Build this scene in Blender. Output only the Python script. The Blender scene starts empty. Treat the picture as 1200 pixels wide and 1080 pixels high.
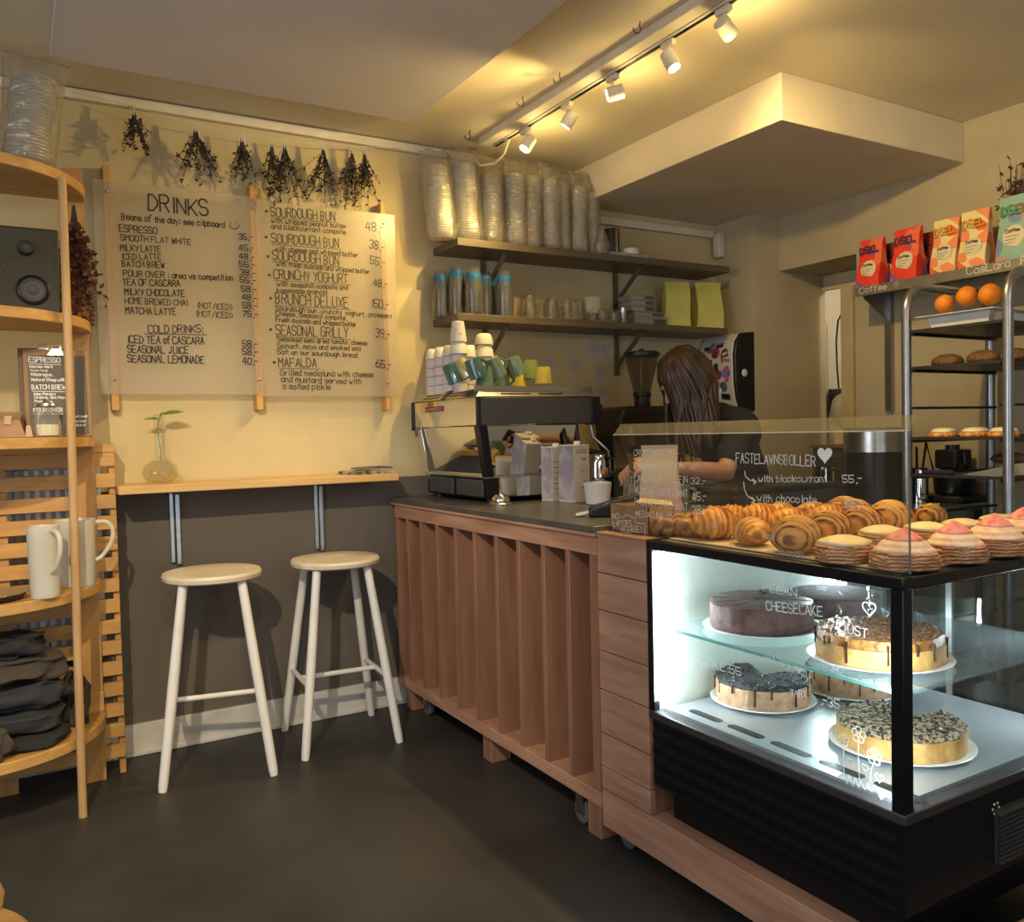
import bpy, math, random
from mathutils import Vector, Matrix, Euler, Quaternion, noise
scene = bpy.context.scene
COL = scene.collection
PI = math.pi
rnd = random.Random(7)

# ------------------------------------------------------------------ camera, world, exposure
CAM = Vector((0.0, 0.0, 1.26))
FPX, YAW, PITCH, ROLL = 994.956, 0.532754, -0.0343855, 0.0231895
_f = Vector((math.sin(YAW)*math.cos(PITCH), math.cos(YAW)*math.cos(PITCH), math.sin(PITCH)))
_r = Vector((math.cos(YAW), -math.sin(YAW), 0.0))
_d = _f.cross(_r)
_r2 = math.cos(ROLL)*_r + math.sin(ROLL)*_d
_d2 = -math.sin(ROLL)*_r + math.cos(ROLL)*_d
cam_data = bpy.data.cameras.new('camera')
cam_data.sensor_fit = 'HORIZONTAL'
cam_data.sensor_width = 36.0
cam_data.lens = FPX/1200*36.0
cam_data.clip_start = 0.05
cam = bpy.data.objects.new('camera', cam_data)
COL.objects.link(cam)
_m = Matrix((( _r2.x, -_d2.x, -_f.x, CAM.x), (_r2.y, -_d2.y, -_f.y, CAM.y), (_r2.z, -_d2.z, -_f.z, CAM.z), (0, 0, 0, 1)))
cam.matrix_world = _m
scene.camera = cam

scene.view_settings.view_transform = 'Standard'
scene.view_settings.look = 'None'
scene.view_settings.gamma = 1.0
scene.view_settings.use_curve_mapping = False
scene.view_settings.exposure = 0.75
scene.cycles.transparent_max_bounces = 64

world = bpy.data.worlds.new('world')
scene.world = world
world.use_nodes = True
bg = world.node_tree.nodes['Background']
bg.inputs['Color'].default_value = (0.62, 0.70, 0.86, 1)
bg.inputs['Strength'].default_value = 0.15

def area_light(name, loc, target, sx, sy, power, color):
    ld = bpy.data.lights.new(name, 'AREA')
    ld.shape = 'RECTANGLE'; ld.size = sx; ld.size_y = sy
    ld.energy = power; ld.color = color
    o = bpy.data.objects.new(name, ld); COL.objects.link(o)
    o.location = loc
    o.rotation_euler = (Vector(target)-Vector(loc)).to_track_quat('-Z', 'Y').to_euler()
    return o
WARM = (1.0, 0.70, 0.25)
# daylight through the shop window in the front wall, behind the camera
area_light('window_daylight', (0.9, -1.9, 1.5), (0.9, 1.0, 1.2), 2.6, 1.7, 12, (0.74, 0.84, 1.0))
area_light('added_side_light', (-2.25, 0.8, 1.5), (1.5, 1.2, 0.7), 1.9, 1.5, 27, (0.78, 0.86, 1.0))  # cool light added from the left, through an invented window

def spot_light(name, loc, target, power, angle=110, blend=0.6, size=0.014, color=WARM):
    ld = bpy.data.lights.new(name, 'SPOT')
    ld.energy = power; ld.color = color
    ld.spot_size = math.radians(angle); ld.spot_blend = blend
    ld.shadow_soft_size = size
    o = bpy.data.objects.new(name, ld); COL.objects.link(o)
    o.location = loc
    o.rotation_euler = (Vector(target)-Vector(loc)).to_track_quat('-Z', 'Y').to_euler()
    return o

# a picture position on a real plane of the room: world point where the sight line meets it
def _ray(px, py):
    return _r2*((px-600)/FPX) + _d2*((py-540)/FPX) + _f
def at(axis, val, px, py):
    d = _ray(px, py); i = 'xyz'.index(axis)
    return CAM + d*((val-CAM[i])/d[i])

# ------------------------------------------------------------------ materials
def hexc(h):
    h = h.lstrip('#'); out = []
    for i in (0, 2, 4):
        v = int(h[i:i+2], 16)/255
        out.append(v/12.92 if v <= 0.04045 else ((v+0.055)/1.055)**2.4)
    return out
MATS = {}
def mat(name, c, rough=0.6, metal=0.0, c2=None, scale=12.0, stretch=(1, 1, 1), contrast=(0.35, 0.65), bump=0.0, bscale=None,
        alpha=1.0, spec=0.5, emit=None, estr=0.0, sss=0.0, coat=0.0, detail=4.0, distort=0.0, trans=0.0, ior=1.45, wave=None):
    if name in MATS: return MATS[name]
    m = bpy.data.materials.new(name); m.use_nodes = True
    nt = m.node_tree; N = nt.nodes; L = nt.links
    b = N['Principled BSDF']
    c = hexc(c) if isinstance(c, str) else c
    c2 = hexc(c2) if isinstance(c2, str) else c2
    if c2 is None: c2 = [v*0.86 for v in c]
    tc = N.new('ShaderNodeTexCoord'); mp = N.new('ShaderNodeMapping')
    mp.inputs['Scale'].default_value = stretch
    L.new(tc.outputs['Object'], mp.inputs['Vector'])
    nz = N.new('ShaderNodeTexNoise'); nz.inputs['Scale'].default_value = scale; nz.inputs['Detail'].default_value = detail
    nz.inputs['Distortion'].default_value = distort
    L.new(mp.outputs['Vector'], nz.inputs['Vector'])
    rp = N.new('ShaderNodeValToRGB')
    rp.color_ramp.elements[0].position = contrast[0]; rp.color_ramp.elements[1].position = contrast[1]
    rp.color_ramp.elements[0].color = (*c2, 1); rp.color_ramp.elements[1].color = (*c, 1)
    if wave:
        wv = N.new('ShaderNodeTexWave'); wv.wave_type = 'BANDS'; wv.bands_direction = wave[0]; wv.inputs['Scale'].default_value = wave[1]; wv.inputs['Distortion'].default_value = wave[2]; wv.inputs['Detail'].default_value = 2
        L.new(tc.outputs['Object'], wv.inputs['Vector'])
        ma = N.new('ShaderNodeMix'); ma.data_type = 'FLOAT'; ma.inputs['Factor'].default_value = wave[3]
        L.new(nz.outputs['Fac'], ma.inputs['A']); L.new(wv.outputs['Fac'], ma.inputs['B']); L.new(ma.outputs['Result'], rp.inputs['Fac'])
    else:
        L.new(nz.outputs['Fac'], rp.inputs['Fac'])
    L.new(rp.outputs['Color'], b.inputs['Base Color'])
    b.inputs['Roughness'].default_value = rough
    b.inputs['Metallic'].default_value = metal
    b.inputs['Specular IOR Level'].default_value = spec
    b.inputs['Alpha'].default_value = alpha
    b.inputs['IOR'].default_value = ior
    if trans: b.inputs['Transmission Weight'].default_value = trans
    if coat: b.inputs['Coat Weight'].default_value = coat; b.inputs['Coat Roughness'].default_value = 0.12
    if sss:
        b.inputs['Subsurface Weight'].default_value = sss; b.inputs['Subsurface Scale'].default_value = 0.01
    if emit is not None:
        b.inputs['Emission Color'].default_value = (*(hexc(emit) if isinstance(emit, str) else emit), 1)
        b.inputs['Emission Strength'].default_value = estr
    if bump:
        bn = N.new('ShaderNodeTexNoise'); bn.inputs['Scale'].default_value = bscale or scale*2; bn.inputs['Detail'].default_value = 5
        L.new(mp.outputs['Vector'], bn.inputs['Vector'])
        bp = N.new('ShaderNodeBump'); bp.inputs['Strength'].default_value = bump; bp.inputs['Distance'].default_value = 0.01
        L.new(bn.outputs['Fac'], bp.inputs['Height']); L.new(bp.outputs['Normal'], b.inputs['Normal'])
    MATS[name] = m
    return m
def wood(name, c, c2, axis='x', rough=0.5, coat=0.0, scale=9.0):
    st = {'x': (0.12, 1, 1), 'y': (1, 0.12, 1), 'z': (1, 1, 0.12)}[axis]
    st = tuple(v*3 for v in st)
    return mat(name, c, rough, c2=c2, scale=scale, stretch=st, contrast=(0.3, 0.7), bump=0.05, detail=6, distort=0.6, coat=coat)
def glass(name, tint, ior=1.45, rough=0.0, body=0.0, bodycol=(0.9, 0.9, 0.9), bump=0.0, gloss=(1, 1, 1), bscale=18):
    """clear sheet: transparent with fresnel reflections, a little milky if body > 0"""
    if name in MATS: return MATS[name]
    m = bpy.data.materials.new(name); m.use_nodes = True
    nt = m.node_tree; N = nt.nodes; L = nt.links
    N.remove(N['Principled BSDF']); out = N['Material Output']
    tr = N.new('ShaderNodeBsdfTransparent'); tr.inputs['Color'].default_value = (*tint, 1)
    gl = N.new('ShaderNodeBsdfGlossy'); gl.inputs['Roughness'].default_value = rough; gl.inputs['Color'].default_value = (*gloss, 1)
    fr = N.new('ShaderNodeFresnel'); fr.inputs['IOR'].default_value = ior
    tc = N.new('ShaderNodeTexCoord'); nz = N.new('ShaderNodeTexNoise'); nz.inputs['Scale'].default_value = bscale; nz.inputs['Detail'].default_value = 3
    L.new(tc.outputs['Object'], nz.inputs['Vector'])
    src = tr
    if body:
        df = N.new('ShaderNodeBsdfDiffuse'); df.inputs['Color'].default_value = (*bodycol, 1)
        tl = N.new('ShaderNodeBsdfTranslucent'); tl.inputs['Color'].default_value = (*bodycol, 1)
        md = N.new('ShaderNodeMixShader'); md.inputs[0].default_value = 0.4
        L.new(df.outputs[0], md.inputs[1]); L.new(tl.outputs[0], md.inputs[2])
        mb = N.new('ShaderNodeMixShader')
        mr = N.new('ShaderNodeMapRange'); mr.inputs['To Min'].default_value = body*0.85; mr.inputs['To Max'].default_value = body*1.15
        L.new(nz.outputs['Fac'], mr.inputs['Value']); L.new(mr.outputs['Result'], mb.inputs[0])
        L.new(tr.outputs[0], mb.inputs[1]); L.new(md.outputs[0], mb.inputs[2])
        src = mb
    mx = N.new('ShaderNodeMixShader')
    ge = N.new('ShaderNodeNewGeometry'); inv = N.new('ShaderNodeMath'); inv.operation = 'SUBTRACT'; inv.inputs[0].default_value = 1.0
    L.new(ge.outputs['Backfacing'], inv.inputs[1])
    mu = N.new('ShaderNodeMath'); mu.operation = 'MULTIPLY'; L.new(fr.outputs[0], mu.inputs[0]); L.new(inv.outputs[0], mu.inputs[1])
    L.new(mu.outputs[0], mx.inputs[0]); L.new(src.outputs[0], mx.inputs[1]); L.new(gl.outputs[0], mx.inputs[2])
    if bump:
        bp = N.new('ShaderNodeBump'); bp.inputs['Strength'].default_value = bump; bp.inputs['Distance'].default_value = 0.02
        L.new(nz.outputs['Fac'], bp.inputs['Height'])
        L.new(bp.outputs['Normal'], gl.inputs['Normal']); L.new(bp.outputs['Normal'], fr.inputs['Normal'])
    L.new(mx.outputs[0], out.inputs['Surface'])
    MATS[name] = m
    return m

# ------------------------------------------------------------------ mesh builder
class MB:
    def __init__(s): s.v = []; s.f = []
    def add(s, vs, fs):
        o = len(s.v); s.v += [Vector(v) for v in vs]; s.f += [tuple(i+o for i in f) for f in fs]; return s
    def box(s, x0, x1, y0, y1, z0, z1):
        return s.hexa([(x0,y0,z0),(x1,y0,z0),(x1,y1,z0),(x0,y1,z0),(x0,y0,z1),(x1,y0,z1),(x1,y1,z1),(x0,y1,z1)])
    def hexa(s, p):
        return s.add(p, [(0,3,2,1),(4,5,6,7),(0,1,5,4),(1,2,6,5),(2,3,7,6),(3,0,4,7)])
    def obox(s, c, size, rot=(0, 0, 0)):
        R = Euler(rot).to_matrix(); c = Vector(c); hx, hy, hz = [v/2 for v in size]
        return s.hexa([c+R@Vector(q) for q in [(-hx,-hy,-hz),(hx,-hy,-hz),(hx,hy,-hz),(-hx,hy,-hz),(-hx,-hy,hz),(hx,-hy,hz),(hx,hy,hz),(-hx,hy,hz)]])
    def loft(s, rings, caps=True, closed=False):
        n = len(rings[0]); vs = [p for r in rings for p in r]; fs = []
        m = len(rings)
        for i in range(m if closed else m-1):
            a = i*n; b = ((i+1) % m)*n
            for j in range(n):
                k = (j+1) % n; fs.append((a+j, a+k, b+k, b+j))
        if caps and not closed:
            fs.append(tuple(range(n-1, -1, -1))); fs.append(tuple((m-1)*n+j for j in range(n)))
        return s.add(vs, fs)
    def tube(s, pts, r, n=8, caps=True):
        pts = [Vector(p) for p in pts]; rs = r if isinstance(r, (list, tuple)) else [r]*len(pts)
        rings = []; prev = None
        for i, p in enumerate(pts):
            t = (pts[min(i+1, len(pts)-1)]-pts[max(i-1, 0)])
            if t.length < 1e-9: t = Vector((0, 0, 1))
            t.normalize()
            if prev is None:
                u = t.orthogonal().normalized()
            else:
                u = prev - t*prev.dot(t)
                u = u.normalized() if u.length > 1e-6 else t.orthogonal().normalized()
            prev = u; w = t.cross(u)
            rings.append([p+(u*math.cos(2*PI*j/n)+w*math.sin(2*PI*j/n))*rs[i] for j in range(n)])
        return s.loft(rings, caps)
    def cyl(s, p0, p1, r0, r1=None, n=16): return s.tube([p0, p1], [r0, r0 if r1 is None else r1], n)
    def lathe(s, prof, c=(0, 0, 0), n=24, a0=0.0, a1=2*PI, rot=None, wob=None):
        """prof: (radius, height) from bottom to top; closed with caps"""
        c = Vector(c); full = abs(a1-a0-2*PI) < 1e-6
        m = n if full else n+1; R = Euler(rot).to_matrix() if rot else None
        rings = []
        for r, z in prof:
            ring = []
            for j in range(m):
                a = a0+(a1-a0)*j/n
                rr = r*(wob(a, z) if wob else 1)
                q = Vector((rr*math.cos(a), rr*math.sin(a), z))
                ring.append(c+(R@q if R else q))
            if not full: ring.append(c+(R@Vector((0, 0, z)) if R else Vector((0, 0, z))))
            rings.append(ring)
        return s.loft(rings, True)
    def shell(s, prof, c=(0, 0, 0), n=24, rot=None):
        """open vessel: outer and inner profile in one loop (list closes on itself)"""
        c = Vector(c); R = Euler(rot).to_matrix() if rot else Matrix.Identity(3)
        rings = [[c+R@Vector((r*math.cos(2*PI*j/n), r*math.sin(2*PI*j/n), z)) for j in range(n)] for r, z in prof]
        return s.loft(rings, True)
    def sphere(s, c, r, sc=(1, 1, 1), n=14, rot=None):
        prof = []
        m = max(4, n//2)
        R = Euler(rot).to_matrix() if rot else Matrix.Identity(3)
        c = Vector(c); rings = []
        for i in range(m+1):
            a = -PI/2+PI*i/m
            rr = max(1e-4, r*math.cos(a)); z = r*math.sin(a)
            rings.append([c+R@Vector((rr*math.cos(2*PI*j/n)*sc[0], rr*math.sin(2*PI*j/n)*sc[1], z*sc[2])) for j in range(n)])
        return s.loft(rings, True)
    def capsule(s, p0, p1, r0, r1, n=12):
        p0 = Vector(p0); p1 = Vector(p1); t = (p1-p0)
        if t.length < 1e-6: return s.sphere(p0, r0, n=n)
        t.normalize(); pts = []; rs = []
        for i in range(4):
            a = PI/2*i/4; pts.append(p0-t*r0*math.cos(a)); rs.append(max(1e-4, r0*math.sin(a)))
        pts.append(p0); rs.append(r0); pts.append(p1); rs.append(r1)
        for i in range(1, 5):
            a = PI/2*i/4; pts.append(p1+t*r1*math.sin(a)); rs.append(max(1e-4, r1*math.cos(a)))
        u = t.orthogonal().normalized(); w = t.cross(u)
        return s.loft([[p+(u*math.cos(2*PI*j/n)+w*math.sin(2*PI*j/n))*q for j in range(n)] for p, q in zip(pts, rs)], True)
    def prism(s, poly, axis, a, b):
        """poly: 2d outline in the two other axes (in xyz order), extruded from a to b along axis"""
        def P(q, t):
            return {'x': (t, q[0], q[1]), 'y': (q[0], t, q[1]), 'z': (q[0], q[1], t)}[axis]
        return s.loft([[P(q, a) for q in poly], [P(q, b) for q in poly]], True)
    def quad(s, a, b, c, d): return s.add([a, b, c, d], [(0, 1, 2, 3)])
    def build(s, name, m, parent=None, world=True, smooth=35, bevel=0.0, seg=2, origin=None):
        off = Vector((0, 0, 0))
        if parent is not None and world:
            q = parent
            while q is not None: off += q.location; q = q.parent
        elif parent is None:
            if origin is None and s.v:
                xs = [v.x for v in s.v]; ys = [v.y for v in s.v]; zs = [v.z for v in s.v]
                off = Vector(((min(xs)+max(xs))/2, (min(ys)+max(ys))/2, min(zs)))
            elif origin is not None: off = Vector(origin)
        me = bpy.data.meshes.new(name)
        me.from_pydata([tuple(v-off) for v in s.v], [], s.f)
        me.validate(); me.update()
        import bmesh
        bm = bmesh.new(); bm.from_mesh(me); bmesh.ops.recalc_face_normals(bm, faces=bm.faces); bm.to_mesh(me); bm.free()
        me.materials.append(m)
        if smooth is not None:
            me.polygons.foreach_set('use_smooth', [True]*len(me.polygons))
            if smooth < 180: me.set_sharp_from_angle(angle=math.radians(smooth))
        o = bpy.data.objects.new(name, me); COL.objects.link(o)
        if parent is None: o.location = off
        else: o.parent = parent
        if bevel:
            bv = o.modifiers.new('bevel', 'BEVEL'); bv.width = bevel; bv.segments = seg; bv.limit_method = 'ANGLE'; bv.angle_limit = math.radians(40)
        return o

def tag(o, label, cat, group=None, kind=None):
    o['label'] = label
    if cat: o['category'] = cat
    if group: o['group'] = group
    if kind: o['kind'] = kind
    return o
def thing(name, label, cat, loc=(0, 0, 0), rz=0.0, group=None):
    o = bpy.data.objects.new(name, None); COL.objects.link(o)
    o.empty_display_size = 0.05
    o.location = loc; o.rotation_euler = (0, 0, rz)
    return tag(o, label, cat, group)
def struct(o, label=None, cat=None):
    o['kind'] = 'structure'
    if label: o['label'] = label
    if cat: o['category'] = cat
    return o
def dup(root, loc=None, rot=None, label=None, group=None, scale=None):
    r = root.copy(); COL.objects.link(r)
    if loc is not None: r.location = loc
    if rot is not None: r.rotation_euler = rot
    if scale is not None: r.scale = (scale,)*3
    if label: r['label'] = label
    if group: r['group'] = group
    for ch in list(root.children):
        c = ch.copy(); COL.objects.link(c); c.parent = r
        for g in list(ch.children):
            d = g.copy(); COL.objects.link(d); d.parent = c
    return r

# ------------------------------------------------------------------ handwriting: stroke letters on a 4 x 8 grid
G = {'A':'022842 1434','B':'02082837362505 2534332202','C':'4738180703123243','D':'02082846442202','E':'48080242 0535','F':'480802 0535',
'G':'473818070312324345 2545','H':'0802 4842 0545','I':'1812','J':'3833221203','K':'0802 4804 1542','L':'080242','M':'0208254842','N':'02084248',
'O':'180703123243473818','P':'02083847463505','R':'02083847463505 2542','S':'4738180706153544433212 1203','T':'0848 2822','U':'080312324348','V':'082248',
'W':'0812263248','X':'0842 4802','Y':'0825 4822','Z':'08480242','Q':'180703123243473818 2442',
'a':'3526160503122233 3632','b':'0802 05162635332212 1203','c':'3526160503122233','d':'3526160503122233 3832','e':'04343526160503122233','f':'38281712 0626',
'g':'3526160503122233 363120 2010','h':'0802 05162632','i':'1612 1718','j':'262110 2728','k':'0802 3604 1432','l':'1812','m':'0602 05162522 25364542',
'n':'0602 05162632','o':'160503122233352616','p':'0600 051626353322120 3','q':'3526160503122233 3630','r':'0602 041526','s':'3526160514243322120 3','t':'181322 0626',
'u':'060312223336 3632','v':'062236','w':'0612243246','x':'0632 3602','y':'0614 3610','z':'06360232',
'0':'180703123243473818','1':'172822','2':'0718384746 460242','3':'07183847462544433212 1203','4':'280444 3832','5':'480805354443321203','6':'380503123243443505',
'7':'084812','8':'25060718384746254443321203 0425','9':'4635150607183847433212',',':'2211','.':'1213','-':'0535',':':'1213 1516','(':'28161422','/':'0248',
')':'08262402','!':'2825 2322','*':'0444 2226',"'":'1816','&':'4204161827260303122244'}
ADV = {'i':2.2,'l':2.2,'I':2.4,',':2.2,'.':2.2,':':2.4,' ':2.6,'-':4.2,'m':5.2,'w':5.2,'r':3.4,'t':3.2,'f':3.6,'j':3.2,'(':3,')':3.4,'!':3,"'":2,'W':5.4,'M':5.4,'1':3.2}
def glyph(ch):
    out = []
    for st in G.get(ch, '').split(' '):
        st = st.strip()
        if len(st) < 4: continue
        out.append([(int(st[i]), int(st[i+1])) for i in range(0, len(st)-1, 2)])
    return out
G['p'] = '0600 0516263533221203'; G['s'] = '35261605142433221203'
def ribbon(mb, pts, w, nrm):
    """flat marker stroke through 3d points lying in a plane with normal nrm"""
    pts = [Vector(p) for p in pts]
    for a, b in zip(pts, pts[1:]):
        t = b-a
        if t.length < 1e-6: continue
        t.normalize(); s = nrm.cross(t)*(w/2); e = t*(w*0.35)
        mb.quad(a-e-s, b+e-s, b+e+s, a-e+s)
def write(mb, text, P0, P1, h, w, nrm, up=None, jit=0.25, caps=False):
    """text with its baseline from P0 to P1 (3d), cap height h, stroke width w"""
    P0 = Vector(P0); P1 = Vector(P1); nrm = Vector(nrm).normalized()
    u = P1-P0; Lw = u.length; u.normalize()
    v = Vector(up).normalized() if up is not None else nrm.cross(u).normalized()
    v = (v-u*v.dot(u)).normalized() if up is None else v
    rr = random.Random(hash_s(text))
    tot = sum(ADV.get(c, 5.25 if (c.isupper() or c.isdigit()) else 4.1) for c in text)-0.8
    sx = Lw/max(tot, 0.1); sy = h/6.0
    x = 0.0
    for ch in text:
        jy = rr.uniform(-jit, jit); js = 1+rr.uniform(-0.06, 0.06); sk = rr.uniform(-0.04, 0.06)
        for st in glyph(ch):
            ribbon(mb, [P0+u*((x+px+sk*(py-2))*sx)+v*(((py-2)*js+jy)*sy) for px, py in st], w, nrm)
        x += ADV.get(ch, 5.25 if (ch.isupper() or ch.isdigit()) else 4.1)
def hash_s(t):
    k = 17
    for c in t: k = (k*31+ord(c)) % 100003
    return k
def heart(mb, c, u, v, s, w, nrm):
    c = Vector(c); pts = []
    for i in range(21):
        t = 2*PI*i/20
        pts.append(c+u*(s*0.0625*16*math.sin(t)**3)+v*(s*0.0625*(13*math.cos(t)-5*math.cos(2*t)-2*math.cos(3*t)-math.cos(4*t))))
    ribbon(mb, pts, w, nrm)
X = Vector((1, 0, 0)); Y = Vector((0, 1, 0)); Z = Vector((0, 0, 1))

# ------------------------------------------------------------------ shared materials
def two_tone_wall():
    m = mat('wall_paint', (0.57, 0.475, 0.28), 0.85, c2=(0.50, 0.415, 0.24), scale=2.2, bump=0.04, bscale=60, detail=8)
    nt = m.node_tree; N = nt.nodes; L = nt.links
    b = N['Principled BSDF']; src = b.inputs['Base Color'].links[0].from_socket
    geo = N.new('ShaderNodeNewGeometry'); sp = N.new('ShaderNodeSeparateXYZ'); L.new(geo.outputs['Position'], sp.inputs[0])
    lt = N.new('ShaderNodeMath'); lt.operation = 'LESS_THAN'; lt.inputs[1].default_value = 1.062
    L.new(sp.outputs['Z'], lt.inputs[0])
    mx = N.new('ShaderNodeMix'); mx.data_type = 'RGBA'
    nz = N.new('ShaderNodeTexNoise'); nz.inputs['Scale'].default_value = 3.0
    r = N.new('ShaderNodeValToRGB'); r.color_ramp.elements[0].color = (0.105, 0.090, 0.075, 1); r.color_ramp.elements[1].color = (0.145, 0.125, 0.105, 1)
    L.new(nz.outputs['Fac'], r.inputs['Fac'])
    L.new(lt.outputs[0], mx.inputs['Factor']); L.new(src, mx.inputs['A']); L.new(r.outputs['Color'], mx.inputs['B'])
    L.new(mx.outputs['Result'], b.inputs['Base Color'])
    return m
M_WALL = two_tone_wall()
M_PLASTER = mat('plaster', (0.46, 0.395, 0.27), 0.85, c2=(0.40, 0.345, 0.235), scale=3, bump=0.05, bscale=50)
M_CEIL = mat('ceiling_paint', (0.74, 0.66, 0.48), 0.8, c2=(0.69, 0.61, 0.44), scale=1.5, bump=0.06, bscale=9)
M_DROP = mat('ceiling_board', (0.68, 0.64, 0.61), 0.55, c2=(0.63, 0.59, 0.56), scale=2)
M_TRIM = mat('white_trim', (0.72, 0.66, 0.52), 0.6, scale=6)
M_BASE = mat('white_skirting', (0.62, 0.60, 0.55), 0.6, c2=(0.45, 0.42, 0.37), scale=7, contrast=(0.25, 0.5))
M_FLOOR = mat('dark_concrete', (0.056, 0.052, 0.047), 0.5, c2=(0.019, 0.0185, 0.019), scale=2.1, contrast=(0.3, 0.75), bump=0.05, bscale=40, detail=10)
M_PINE = wood('pine', (0.56, 0.33, 0.11), (0.42, 0.22, 0.065), 'x')
M_PINEZ = wood('pine_upright', (0.50, 0.28, 0.09), (0.38, 0.19, 0.055), 'z')
M_BAR = wood('bar_pine', (0.66, 0.43, 0.17), (0.55, 0.33, 0.12), 'x', rough=0.35)
M_FIR = wood('counter_fir', (0.31, 0.158, 0.10), (0.22, 0.105, 0.064), 'z', scale=7)
M_FIRY = wood('counter_fir_board', (0.52, 0.30, 0.20), (0.33, 0.165, 0.10), 'y', scale=8)
M_STEEL = mat('steel', (0.58, 0.57, 0.55), 0.28, 1.0, scale=30, stretch=(1, 1, 8))
M_BRUSH = mat('brushed_steel', (0.42, 0.42, 0.42), 0.36, 1.0, scale=40, stretch=(8, 1, 1))
M_CHROME = mat('mirror_steel', (0.78, 0.77, 0.75), 0.045, 1.0, c2=(0.74, 0.73, 0.71), scale=3)
M_BLACK = mat('black_plastic', (0.012, 0.012, 0.014), 0.4, scale=20)
M_BLACKM = mat('black_metal', (0.010, 0.011, 0.014), 0.3, 0.3, scale=20)
M_DGREY = mat('dark_grey', (0.05, 0.05, 0.055), 0.5, scale=20)
M_WHITE = mat('white_paint', (0.74, 0.72, 0.68), 0.4, c2=(0.66, 0.63, 0.57), scale=8, contrast=(0.2, 0.5))
M_PORC = mat('white_china', (0.80, 0.79, 0.76), 0.18, scale=5)
M_INK = mat('black_marker', (0.012, 0.011, 0.012), 0.5)
M_CHALK = mat('white_marker', (0.85, 0.84, 0.80), 0.6)
def see_through_paint(name, c):
    m = bpy.data.materials.new(name); m.use_nodes = True; N = m.node_tree.nodes; L = m.node_tree.links
    N.remove(N['Principled BSDF']); a = N.new('ShaderNodeBsdfDiffuse'); b = N.new('ShaderNodeBsdfTranslucent'); x = N.new('ShaderNodeMixShader')
    nz = N.new('ShaderNodeTexNoise'); nz.inputs['Scale'].default_value = 40; r = N.new('ShaderNodeValToRGB'); r.color_ramp.elements[0].color = (*[v*0.9 for v in c], 1); r.color_ramp.elements[1].color = (*c, 1)
    L.new(nz.outputs['Fac'], r.inputs['Fac']); L.new(r.outputs['Color'], a.inputs['Color']); L.new(r.outputs['Color'], b.inputs['Color'])
    x.inputs[0].default_value = 0.55; L.new(a.outputs[0], x.inputs[1]); L.new(b.outputs[0], x.inputs[2]); L.new(x.outputs[0], N['Material Output'].inputs['Surface']); return m
M_PAINTW = see_through_paint('white_glass_paint', (0.92, 0.92, 0.92))

# ------------------------------------------------------------------ the setting
YW, PX_, XR, YS = 3.686, 3.583, 3.77, 3.375
ZC = 2.612
struct(MB().box(-2.3, 5.2, -2.1, 4.4, -0.06, 0).build('floor', M_FLOOR), 'dark grey concrete floor with worn warm brown patches')
struct(MB().box(-2.3, 5.2, -2.1, 4.4, ZC, ZC+0.06).build('ceiling', M_CEIL), 'cream painted ceiling')
struct(MB().box(-2.3, PX_+0.3, YW, YW+0.12, 0, ZC).build('wall_back', M_WALL), 'cream plaster wall, dark grey below the bar')
wl_ = MB(); wl_.box(-2.4, -2.3, -2.1, -0.2, 0, ZC); wl_.box(-2.4, -2.3, 1.8, YW, 0, ZC); wl_.box(-2.4, -2.3, -0.2, 1.8, 0, 0.7); wl_.box(-2.4, -2.3, -0.2, 1.8, 2.3, ZC)
struct(wl_.build('wall_left', M_PLASTER))
# front wall behind the camera, with the shop window opening
wf = MB(); wf.box(-2.3, -0.5, -2.2, -2.1, 0, ZC); wf.box(2.4, 5.2, -2.2, -2.1, 0, ZC); wf.box(-0.5, 2.4, -2.2, -2.1, 0, 0.6); wf.box(-0.5, 2.4, -2.2, -2.1, 2.4, ZC)
struct(wf.build('wall_front', M_PLASTER))
# right wall: corner pier, doorway recess with header, then the long stretch
struct(MB().box(PX_, XR+0.38, YS, YW, 0, ZC).build('wall_pier', M_PLASTER), 'plaster pier in the corner right of the wall shelves')
struct(MB().box(XR, XR+0.38, 2.87, YS, 2.13, ZC).build('wall_header', M_PLASTER), 'dark wall header over the doorway')
struct(MB().box(XR, XR+0.38, -2.1, 2.87, 0, ZC).build('wall_right', M_PLASTER), 'plaster wall behind the bakery rack')
# back room seen through the doorway
struct(MB().box(XR+0.381, 5.2, YW, YW+0.12, 0, ZC).build('wall_back_room', mat('back_room_paint', (0.62, 0.60, 0.55), 0.8, scale=2)))
br = MB().box(5.1, 5.2, -2.1, YW, 0, ZC)
struct(br.build('wall_far', mat('back_room_paint', (0.62, 0.60, 0.55), 0.8, scale=2)))
# doorway casing
xd = XR+0.36
cs = MB(); cs.box(xd-0.02, xd+0.05, 3.16, 3.24, 0, 2.05); cs.box(xd, xd+0.05, 2.87, 3.375, 2.05, 2.13); cs.box(xd-0.015, xd, 2.87, 3.375, 2.035, 2.06)
cs.box(xd, xd+0.05, 2.87, 3.16, 0, 2.05)
struct(cs.build('trim_1', mat('door_casing_paint', (0.66, 0.56, 0.36), 0.5, scale=4), bevel=0.006))
# white panelled door standing open in the back room
dr = MB().box(4.95, 5.0, 3.25, YW-0.14, 0, 2.02)
d1 = struct(dr.build('door_1', mat('door_white', (0.66, 0.62, 0.56), 0.45, scale=5), bevel=0.004), 'white panelled door in the back room doorway')
pn = MB(); pn.box(4.935, 4.95, 3.30, 3.50, 1.0, 1.9); pn.build('door_panel', MATS['door_white'], d1, bevel=0.006)
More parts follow.
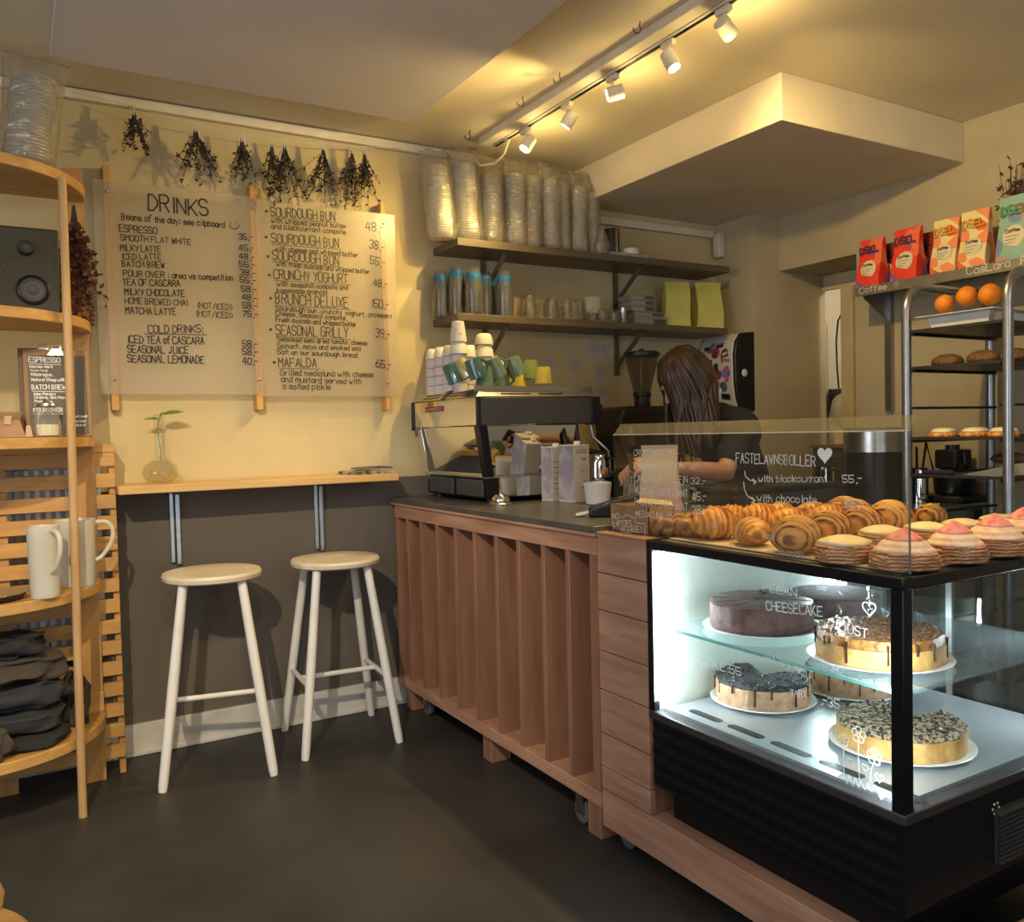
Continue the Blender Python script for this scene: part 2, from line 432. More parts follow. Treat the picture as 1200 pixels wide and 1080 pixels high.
# beam box over the counter end
bb = MB().box(2.588, XR, 2.297, YW, 2.43, ZC)
struct(bb.build('trim_2', mat('beam_plaster', (0.72, 0.64, 0.48), 0.8, c2=(0.66, 0.58, 0.43), scale=3, bump=0.05, bscale=30), bevel=0.004), 'boxed plaster beam hanging from the ceiling')
# lower board field of the ceiling on the left
struct(MB().box(0.165, 1.51, -2.1, 3.315, 2.568, ZC).build('trim_3', M_DROP, bevel=0.003), 'lowered grey ceiling panel')
# cable trunk trim along the top of the back wall
struct(MB().box(0.0, 1.98, YW-0.03, YW, 2.568, 2.607).build('trim_4', M_TRIM, bevel=0.003), 'white trim strip under the ceiling')
struct(MB().box(2.60, 3.55, YW-0.03, YW, 2.352, 2.392).build('trim_5', M_TRIM, bevel=0.003), 'white cable trim under the beam')
bs = MB(); bs.box(0.30, 1.56, YW-0.02, YW, 0.015, 0.125); bs.box(0.30, 1.56, YW-0.028, YW, 0, 0.018); bs.box(-2.3, 0.30, YW-0.02, YW, 0, 0.125)
struct(bs.build('baseboard_back', M_BASE, bevel=0.003), 'white worn skirting board')
w2 = MB()  # unseen left wall window, added to light the counter front
for y in (-0.2, 0.77, 1.74): w2.box(-2.39, -2.32, y, y+0.06, 0.7, 2.3)
w2.box(-2.39, -2.32, -0.2, 1.8, 0.7, 0.76); w2.box(-2.39, -2.32, -0.2, 1.8, 2.24, 2.3)
w2o = struct(w2.build('window_added', M_BLACK))
# shop window frame in the front wall
w1 = MB()
for x in (-0.5, 0.45, 1.4, 2.34): w1.box(x, x+0.06, -2.19, -2.12, 0.6, 2.4)
w1.box(-0.5, 2.4, -2.19, -2.12, 0.6, 0.66); w1.box(-0.5, 2.4, -2.19, -2.12, 2.34, 2.4)
w1o = struct(w1.build('window_1', M_BLACK))
MB().box(-0.44, 2.34, -2.165, -2.155, 0.66, 2.34).build('pane', glass('window_glass', (0.95, 0.96, 0.96)), w1o)

# ------------------------------------------------------------------ left: slatted cover and radiator
LX0 = -0.75
sc = thing('slatted_radiator_cover', 'pine slat radiator cover against the back wall, left of the white stools', 'radiator cover', (-0.2, 3.5, 0))
sl = MB()
zz = 1.218
while zz > 0.10:
    sl.box(LX0, 0.332, 3.49, 3.508, zz-0.052, zz)
    zz -= 0.0785
sl.build('slat_panel', M_PINE, sc, bevel=0.0015, seg=1)
sl2 = MB(); zz = 1.218
for x in (0.312,):
    MB().box(x, x+0.022, 3.508, 3.55, 0, 1.218).build('post', M_PINEZ, sc, bevel=0.002)
MB().box(-0.08, -0.02, 3.508, 3.53, 0, 1.218).build('post', M_PINEZ, sc, bevel=0.002)
MB().box(LX0, 0.335, 3.488, 3.66, 1.218, 1.25).build('top_board', M_PINE, sc, bevel=0.003)
rad = thing('radiator', 'white ribbed radiator behind the pine slats', 'radiator', (-0.2, 3.6, 0))
rb = MB(); rb.box(-0.7, 0.29, 3.60, 3.64, 0.44, 1.18)
rb.build('panel', M_WHITE, rad)
rr_ = MB()
for i in range(30):
    x = -0.69+i*0.033; rr_.box(x, x+0.018, 3.578, 3.60, 0.46, 1.16)
rr_.build('fin_panel', M_WHITE, rad, bevel=0.003)
MB().cyl((-0.03, 3.545, 0.995), (-0.03, 3.60, 0.995), 0.024).build('valve', M_PORC, rad)
for fx_ in (-0.62, 0.20):
    MB().box(fx_, fx_+0.04, 3.60, 3.64, 0, 0.44).build('leg', M_WHITE, rad)

# half round shelf stand
SCX, SCY, SR = -0.1445, 3.468, 0.41
hs = thing('half_round_shelf_stand', 'pine shelf stand with five half round shelves and a front pole', 'shelf', (SCX, SCY, 0))
def half_shelf(z, t=0.036, r=SR):
    poly = [(SCX+r*math.cos(a), SCY-r*math.sin(a)) for a in [PI*i/40 for i in range(41)]]
    return MB().prism(poly, 'z', z-t, z)
SHZ = [2.165, 1.690, 1.277, 0.757, 0.262]
for z in SHZ: half_shelf(z).build('shelf', M_PINE, hs, bevel=0.003)
MB().tube([(0.163, 3.172, 0), (0.1665, 3.172, 0.5), (0.175, 3.172, 1.3), (0.178, 3.172, 2.13)], 0.0135, 14).build('pole', wood('pole_wood', (0.50, 0.32, 0.15), (0.40, 0.24, 0.10), 'z'), hs)
MB().box(0.195, 0.262, 3.470, 3.4825, 0, 2.248).build('back_post', M_PINEZ, hs, bevel=0.002)
MB().box(0.185, 0.262, 3.450, 3.4695, 0.2625, 0.34).build('cleat', M_PINE, hs, bevel=0.002)

# plastic bags with stacked cups on top of the stand
M_BAG = glass('clear_bag', (0.90, 0.89, 0.86), 1.9, 0.12, body=0.20, bodycol=(0.68, 0.64, 0.54), bump=1.0, gloss=(0.95, 0.93, 0.88), bscale=30)
M_LID = mat('frosted_plastic', (0.48, 0.455, 0.38), 0.22, scale=20, alpha=0.62, spec=0.9)
def crinkle(prof, c, n, seed, amp, lean=(0, 0)):
    r_ = random.Random(seed); ph = [r_.uniform(0, 6.28) for _ in range(6)]
    rings = []
    for i, (r, z) in enumerate(prof):
        ring = []
        for j in range(n):
            a = 2*PI*j/n
            k = 1+amp*(math.sin(3*a+ph[0]+z*9)+0.7*math.sin(5*a+ph[1]-z*17)+0.5*math.sin(9*a+ph[2]+z*31)) + r_.uniform(-amp, amp)*0.5
            ring.append(Vector((c[0]+lean[0]*z+r*k*math.cos(a), c[1]+lean[1]*z+r*k*math.sin(a)*0.85, c[2]+z)))
        rings.append(ring)
    return MB().loft(rings, True)
def cup_bag(x, y, z, h, r, seed, label, group, lean=(0, 0), tail=0.12):
    t = thing('bag_of_cups', label, 'bag of cups', (x, y, z), 0, group)
    lid = MB(); n = int(h*0.80/0.011)
    prof = [(r*0.45, 0.004)]
    for i in range(n):
        zz = 0.01+i*0.011; s_ = 0.80+0.05*math.sin(i*0.4)
        prof += [(r*s_, zz), (r*s_*1.06, zz+0.003), (r*s_*1.06, zz+0.006), (r*s_*0.98, zz+0.0065)]
    top = prof[-1][1]
    prof += [(r*0.74, top+0.01), (r*0.4, top+0.02)]
    lid.lathe([(q, w) for q, w in prof], (x, y, z), 20)
    for v in lid.v: v.x += lean[0]*(v.z-z); v.y += lean[1]*(v.z-z)
    lid.build('cup_stack', M_LID, t)
    r_ = random.Random(seed); ph = [r_.uniform(0, 6.28) for _ in range(8)]; N_ = 44; M_ = 22; rings = []
    for i in range(M_+1):
        q_ = i/M_; zz = h*q_
        k = 0.62+0.46*min(1, q_/0.04) if q_ < 0.04 else 1.08
        up_ = max(0.0, (q_-0.80)/0.20)
        rx = r*k*(1+0.10*up_); ry = r*k*(1-0.86*up_**1.3)
        ring = []
        for j in range(N_):
            a = 2*PI*j/N_
            fo = 0.030*math.sin(7*a+ph[0]+2*math.sin(q_*5+ph[1]))+0.026*math.sin(12*a+ph[2]-q_*7)+0.020*math.sin(4*a+ph[3]+q_*13)+r_.uniform(-0.012, 0.012)
            fo *= 0.5+0.9*abs(q_-0.45)
            zt2 = zz+(0.014*math.sin(a*1+ph[4])+0.008*math.sin(5*a+ph[5]))*up_
            ring.append(Vector((x+lean[0]*zz+rx*(1+fo)*math.cos(a), y+lean[1]*zz+ry*(1+fo)*math.sin(a), z+zt2)))
        rings.append(ring)
    MB().loft(rings, True).build('plastic_sleeve', M_BAG, t, smooth=75)
    return t
cup_bag(0.075, 3.26, 2.166, 0.37, 0.082, 3, 'clear bag of cups on the pine stand, right of the slimmer bag', 'bags on the pine stand', (0.13, 0))
cup_bag(-0.075, 3.27, 2.166, 0.36, 0.07, 5, 'slimmer clear bag of cups at the left edge of the picture, on the pine stand', 'bags on the pine stand', (-0.12, 0))

# loudspeaker on the second shelf
sp = thing('loudspeaker', 'dark green grey loudspeaker box on the second shelf of the pine stand', 'speaker', (0.02, 3.28, 1.69))
cabm = MB().box(-0.16, 0.165, 3.255, 3.44, 1.691, 1.975)
cabm.build('cabinet', mat('speaker_grey', (0.020, 0.021, 0.017), 0.55, scale=15), sp, bevel=0.006)
MB().lathe([(0.048, 0), (0.05, 0.004), (0.046, 0.008), (0.040, 0.003)], (0.083, 3.255, 1.768), 28, rot=(PI/2, 0, 0)).build('woofer_ring', M_BLACK, sp)
MB().lathe([(0.040, 0.004), (0.036, 0.006), (0.018, 0.002), (0.016, 0.008), (0.004, 0.011)], (0.083, 3.2545, 1.768), 28, rot=(PI/2, 0, 0)).build('woofer_cone', M_DGREY, sp)
MB().lathe([(0.024, 0), (0.022, 0.03), (0.006, 0.034)], (0.068, 3.255, 1.905), 24, rot=(PI/2, 0, 0)).build('knob', M_BLACK, sp)
for sx_, sz_ in ((-0.01, 1.955), (0.155, 1.955), (0.0, 1.84), (0.155, 1.84), (0.155, 1.705), (0.01, 1.705)):
    MB().lathe([(0.005, 0), (0.004, 0.003)], (sx_, 3.255, sz_), 10, rot=(PI/2, 0, 0)).build('screw', M_BLACK, sp)

# dried flowers tied to the back post
def dried_bunch(name, label, cat, x, y, z, h, spread, seed, colL, colS, group=None, up=False, nst=26, leafs=8, ls=0.011, tie=True):
    r_ = random.Random(seed)
    t = thing(name, label, cat, (x, y, z), 0, group)
    st = MB(); lf = MB(); sg = 1 if up else -1
    for i in range(nst):
        a = r_.uniform(0, 2*PI); s_ = spread*math.sqrt(r_.random()); L_ = h*r_.uniform(0.5, 1.08)
        pts = []
        for k in range(5):
            q = k/4
            pts.append(Vector((x+math.cos(a)*s_*q**1.3+r_.uniform(-.004, .004), y+math.sin(a)*s_*0.45*q**1.3, z+sg*L_*q)))
        st.tube(pts, [0.0016, 0.0014, 0.0012, 0.001, 0.0008], 4)
        for k in range(leafs):
            q = r_.uniform(0.3, 1.0); p = pts[0].lerp(pts[-1], q) if q < 0.99 else pts[-1]
            i0 = min(3, int(q*4)); p = pts[i0].lerp(pts[i0+1], q*4-i0)
            d = Vector((r_.uniform(-1, 1), r_.uniform(-1, 1), r_.uniform(-1, 1)*0.8-0.2)).normalized()
            w = d.orthogonal().normalized(); w.rotate(Quaternion(d, r_.uniform(0, 6.28))); L2 = ls*r_.uniform(0.7, 1.9)
            p2 = p+d*L2
            lf.add([p, p.lerp(p2, .5)+w*L2*0.27, p2, p.lerp(p2, .5)-w*L2*0.27+d.cross(w)*L2*0.1], [(0, 1, 2, 3)])
    st.build('stems', colS, t, smooth=None); lf.build('dry_leaves', colL, t, smooth=None)
    return t
M_DRYD = mat('dry_dark_leaf', (0.030, 0.024, 0.016), 0.9, c2=(0.055, 0.04, 0.025), scale=40)
M_DRYS = mat('dry_stem', (0.05, 0.04, 0.025), 0.9)
M_DRYR = mat('dry_red_leaf', (0.16, 0.055, 0.035), 0.9, c2=(0.08, 0.03, 0.025), scale=40)
M_STRING = mat('white_string', (0.62, 0.58, 0.48), 0.8)
b_ = dried_bunch('dried_flower_bunch', 'reddish brown dried bouquet hanging behind the pole beside the loudspeaker', 'dried flowers', 0.225, 3.41, 2.10, 0.40, 0.10, 11, M_DRYR, M_DRYS, None, False, 80, 16, 0.020)

# clipboards, jar, paper bags on the third shelf
def clip_board(name, label, x0, x1, yb, ytop, z0, h, board, sheet, lines, lip=True):
    t = thing(name, label, 'clipboard', ((x0+x1)/2, yb, z0))
    def P(x, s, o=0.0):     # point on the leaning face, s = 0..1 up, o = towards the viewer
        d = Vector((0, ytop-yb, h)).normalized(); n = Vector((0, -d.z, d.y))
        return Vector((x, yb, z0))+Vector((0, (ytop-yb)*s, h*s))+n*o
    def slab(xa, xb, s0, s1, o0, o1):
        return MB().hexa([P(xa, s0, o0), P(xb, s0, o0), P(xb, s0, o1), P(xa, s0, o1), P(xa, s1, o0), P(xb, s1, o0), P(xb, s1, o1), P(xa, s1, o1)])
    slab(x0, x1, 0, 1, -0.005, 0).build('board', board, t, bevel=0.006, seg=3)
    slab(x0+0.014, x1-0.012, 0.03, 0.93, 0.0, 0.0012).build('sheet', sheet, t)
    c = MB(); xm = (x0+x1)/2
    c.hexa([P(xm-0.035, .92, .001), P(xm+0.035, .92, .001), P(xm+0.03, .92, .012), P(xm-0.03, .92, .012), P(xm-0.018, 1.0, .001), P(xm+0.018, 1.0, .001), P(xm+0.014, 1.0, .014), P(xm-0.014, 1.0, .014)])
    c.tube([P(xm-0.014, 1.0, .008), P(xm-0.012, 1.04, .008), P(xm+0.012, 1.04, .008), P(xm+0.014, 1.0, .008)], 0.003, 8)
    c.build('clip', M_STEEL, t, bevel=0.002)
    if lines:
        mb = MB(); d = (P(0, 1)-P(0, 0)).normalized(); n = Vector((0, -d.z, d.y))
        for txt, xa, xb, s, hh, ww in lines:
            write(mb, txt, P(xa, s, 0.0016), P(xb, s, 0.0016), hh, ww, n, up=d)
            if txt.isupper(): ribbon(mb, [P(xa, s-0.02, 0.0016), P(xb, s-0.025, 0.0016)], ww*0.8, n)
        mb.build('lettering', M_CHALK, t, smooth=None)
    return t
M_CBW = mat('clipboard_hardboard', (0.28, 0.16, 0.08), 0.6, scale=8)
M_CBD = mat('dark_hardboard', (0.16, 0.10, 0.06), 0.6, scale=8)
M_SLATE = mat('chalk_sheet', (0.075, 0.062, 0.058), 0.5, scale=4)
clip_board('clipboard', 'hardboard clipboard with white ESPRESSO and BATCH BREW lettering leaning on the post', 0.046, 0.250, 3.315, 3.36, 1.278, 0.305, M_CBW, M_SLATE,
 [('ESPRESSO', 0.064, 0.16, 0.85, 0.017, 0.0022), ('Narciso Abril', 0.066, 0.135, 0.785, 0.009, 0.0018), ('Perico Taraz', 0.068, 0.12, 0.745, 0.006, 0.0014), ('Nicaragua,', 0.07, 0.135, 0.695, 0.010, 0.0022), ('Natural Steep with', 0.070, 0.172, 0.635, 0.010, 0.0022),
  ('BATCH BREW', 0.07, 0.172, 0.54, 0.016, 0.0025), ('Alex Pereira', 0.074, 0.14, 0.475, 0.009, 0.002), ('Orange like Mandarin', 0.076, 0.20, 0.435, 0.009, 0.0018), ('Prune, Plum', 0.076, 0.13, 0.395, 0.008, 0.0018), ('Apricot', 0.076, 0.12, 0.355, 0.008, 0.0018),
  ('POUR OVER', 0.072, 0.16, 0.285, 0.013, 0.0022), ('dark malt', 0.19, 0.235, 0.22, 0.008, 0.0018), ('filter roast', 0.185, 0.23, 0.165, 0.008, 0.0018), ('natural', 0.19, 0.228, 0.12, 0.008, 0.0018)])
clip_board('clipboard', 'darker clipboard standing behind the lettered clipboard on the third shelf', 0.032, 0.19, 3.345, 3.385, 1.278, 0.31, M_CBD, M_CBD, None)
M_GLASS = glass('clear_glass', (0.93, 0.94, 0.92), 1.8, 0.0, body=0.02, bodycol=(0.9, 0.9, 0.85))
M_GLASSR = glass('ribbed_glass', (0.93, 0.93, 0.90), 1.5, 0.02, body=0.16, bodycol=(0.85, 0.83, 0.75), bump=0.5)
jar = thing('sugar_shaker', 'ribbed glass sugar shaker half full in front of the clipboards', 'jar', (0.108, 3.235, 1.278))
def ribbed(a, z): return 1+0.03*math.cos(18*a)
MB().lathe([(0.040, 0), (0.043, 0.004), (0.041, 0.03), (0.032, 0.085), (0.030, 0.10)], (0.108, 3.235, 1.278), 72, wob=ribbed).build('body', M_GLASSR, jar)
MB().lathe([(0.033, 0.006), (0.035, 0.03), (0.033, 0.042)], (0.108, 3.235, 1.278), 24).build('sugar', mat('sugar', (0.75, 0.66, 0.46), 0.9, scale=90), jar)
MB().lathe([(0.031, 0.10), (0.033, 0.104), (0.031, 0.112), (0.012, 0.117), (0.006, 0.128)], (0.108, 3.235, 1.278), 24).build('lid', M_STEEL, jar)
M_KRAFT = mat('brown_card', (0.36, 0.22, 0.12), 0.8, scale=14)
M_KRAFTL = mat('light_card', (0.52, 0.37, 0.22), 0.8, scale=14)
kb = thing('card_dispenser', 'small open cardboard box with a label at the left end of the third shelf', 'box', (-0.01, 3.24, 1.278))
MB().hexa([(-0.10,3.2,1.278),(0.045,3.2,1.278),(0.045,3.29,1.278),(-0.10,3.29,1.278),(-0.10,3.2,1.335),(0.028,3.2,1.335),(0.04,3.29,1.365),(-0.10,3.29,1.365)]).build('body', M_KRAFT, kb, bevel=0.002)
MB().obox((-0.005, 3.195, 1.335), (0.02, 0.006, 0.028), (0, 0.1, 0)).build('label', M_KRAFTL, kb)
MB().hexa([(0.042,3.2,1.279),(0.066,3.2,1.279),(0.066,3.28,1.279),(0.042,3.28,1.279),(0.046,3.2,1.318),(0.058,3.2,1.318),(0.058,3.28,1.318),(0.046,3.28,1.318)]).build('flap', M_KRAFTL, kb, bevel=0.002)

# water pitchers and tray on the fourth shelf
M_PITCH = mat('translucent_plastic', (0.74, 0.70, 0.60), 0.35, scale=4, alpha=0.72, sss=0.2)
def pitcher(label, x, y, z, h, r, hdir, water):
    t = thing('water_pitcher', label, 'pitcher', (x, y, z), 0, 'plastic water pitchers')
    hx, hy = math.cos(hdir), math.sin(hdir)
    def wob(a, zz):
        d = math.cos(a-(hdir+PI)); return 1+(0.12*max(0, d)**6*max(0, zz-h*0.75)/(h*0.25))
    m = MB(); n = 36; rings = []
    for rr, zz in [(r*0.5, 0), (r*0.86, 0.0), (r*0.9, 0.006), (r, h*0.98), (r*1.03, h), (r*0.98, h), (r*0.95, h*0.97), (r*0.86, 0.012), (r*0.5, 0.01)]:
        rings.append([Vector((x+rr*wob(2*PI*j/n, zz)*math.cos(2*PI*j/n), y+rr*wob(2*PI*j/n, zz)*math.sin(2*PI*j/n), z+zz)) for j in range(n)])
    m.loft(rings, True); m.build('body', M_PITCH, t)
    pts = [(x+hx*r*0.97, y+hy*r*0.97, z+h*0.94), (x+hx*(r+0.035), y+hy*(r+0.035), z+h*0.93), (x+hx*(r+0.055), y+hy*(r+0.055), z+h*0.82), (x+hx*(r+0.05), y+hy*(r+0.05), z+h*0.62), (x+hx*(r+0.02), y+hy*(r+0.02), z+h*0.42), (x+hx*r*0.93, y+hy*r*0.93, z+h*0.36)]
    sm = []
    P_ = [Vector(q_) for q_ in pts]; P_ = [P_[0]]+P_+[P_[-1]]
    for i in range(1, len(P_)-2):
        for k in range(5):
            u_ = k/5; p0_, p1_, p2_, p3_ = P_[i-1:i+3]
            sm.append(0.5*((2*p1_)+(p2_-p0_)*u_+(2*p0_-5*p1_+4*p2_-p3_)*u_*u_+(3*p1_-p0_-3*p2_+p3_)*u_**3))
    sm.append(P_[-1])
    MB().tube(sm, 0.0075, 10).build('handle', M_PITCH, t)
    MB().lathe([(r*0.82, 0.013), (r*0.85, 0.02), (r*0.89, h*water)], (x, y, z), 28).build('water', mat('cloudy_water', (0.52, 0.48, 0.36), 0.2, alpha=0.5), t)
pitcher('translucent white pitcher at the front left of the fourth shelf, handle towards the room', 0.080, 3.150, 0.7576, 0.232, 0.048, math.radians(-65), 0.35)
pitcher('translucent white pitcher behind the pole with its handle to the right', 0.185, 3.325, 0.7576, 0.232, 0.062, math.radians(5), 0.62)
tr = MB().lathe([(0.075, 0), (0.105, 0.006), (0.115, 0.022), (0.110, 0.022), (0.10, 0.010), (0.03, 0.006)], (-0.085, 3.19, 0.757), 32)
to = thing('serving_tray', 'round black serving tray with a pale rim at the left end of the fourth shelf', 'tray', (-0.085, 3.19, 0.757))
tr.build('tray', M_BLACK, to)
MB().lathe([(0.112, 0.021), (0.1165, 0.0225), (0.1165, 0.0245), (0.111, 0.0245)], (-0.085, 3.19, 0.757), 32).build('rim', M_STEEL, to)

# folded dark aprons on the bottom shelf
M_CLO1 = mat('charcoal_cloth', (0.022, 0.022, 0.024), 0.95, c2=(0.014, 0.014, 0.016), scale=60, bump=0.2, bscale=200)
M_CLO2 = mat('brown_grey_cloth', (0.060, 0.048, 0.036), 0.95, scale=60, bump=0.2, bscale=200)
M_CLO3 = mat('navy_grey_cloth', (0.03, 0.031, 0.036), 0.95, scale=60, bump=0.2, bscale=200)
def cloth_lump(name, label, c, size, seed, m, fold=0.10, n=90, group='folded cloths on the bottom shelf', tilt=0.0):
    r_ = random.Random(seed); ph = [r_.uniform(0, 6.28) for _ in range(8)]
    mb = MB(); rings = []
    R = Euler((0, tilt, r_.uniform(-0.3, 0.3))).to_matrix()
    mrows = 34
    for i in range(mrows+1):
        a = -PI/2+PI*i/mrows; ring = []
        for j in range(n):
            b = 2*PI*j/n
            ca = math.copysign(abs(math.cos(a))**0.45, math.cos(a)); sa = math.copysign(abs(math.sin(a))**0.55, math.sin(a))
            cx = math.copysign(abs(math.cos(b))**0.6, math.cos(b)); sy = math.copysign(abs(math.sin(b))**0.6, math.sin(b))
            k = 1+fold*(math.sin(4*b+ph[0]+3*a)*0.6+math.sin(7*b+ph[1]-5*a)*0.35+math.sin(6*a+ph[2]+b)*0.5)
            p = Vector((size[0]*ca*cx*k, size[1]*ca*sy*k, size[2]*sa*(1+fold*math.sin(5*b+ph[3]))))
            q = Vector((p.x*9+seed*3.1, p.y*14+seed, p.z*30))
            w_ = abs(noise.noise(q))*1.6-0.35+0.5*noise.noise(q*2.3)
            p = p*(1+fold*0.5*w_)+Vector((0, 0, size[2]*0.30*noise.noise(q*1.4)*abs(sa)))
            ring.append(Vector(c)+R@p)
        rings.append(ring)
    mb.loft(rings, True)
    return tag(mb.build(name, m, smooth=60), label, 'cloth', group)
cloth_lump('folded_cloth', 'flat charcoal cloth lowest in the pile on the bottom shelf', (-0.05, 3.25, 0.284), (0.185, 0.11, 0.021), 1, M_CLO1, 0.05)
cloth_lump('folded_cloth', 'folded navy grey apron second in the pile on the bottom shelf', (-0.04, 3.25, 0.345), (0.16, 0.10, 0.034), 2, M_CLO3, 0.08)
cloth_lump('folded_cloth', 'crumpled brown grey cloth spilling left from the pile', (-0.11, 3.105, 0.315), (0.075, 0.035, 0.046), 3, M_CLO2, 0.14)
cloth_lump('folded_cloth', 'dark bundled apron in the middle of the cloth pile', (-0.03, 3.25, 0.428), (0.155, 0.10, 0.042), 4, M_CLO3, 0.12, tilt=0.04)
cloth_lump('folded_cloth', 'brown grey cloth draped over the bundled apron', (-0.02, 3.25, 0.520), (0.150, 0.10, 0.043), 5, M_CLO2, 0.14, tilt=0.05)
cloth_lump('folded_cloth', 'black cloth heaped on top of the cloth pile', (-0.06, 3.25, 0.598), (0.13, 0.10, 0.032), 6, M_CLO1, 0.15, tilt=0.03)
cloth_lump('folded_cloth', 'rolled brown grey cloth by the pole on the right of the pile', (0.165, 3.36, 0.35), (0.042, 0.05, 0.080), 8, M_CLO2, 0.16)

# ------------------------------------------------------------------ menu boards
YB = 3.622
M_ACR = glass('frosted_acrylic', (0.92, 0.90, 0.85), 1.35, 0.25, body=0.26, bodycol=(0.74, 0.70, 0.60))
M_BATTEN = wood('batten_pine', (0.58, 0.33, 0.10), (0.48, 0.25, 0.07), 'z')
def bp(zx, zy, off=0.0):            # point on the board face from a close-up position
    return at('y', YB-0.0045-off, zx/2.7+100, zy/2.7+100)
def batten(x, w, z0, z1): return MB().box(x, x+w, YB+0.003, YW-0.001, z0, z1)
mbd = thing('menu_board', 'frosted acrylic board headed DRINKS above the bar shelf', 'menu board', (0.61, YB, 1.44))
MB().box(0.306, 0.913, YB-0.003, YB+0.002, 1.441, 2.262).build('acrylic_sheet', M_ACR, mbd)
batten(0.343, 0.027, 1.378, 2.322).build('batten', M_BATTEN, mbd, bevel=0.002)
batten(0.898, 0.028, 1.377, 2.318).build('batten', M_BATTEN, mbd, bevel=0.002)
t1 = MB()
NB = Vector((0, -1, 0))
for txt, xa, ya, xb, yb_, h, w in [('DRINKS',200,396,392,414,50,4.4),('Beans of the day: see clipboard',115,424,442,450,19,2.6),('ESPRESSO',108,462,228,470,21,2.6),('SMOOTH FLAT WHITE',112,490,335,504,18,2.4),('MILKY LATTE',112,523,240,528,19,2.6),
 ('ICED LATTE',116,549,242,552,18,2.4),('BATCH BREW',117,573,252,578,19,2.6),('POUR OVER : area vs competition',120,603,469,618,19,2.6),('TEA OF CASCARA',119,631,301,636,20,2.8),('MILKY CHOCOLATE',125,662,315,668,20,2.8),
 ('HOME BREWED CHAI',126,690,325,697,19,2.4),('(HOT/ICED)',354,704,466,711,18,2.2),('MATCHA LATTE',128,721,288,726,20,2.8),('(HOT/ICED)',350,730,467,737,18,2.2),('COLD DRINKS:',200,783,374,782,24,2.8),('ICED TEA of CASCARA',134,815,377,819,23,3.0),
 ('SEASONAL JUICE',134,845,327,848,22,3.0),('SEASONAL LEMONADE',134,875,377,879,23,3.0),('35,-',487,487,528,489,18,2.8),('45,-',487,522,534,524,18,2.8),('48,-',487,548,536,552,18,2.8),('55,-',487,572,538,577,18,2.8),('38,-',489,600,540,603,18,2.8),
 ('55,-',489,622,540,627,18,2.8),('58,-',494,652,542,655,18,2.8),('48,-',496,677,543,682,18,2.8),('58,-',498,705,545,708,19,2.8),('75,-',498,731,546,733,19,2.8),('58,-',498,827,545,829,20,3.0),('58,-',498,852,545,854,20,3.0),('40,-',498,880,545,884,20,3.0)]:
    hh = (bp(xa, ya)-bp(xa, ya-h)).length
    write(t1, txt, bp(xa, ya), bp(xb, yb_), hh, w*0.00132, NB)
ribbon(t1, [bp(187, 786), bp(384, 789)], 0.003, NB)
ribbon(t1, [bp(455, 440), bp(461, 451), bp(472, 455), bp(483, 450), bp(487, 442)], 0.003, NB)
for q in (460, 476): ribbon(t1, [bp(q, 434), bp(q, 438)], 0.003, NB)
t1.build('lettering', M_INK, mbd, smooth=None)
for bx, bz in ((0.357, 2.22), (0.357, 1.498), (0.912, 2.22), (0.912, 1.505)):
    MB().lathe([(0.006, 0), (0.0055, 0.004), (0.002, 0.006)], (bx, YB-0.003, bz), 12, rot=(PI/2, 0, 0)).build('bolt', M_STEEL, mbd)
mb2 = thing('menu_board', 'frosted acrylic board listing sourdough buns and brunch, right of the drinks board', 'menu board', (1.23, YB, 1.435))
MB().box(0.917, 1.542, YB-0.003, YB+0.002, 1.434, 2.257).build('acrylic_sheet', M_ACR, mb2)
batten(1.478, 0.022, 1.373, 2.308).build('batten', M_BATTEN, mb2, bevel=0.002)
t2 = MB()
for txt, xa, ya, xb, yb_, h, w in [('SOURDOUGH BUN',588,414,791,429,30,2.8),('with whipped peanut butter',588,434,827,453,15,2.2),('and blackcurrant compote',590,452,824,471,15,2.2),('48,-',888,458,944,462,26,2.6),('SOURDOUGH BUN',590,497,803,513,30,2.8),('with cheese and whipped butter',602,522,863,543,15,2.2),
 ('38,-',898,514,946,524,26,2.6),('SOURDOUGH BUN',593,551,803,569,30,2.8),('with fresh avocado and whipped butter',605,571,900,596,15,2.2),('55,-',900,562,948,574,26,2.6),('CRUNCHY YOGHURT',597,611,831,626,30,2.8),('with seasonal compote and',607,634,832,647,15,2.2),
 ('homemade granola',607,655,765,661,15,2.2),('48,-',912,634,956,639,22,2.6),('BRUNCH DELUXE',603,690,834,704,34,2.8),('Sourdough bun, crunchy yoghurt, croissant',603,711,970,736,15,2.2),('Cheese, Seasonal compote,',603,728,828,743,15,2.2),
 ('Fresh avocado and whipped butter',603,747,858,763,15,2.2),('150,-',905,702,961,707,26,2.6),('SEASONAL GRILLY',603,789,832,798,32,2.8),('Seasoned semi dried tomato, cheese',607,809,892,822,15,2.2),('Spinach, mayo and smoked sea',607,830,871,839,15,2.2),
 ('Salt on our sourdough bread',607,849,861,860,15,2.2),('39,-',918,795,963,801,26,2.6),('MAFALDA',612,889,733,891,28,2.8),('Grilled medialuna with cheese',617,917,912,923,18,2.4),('and mustard served with',620,938,874,945,18,2.4),('a salted pickle',625,960,776,963,18,2.4),('65,-',920,892,968,895,24,3.2)]:
    hh = (bp(xa, ya)-bp(xa, ya-h)).length
    write(t2, txt, bp(xa, ya), bp(xb, yb_), hh, w*0.00132, NB)
    if txt.isupper() and h >= 28 and len(txt) > 5: ribbon(t2, [bp(xa, ya+6), bp(xb+8, yb_+6)], 0.0022, NB)
for bx, by in ((573,398),(572,480),(578,541),(582,600),(586,673),(587,772),(598,876)):
    c = bp(bx, by); t2.add([c+Vector((0.006*math.cos(a), 0, 0.006*math.sin(a))) for a in [2*PI*i/10 for i in range(10)]], [tuple(range(10))])
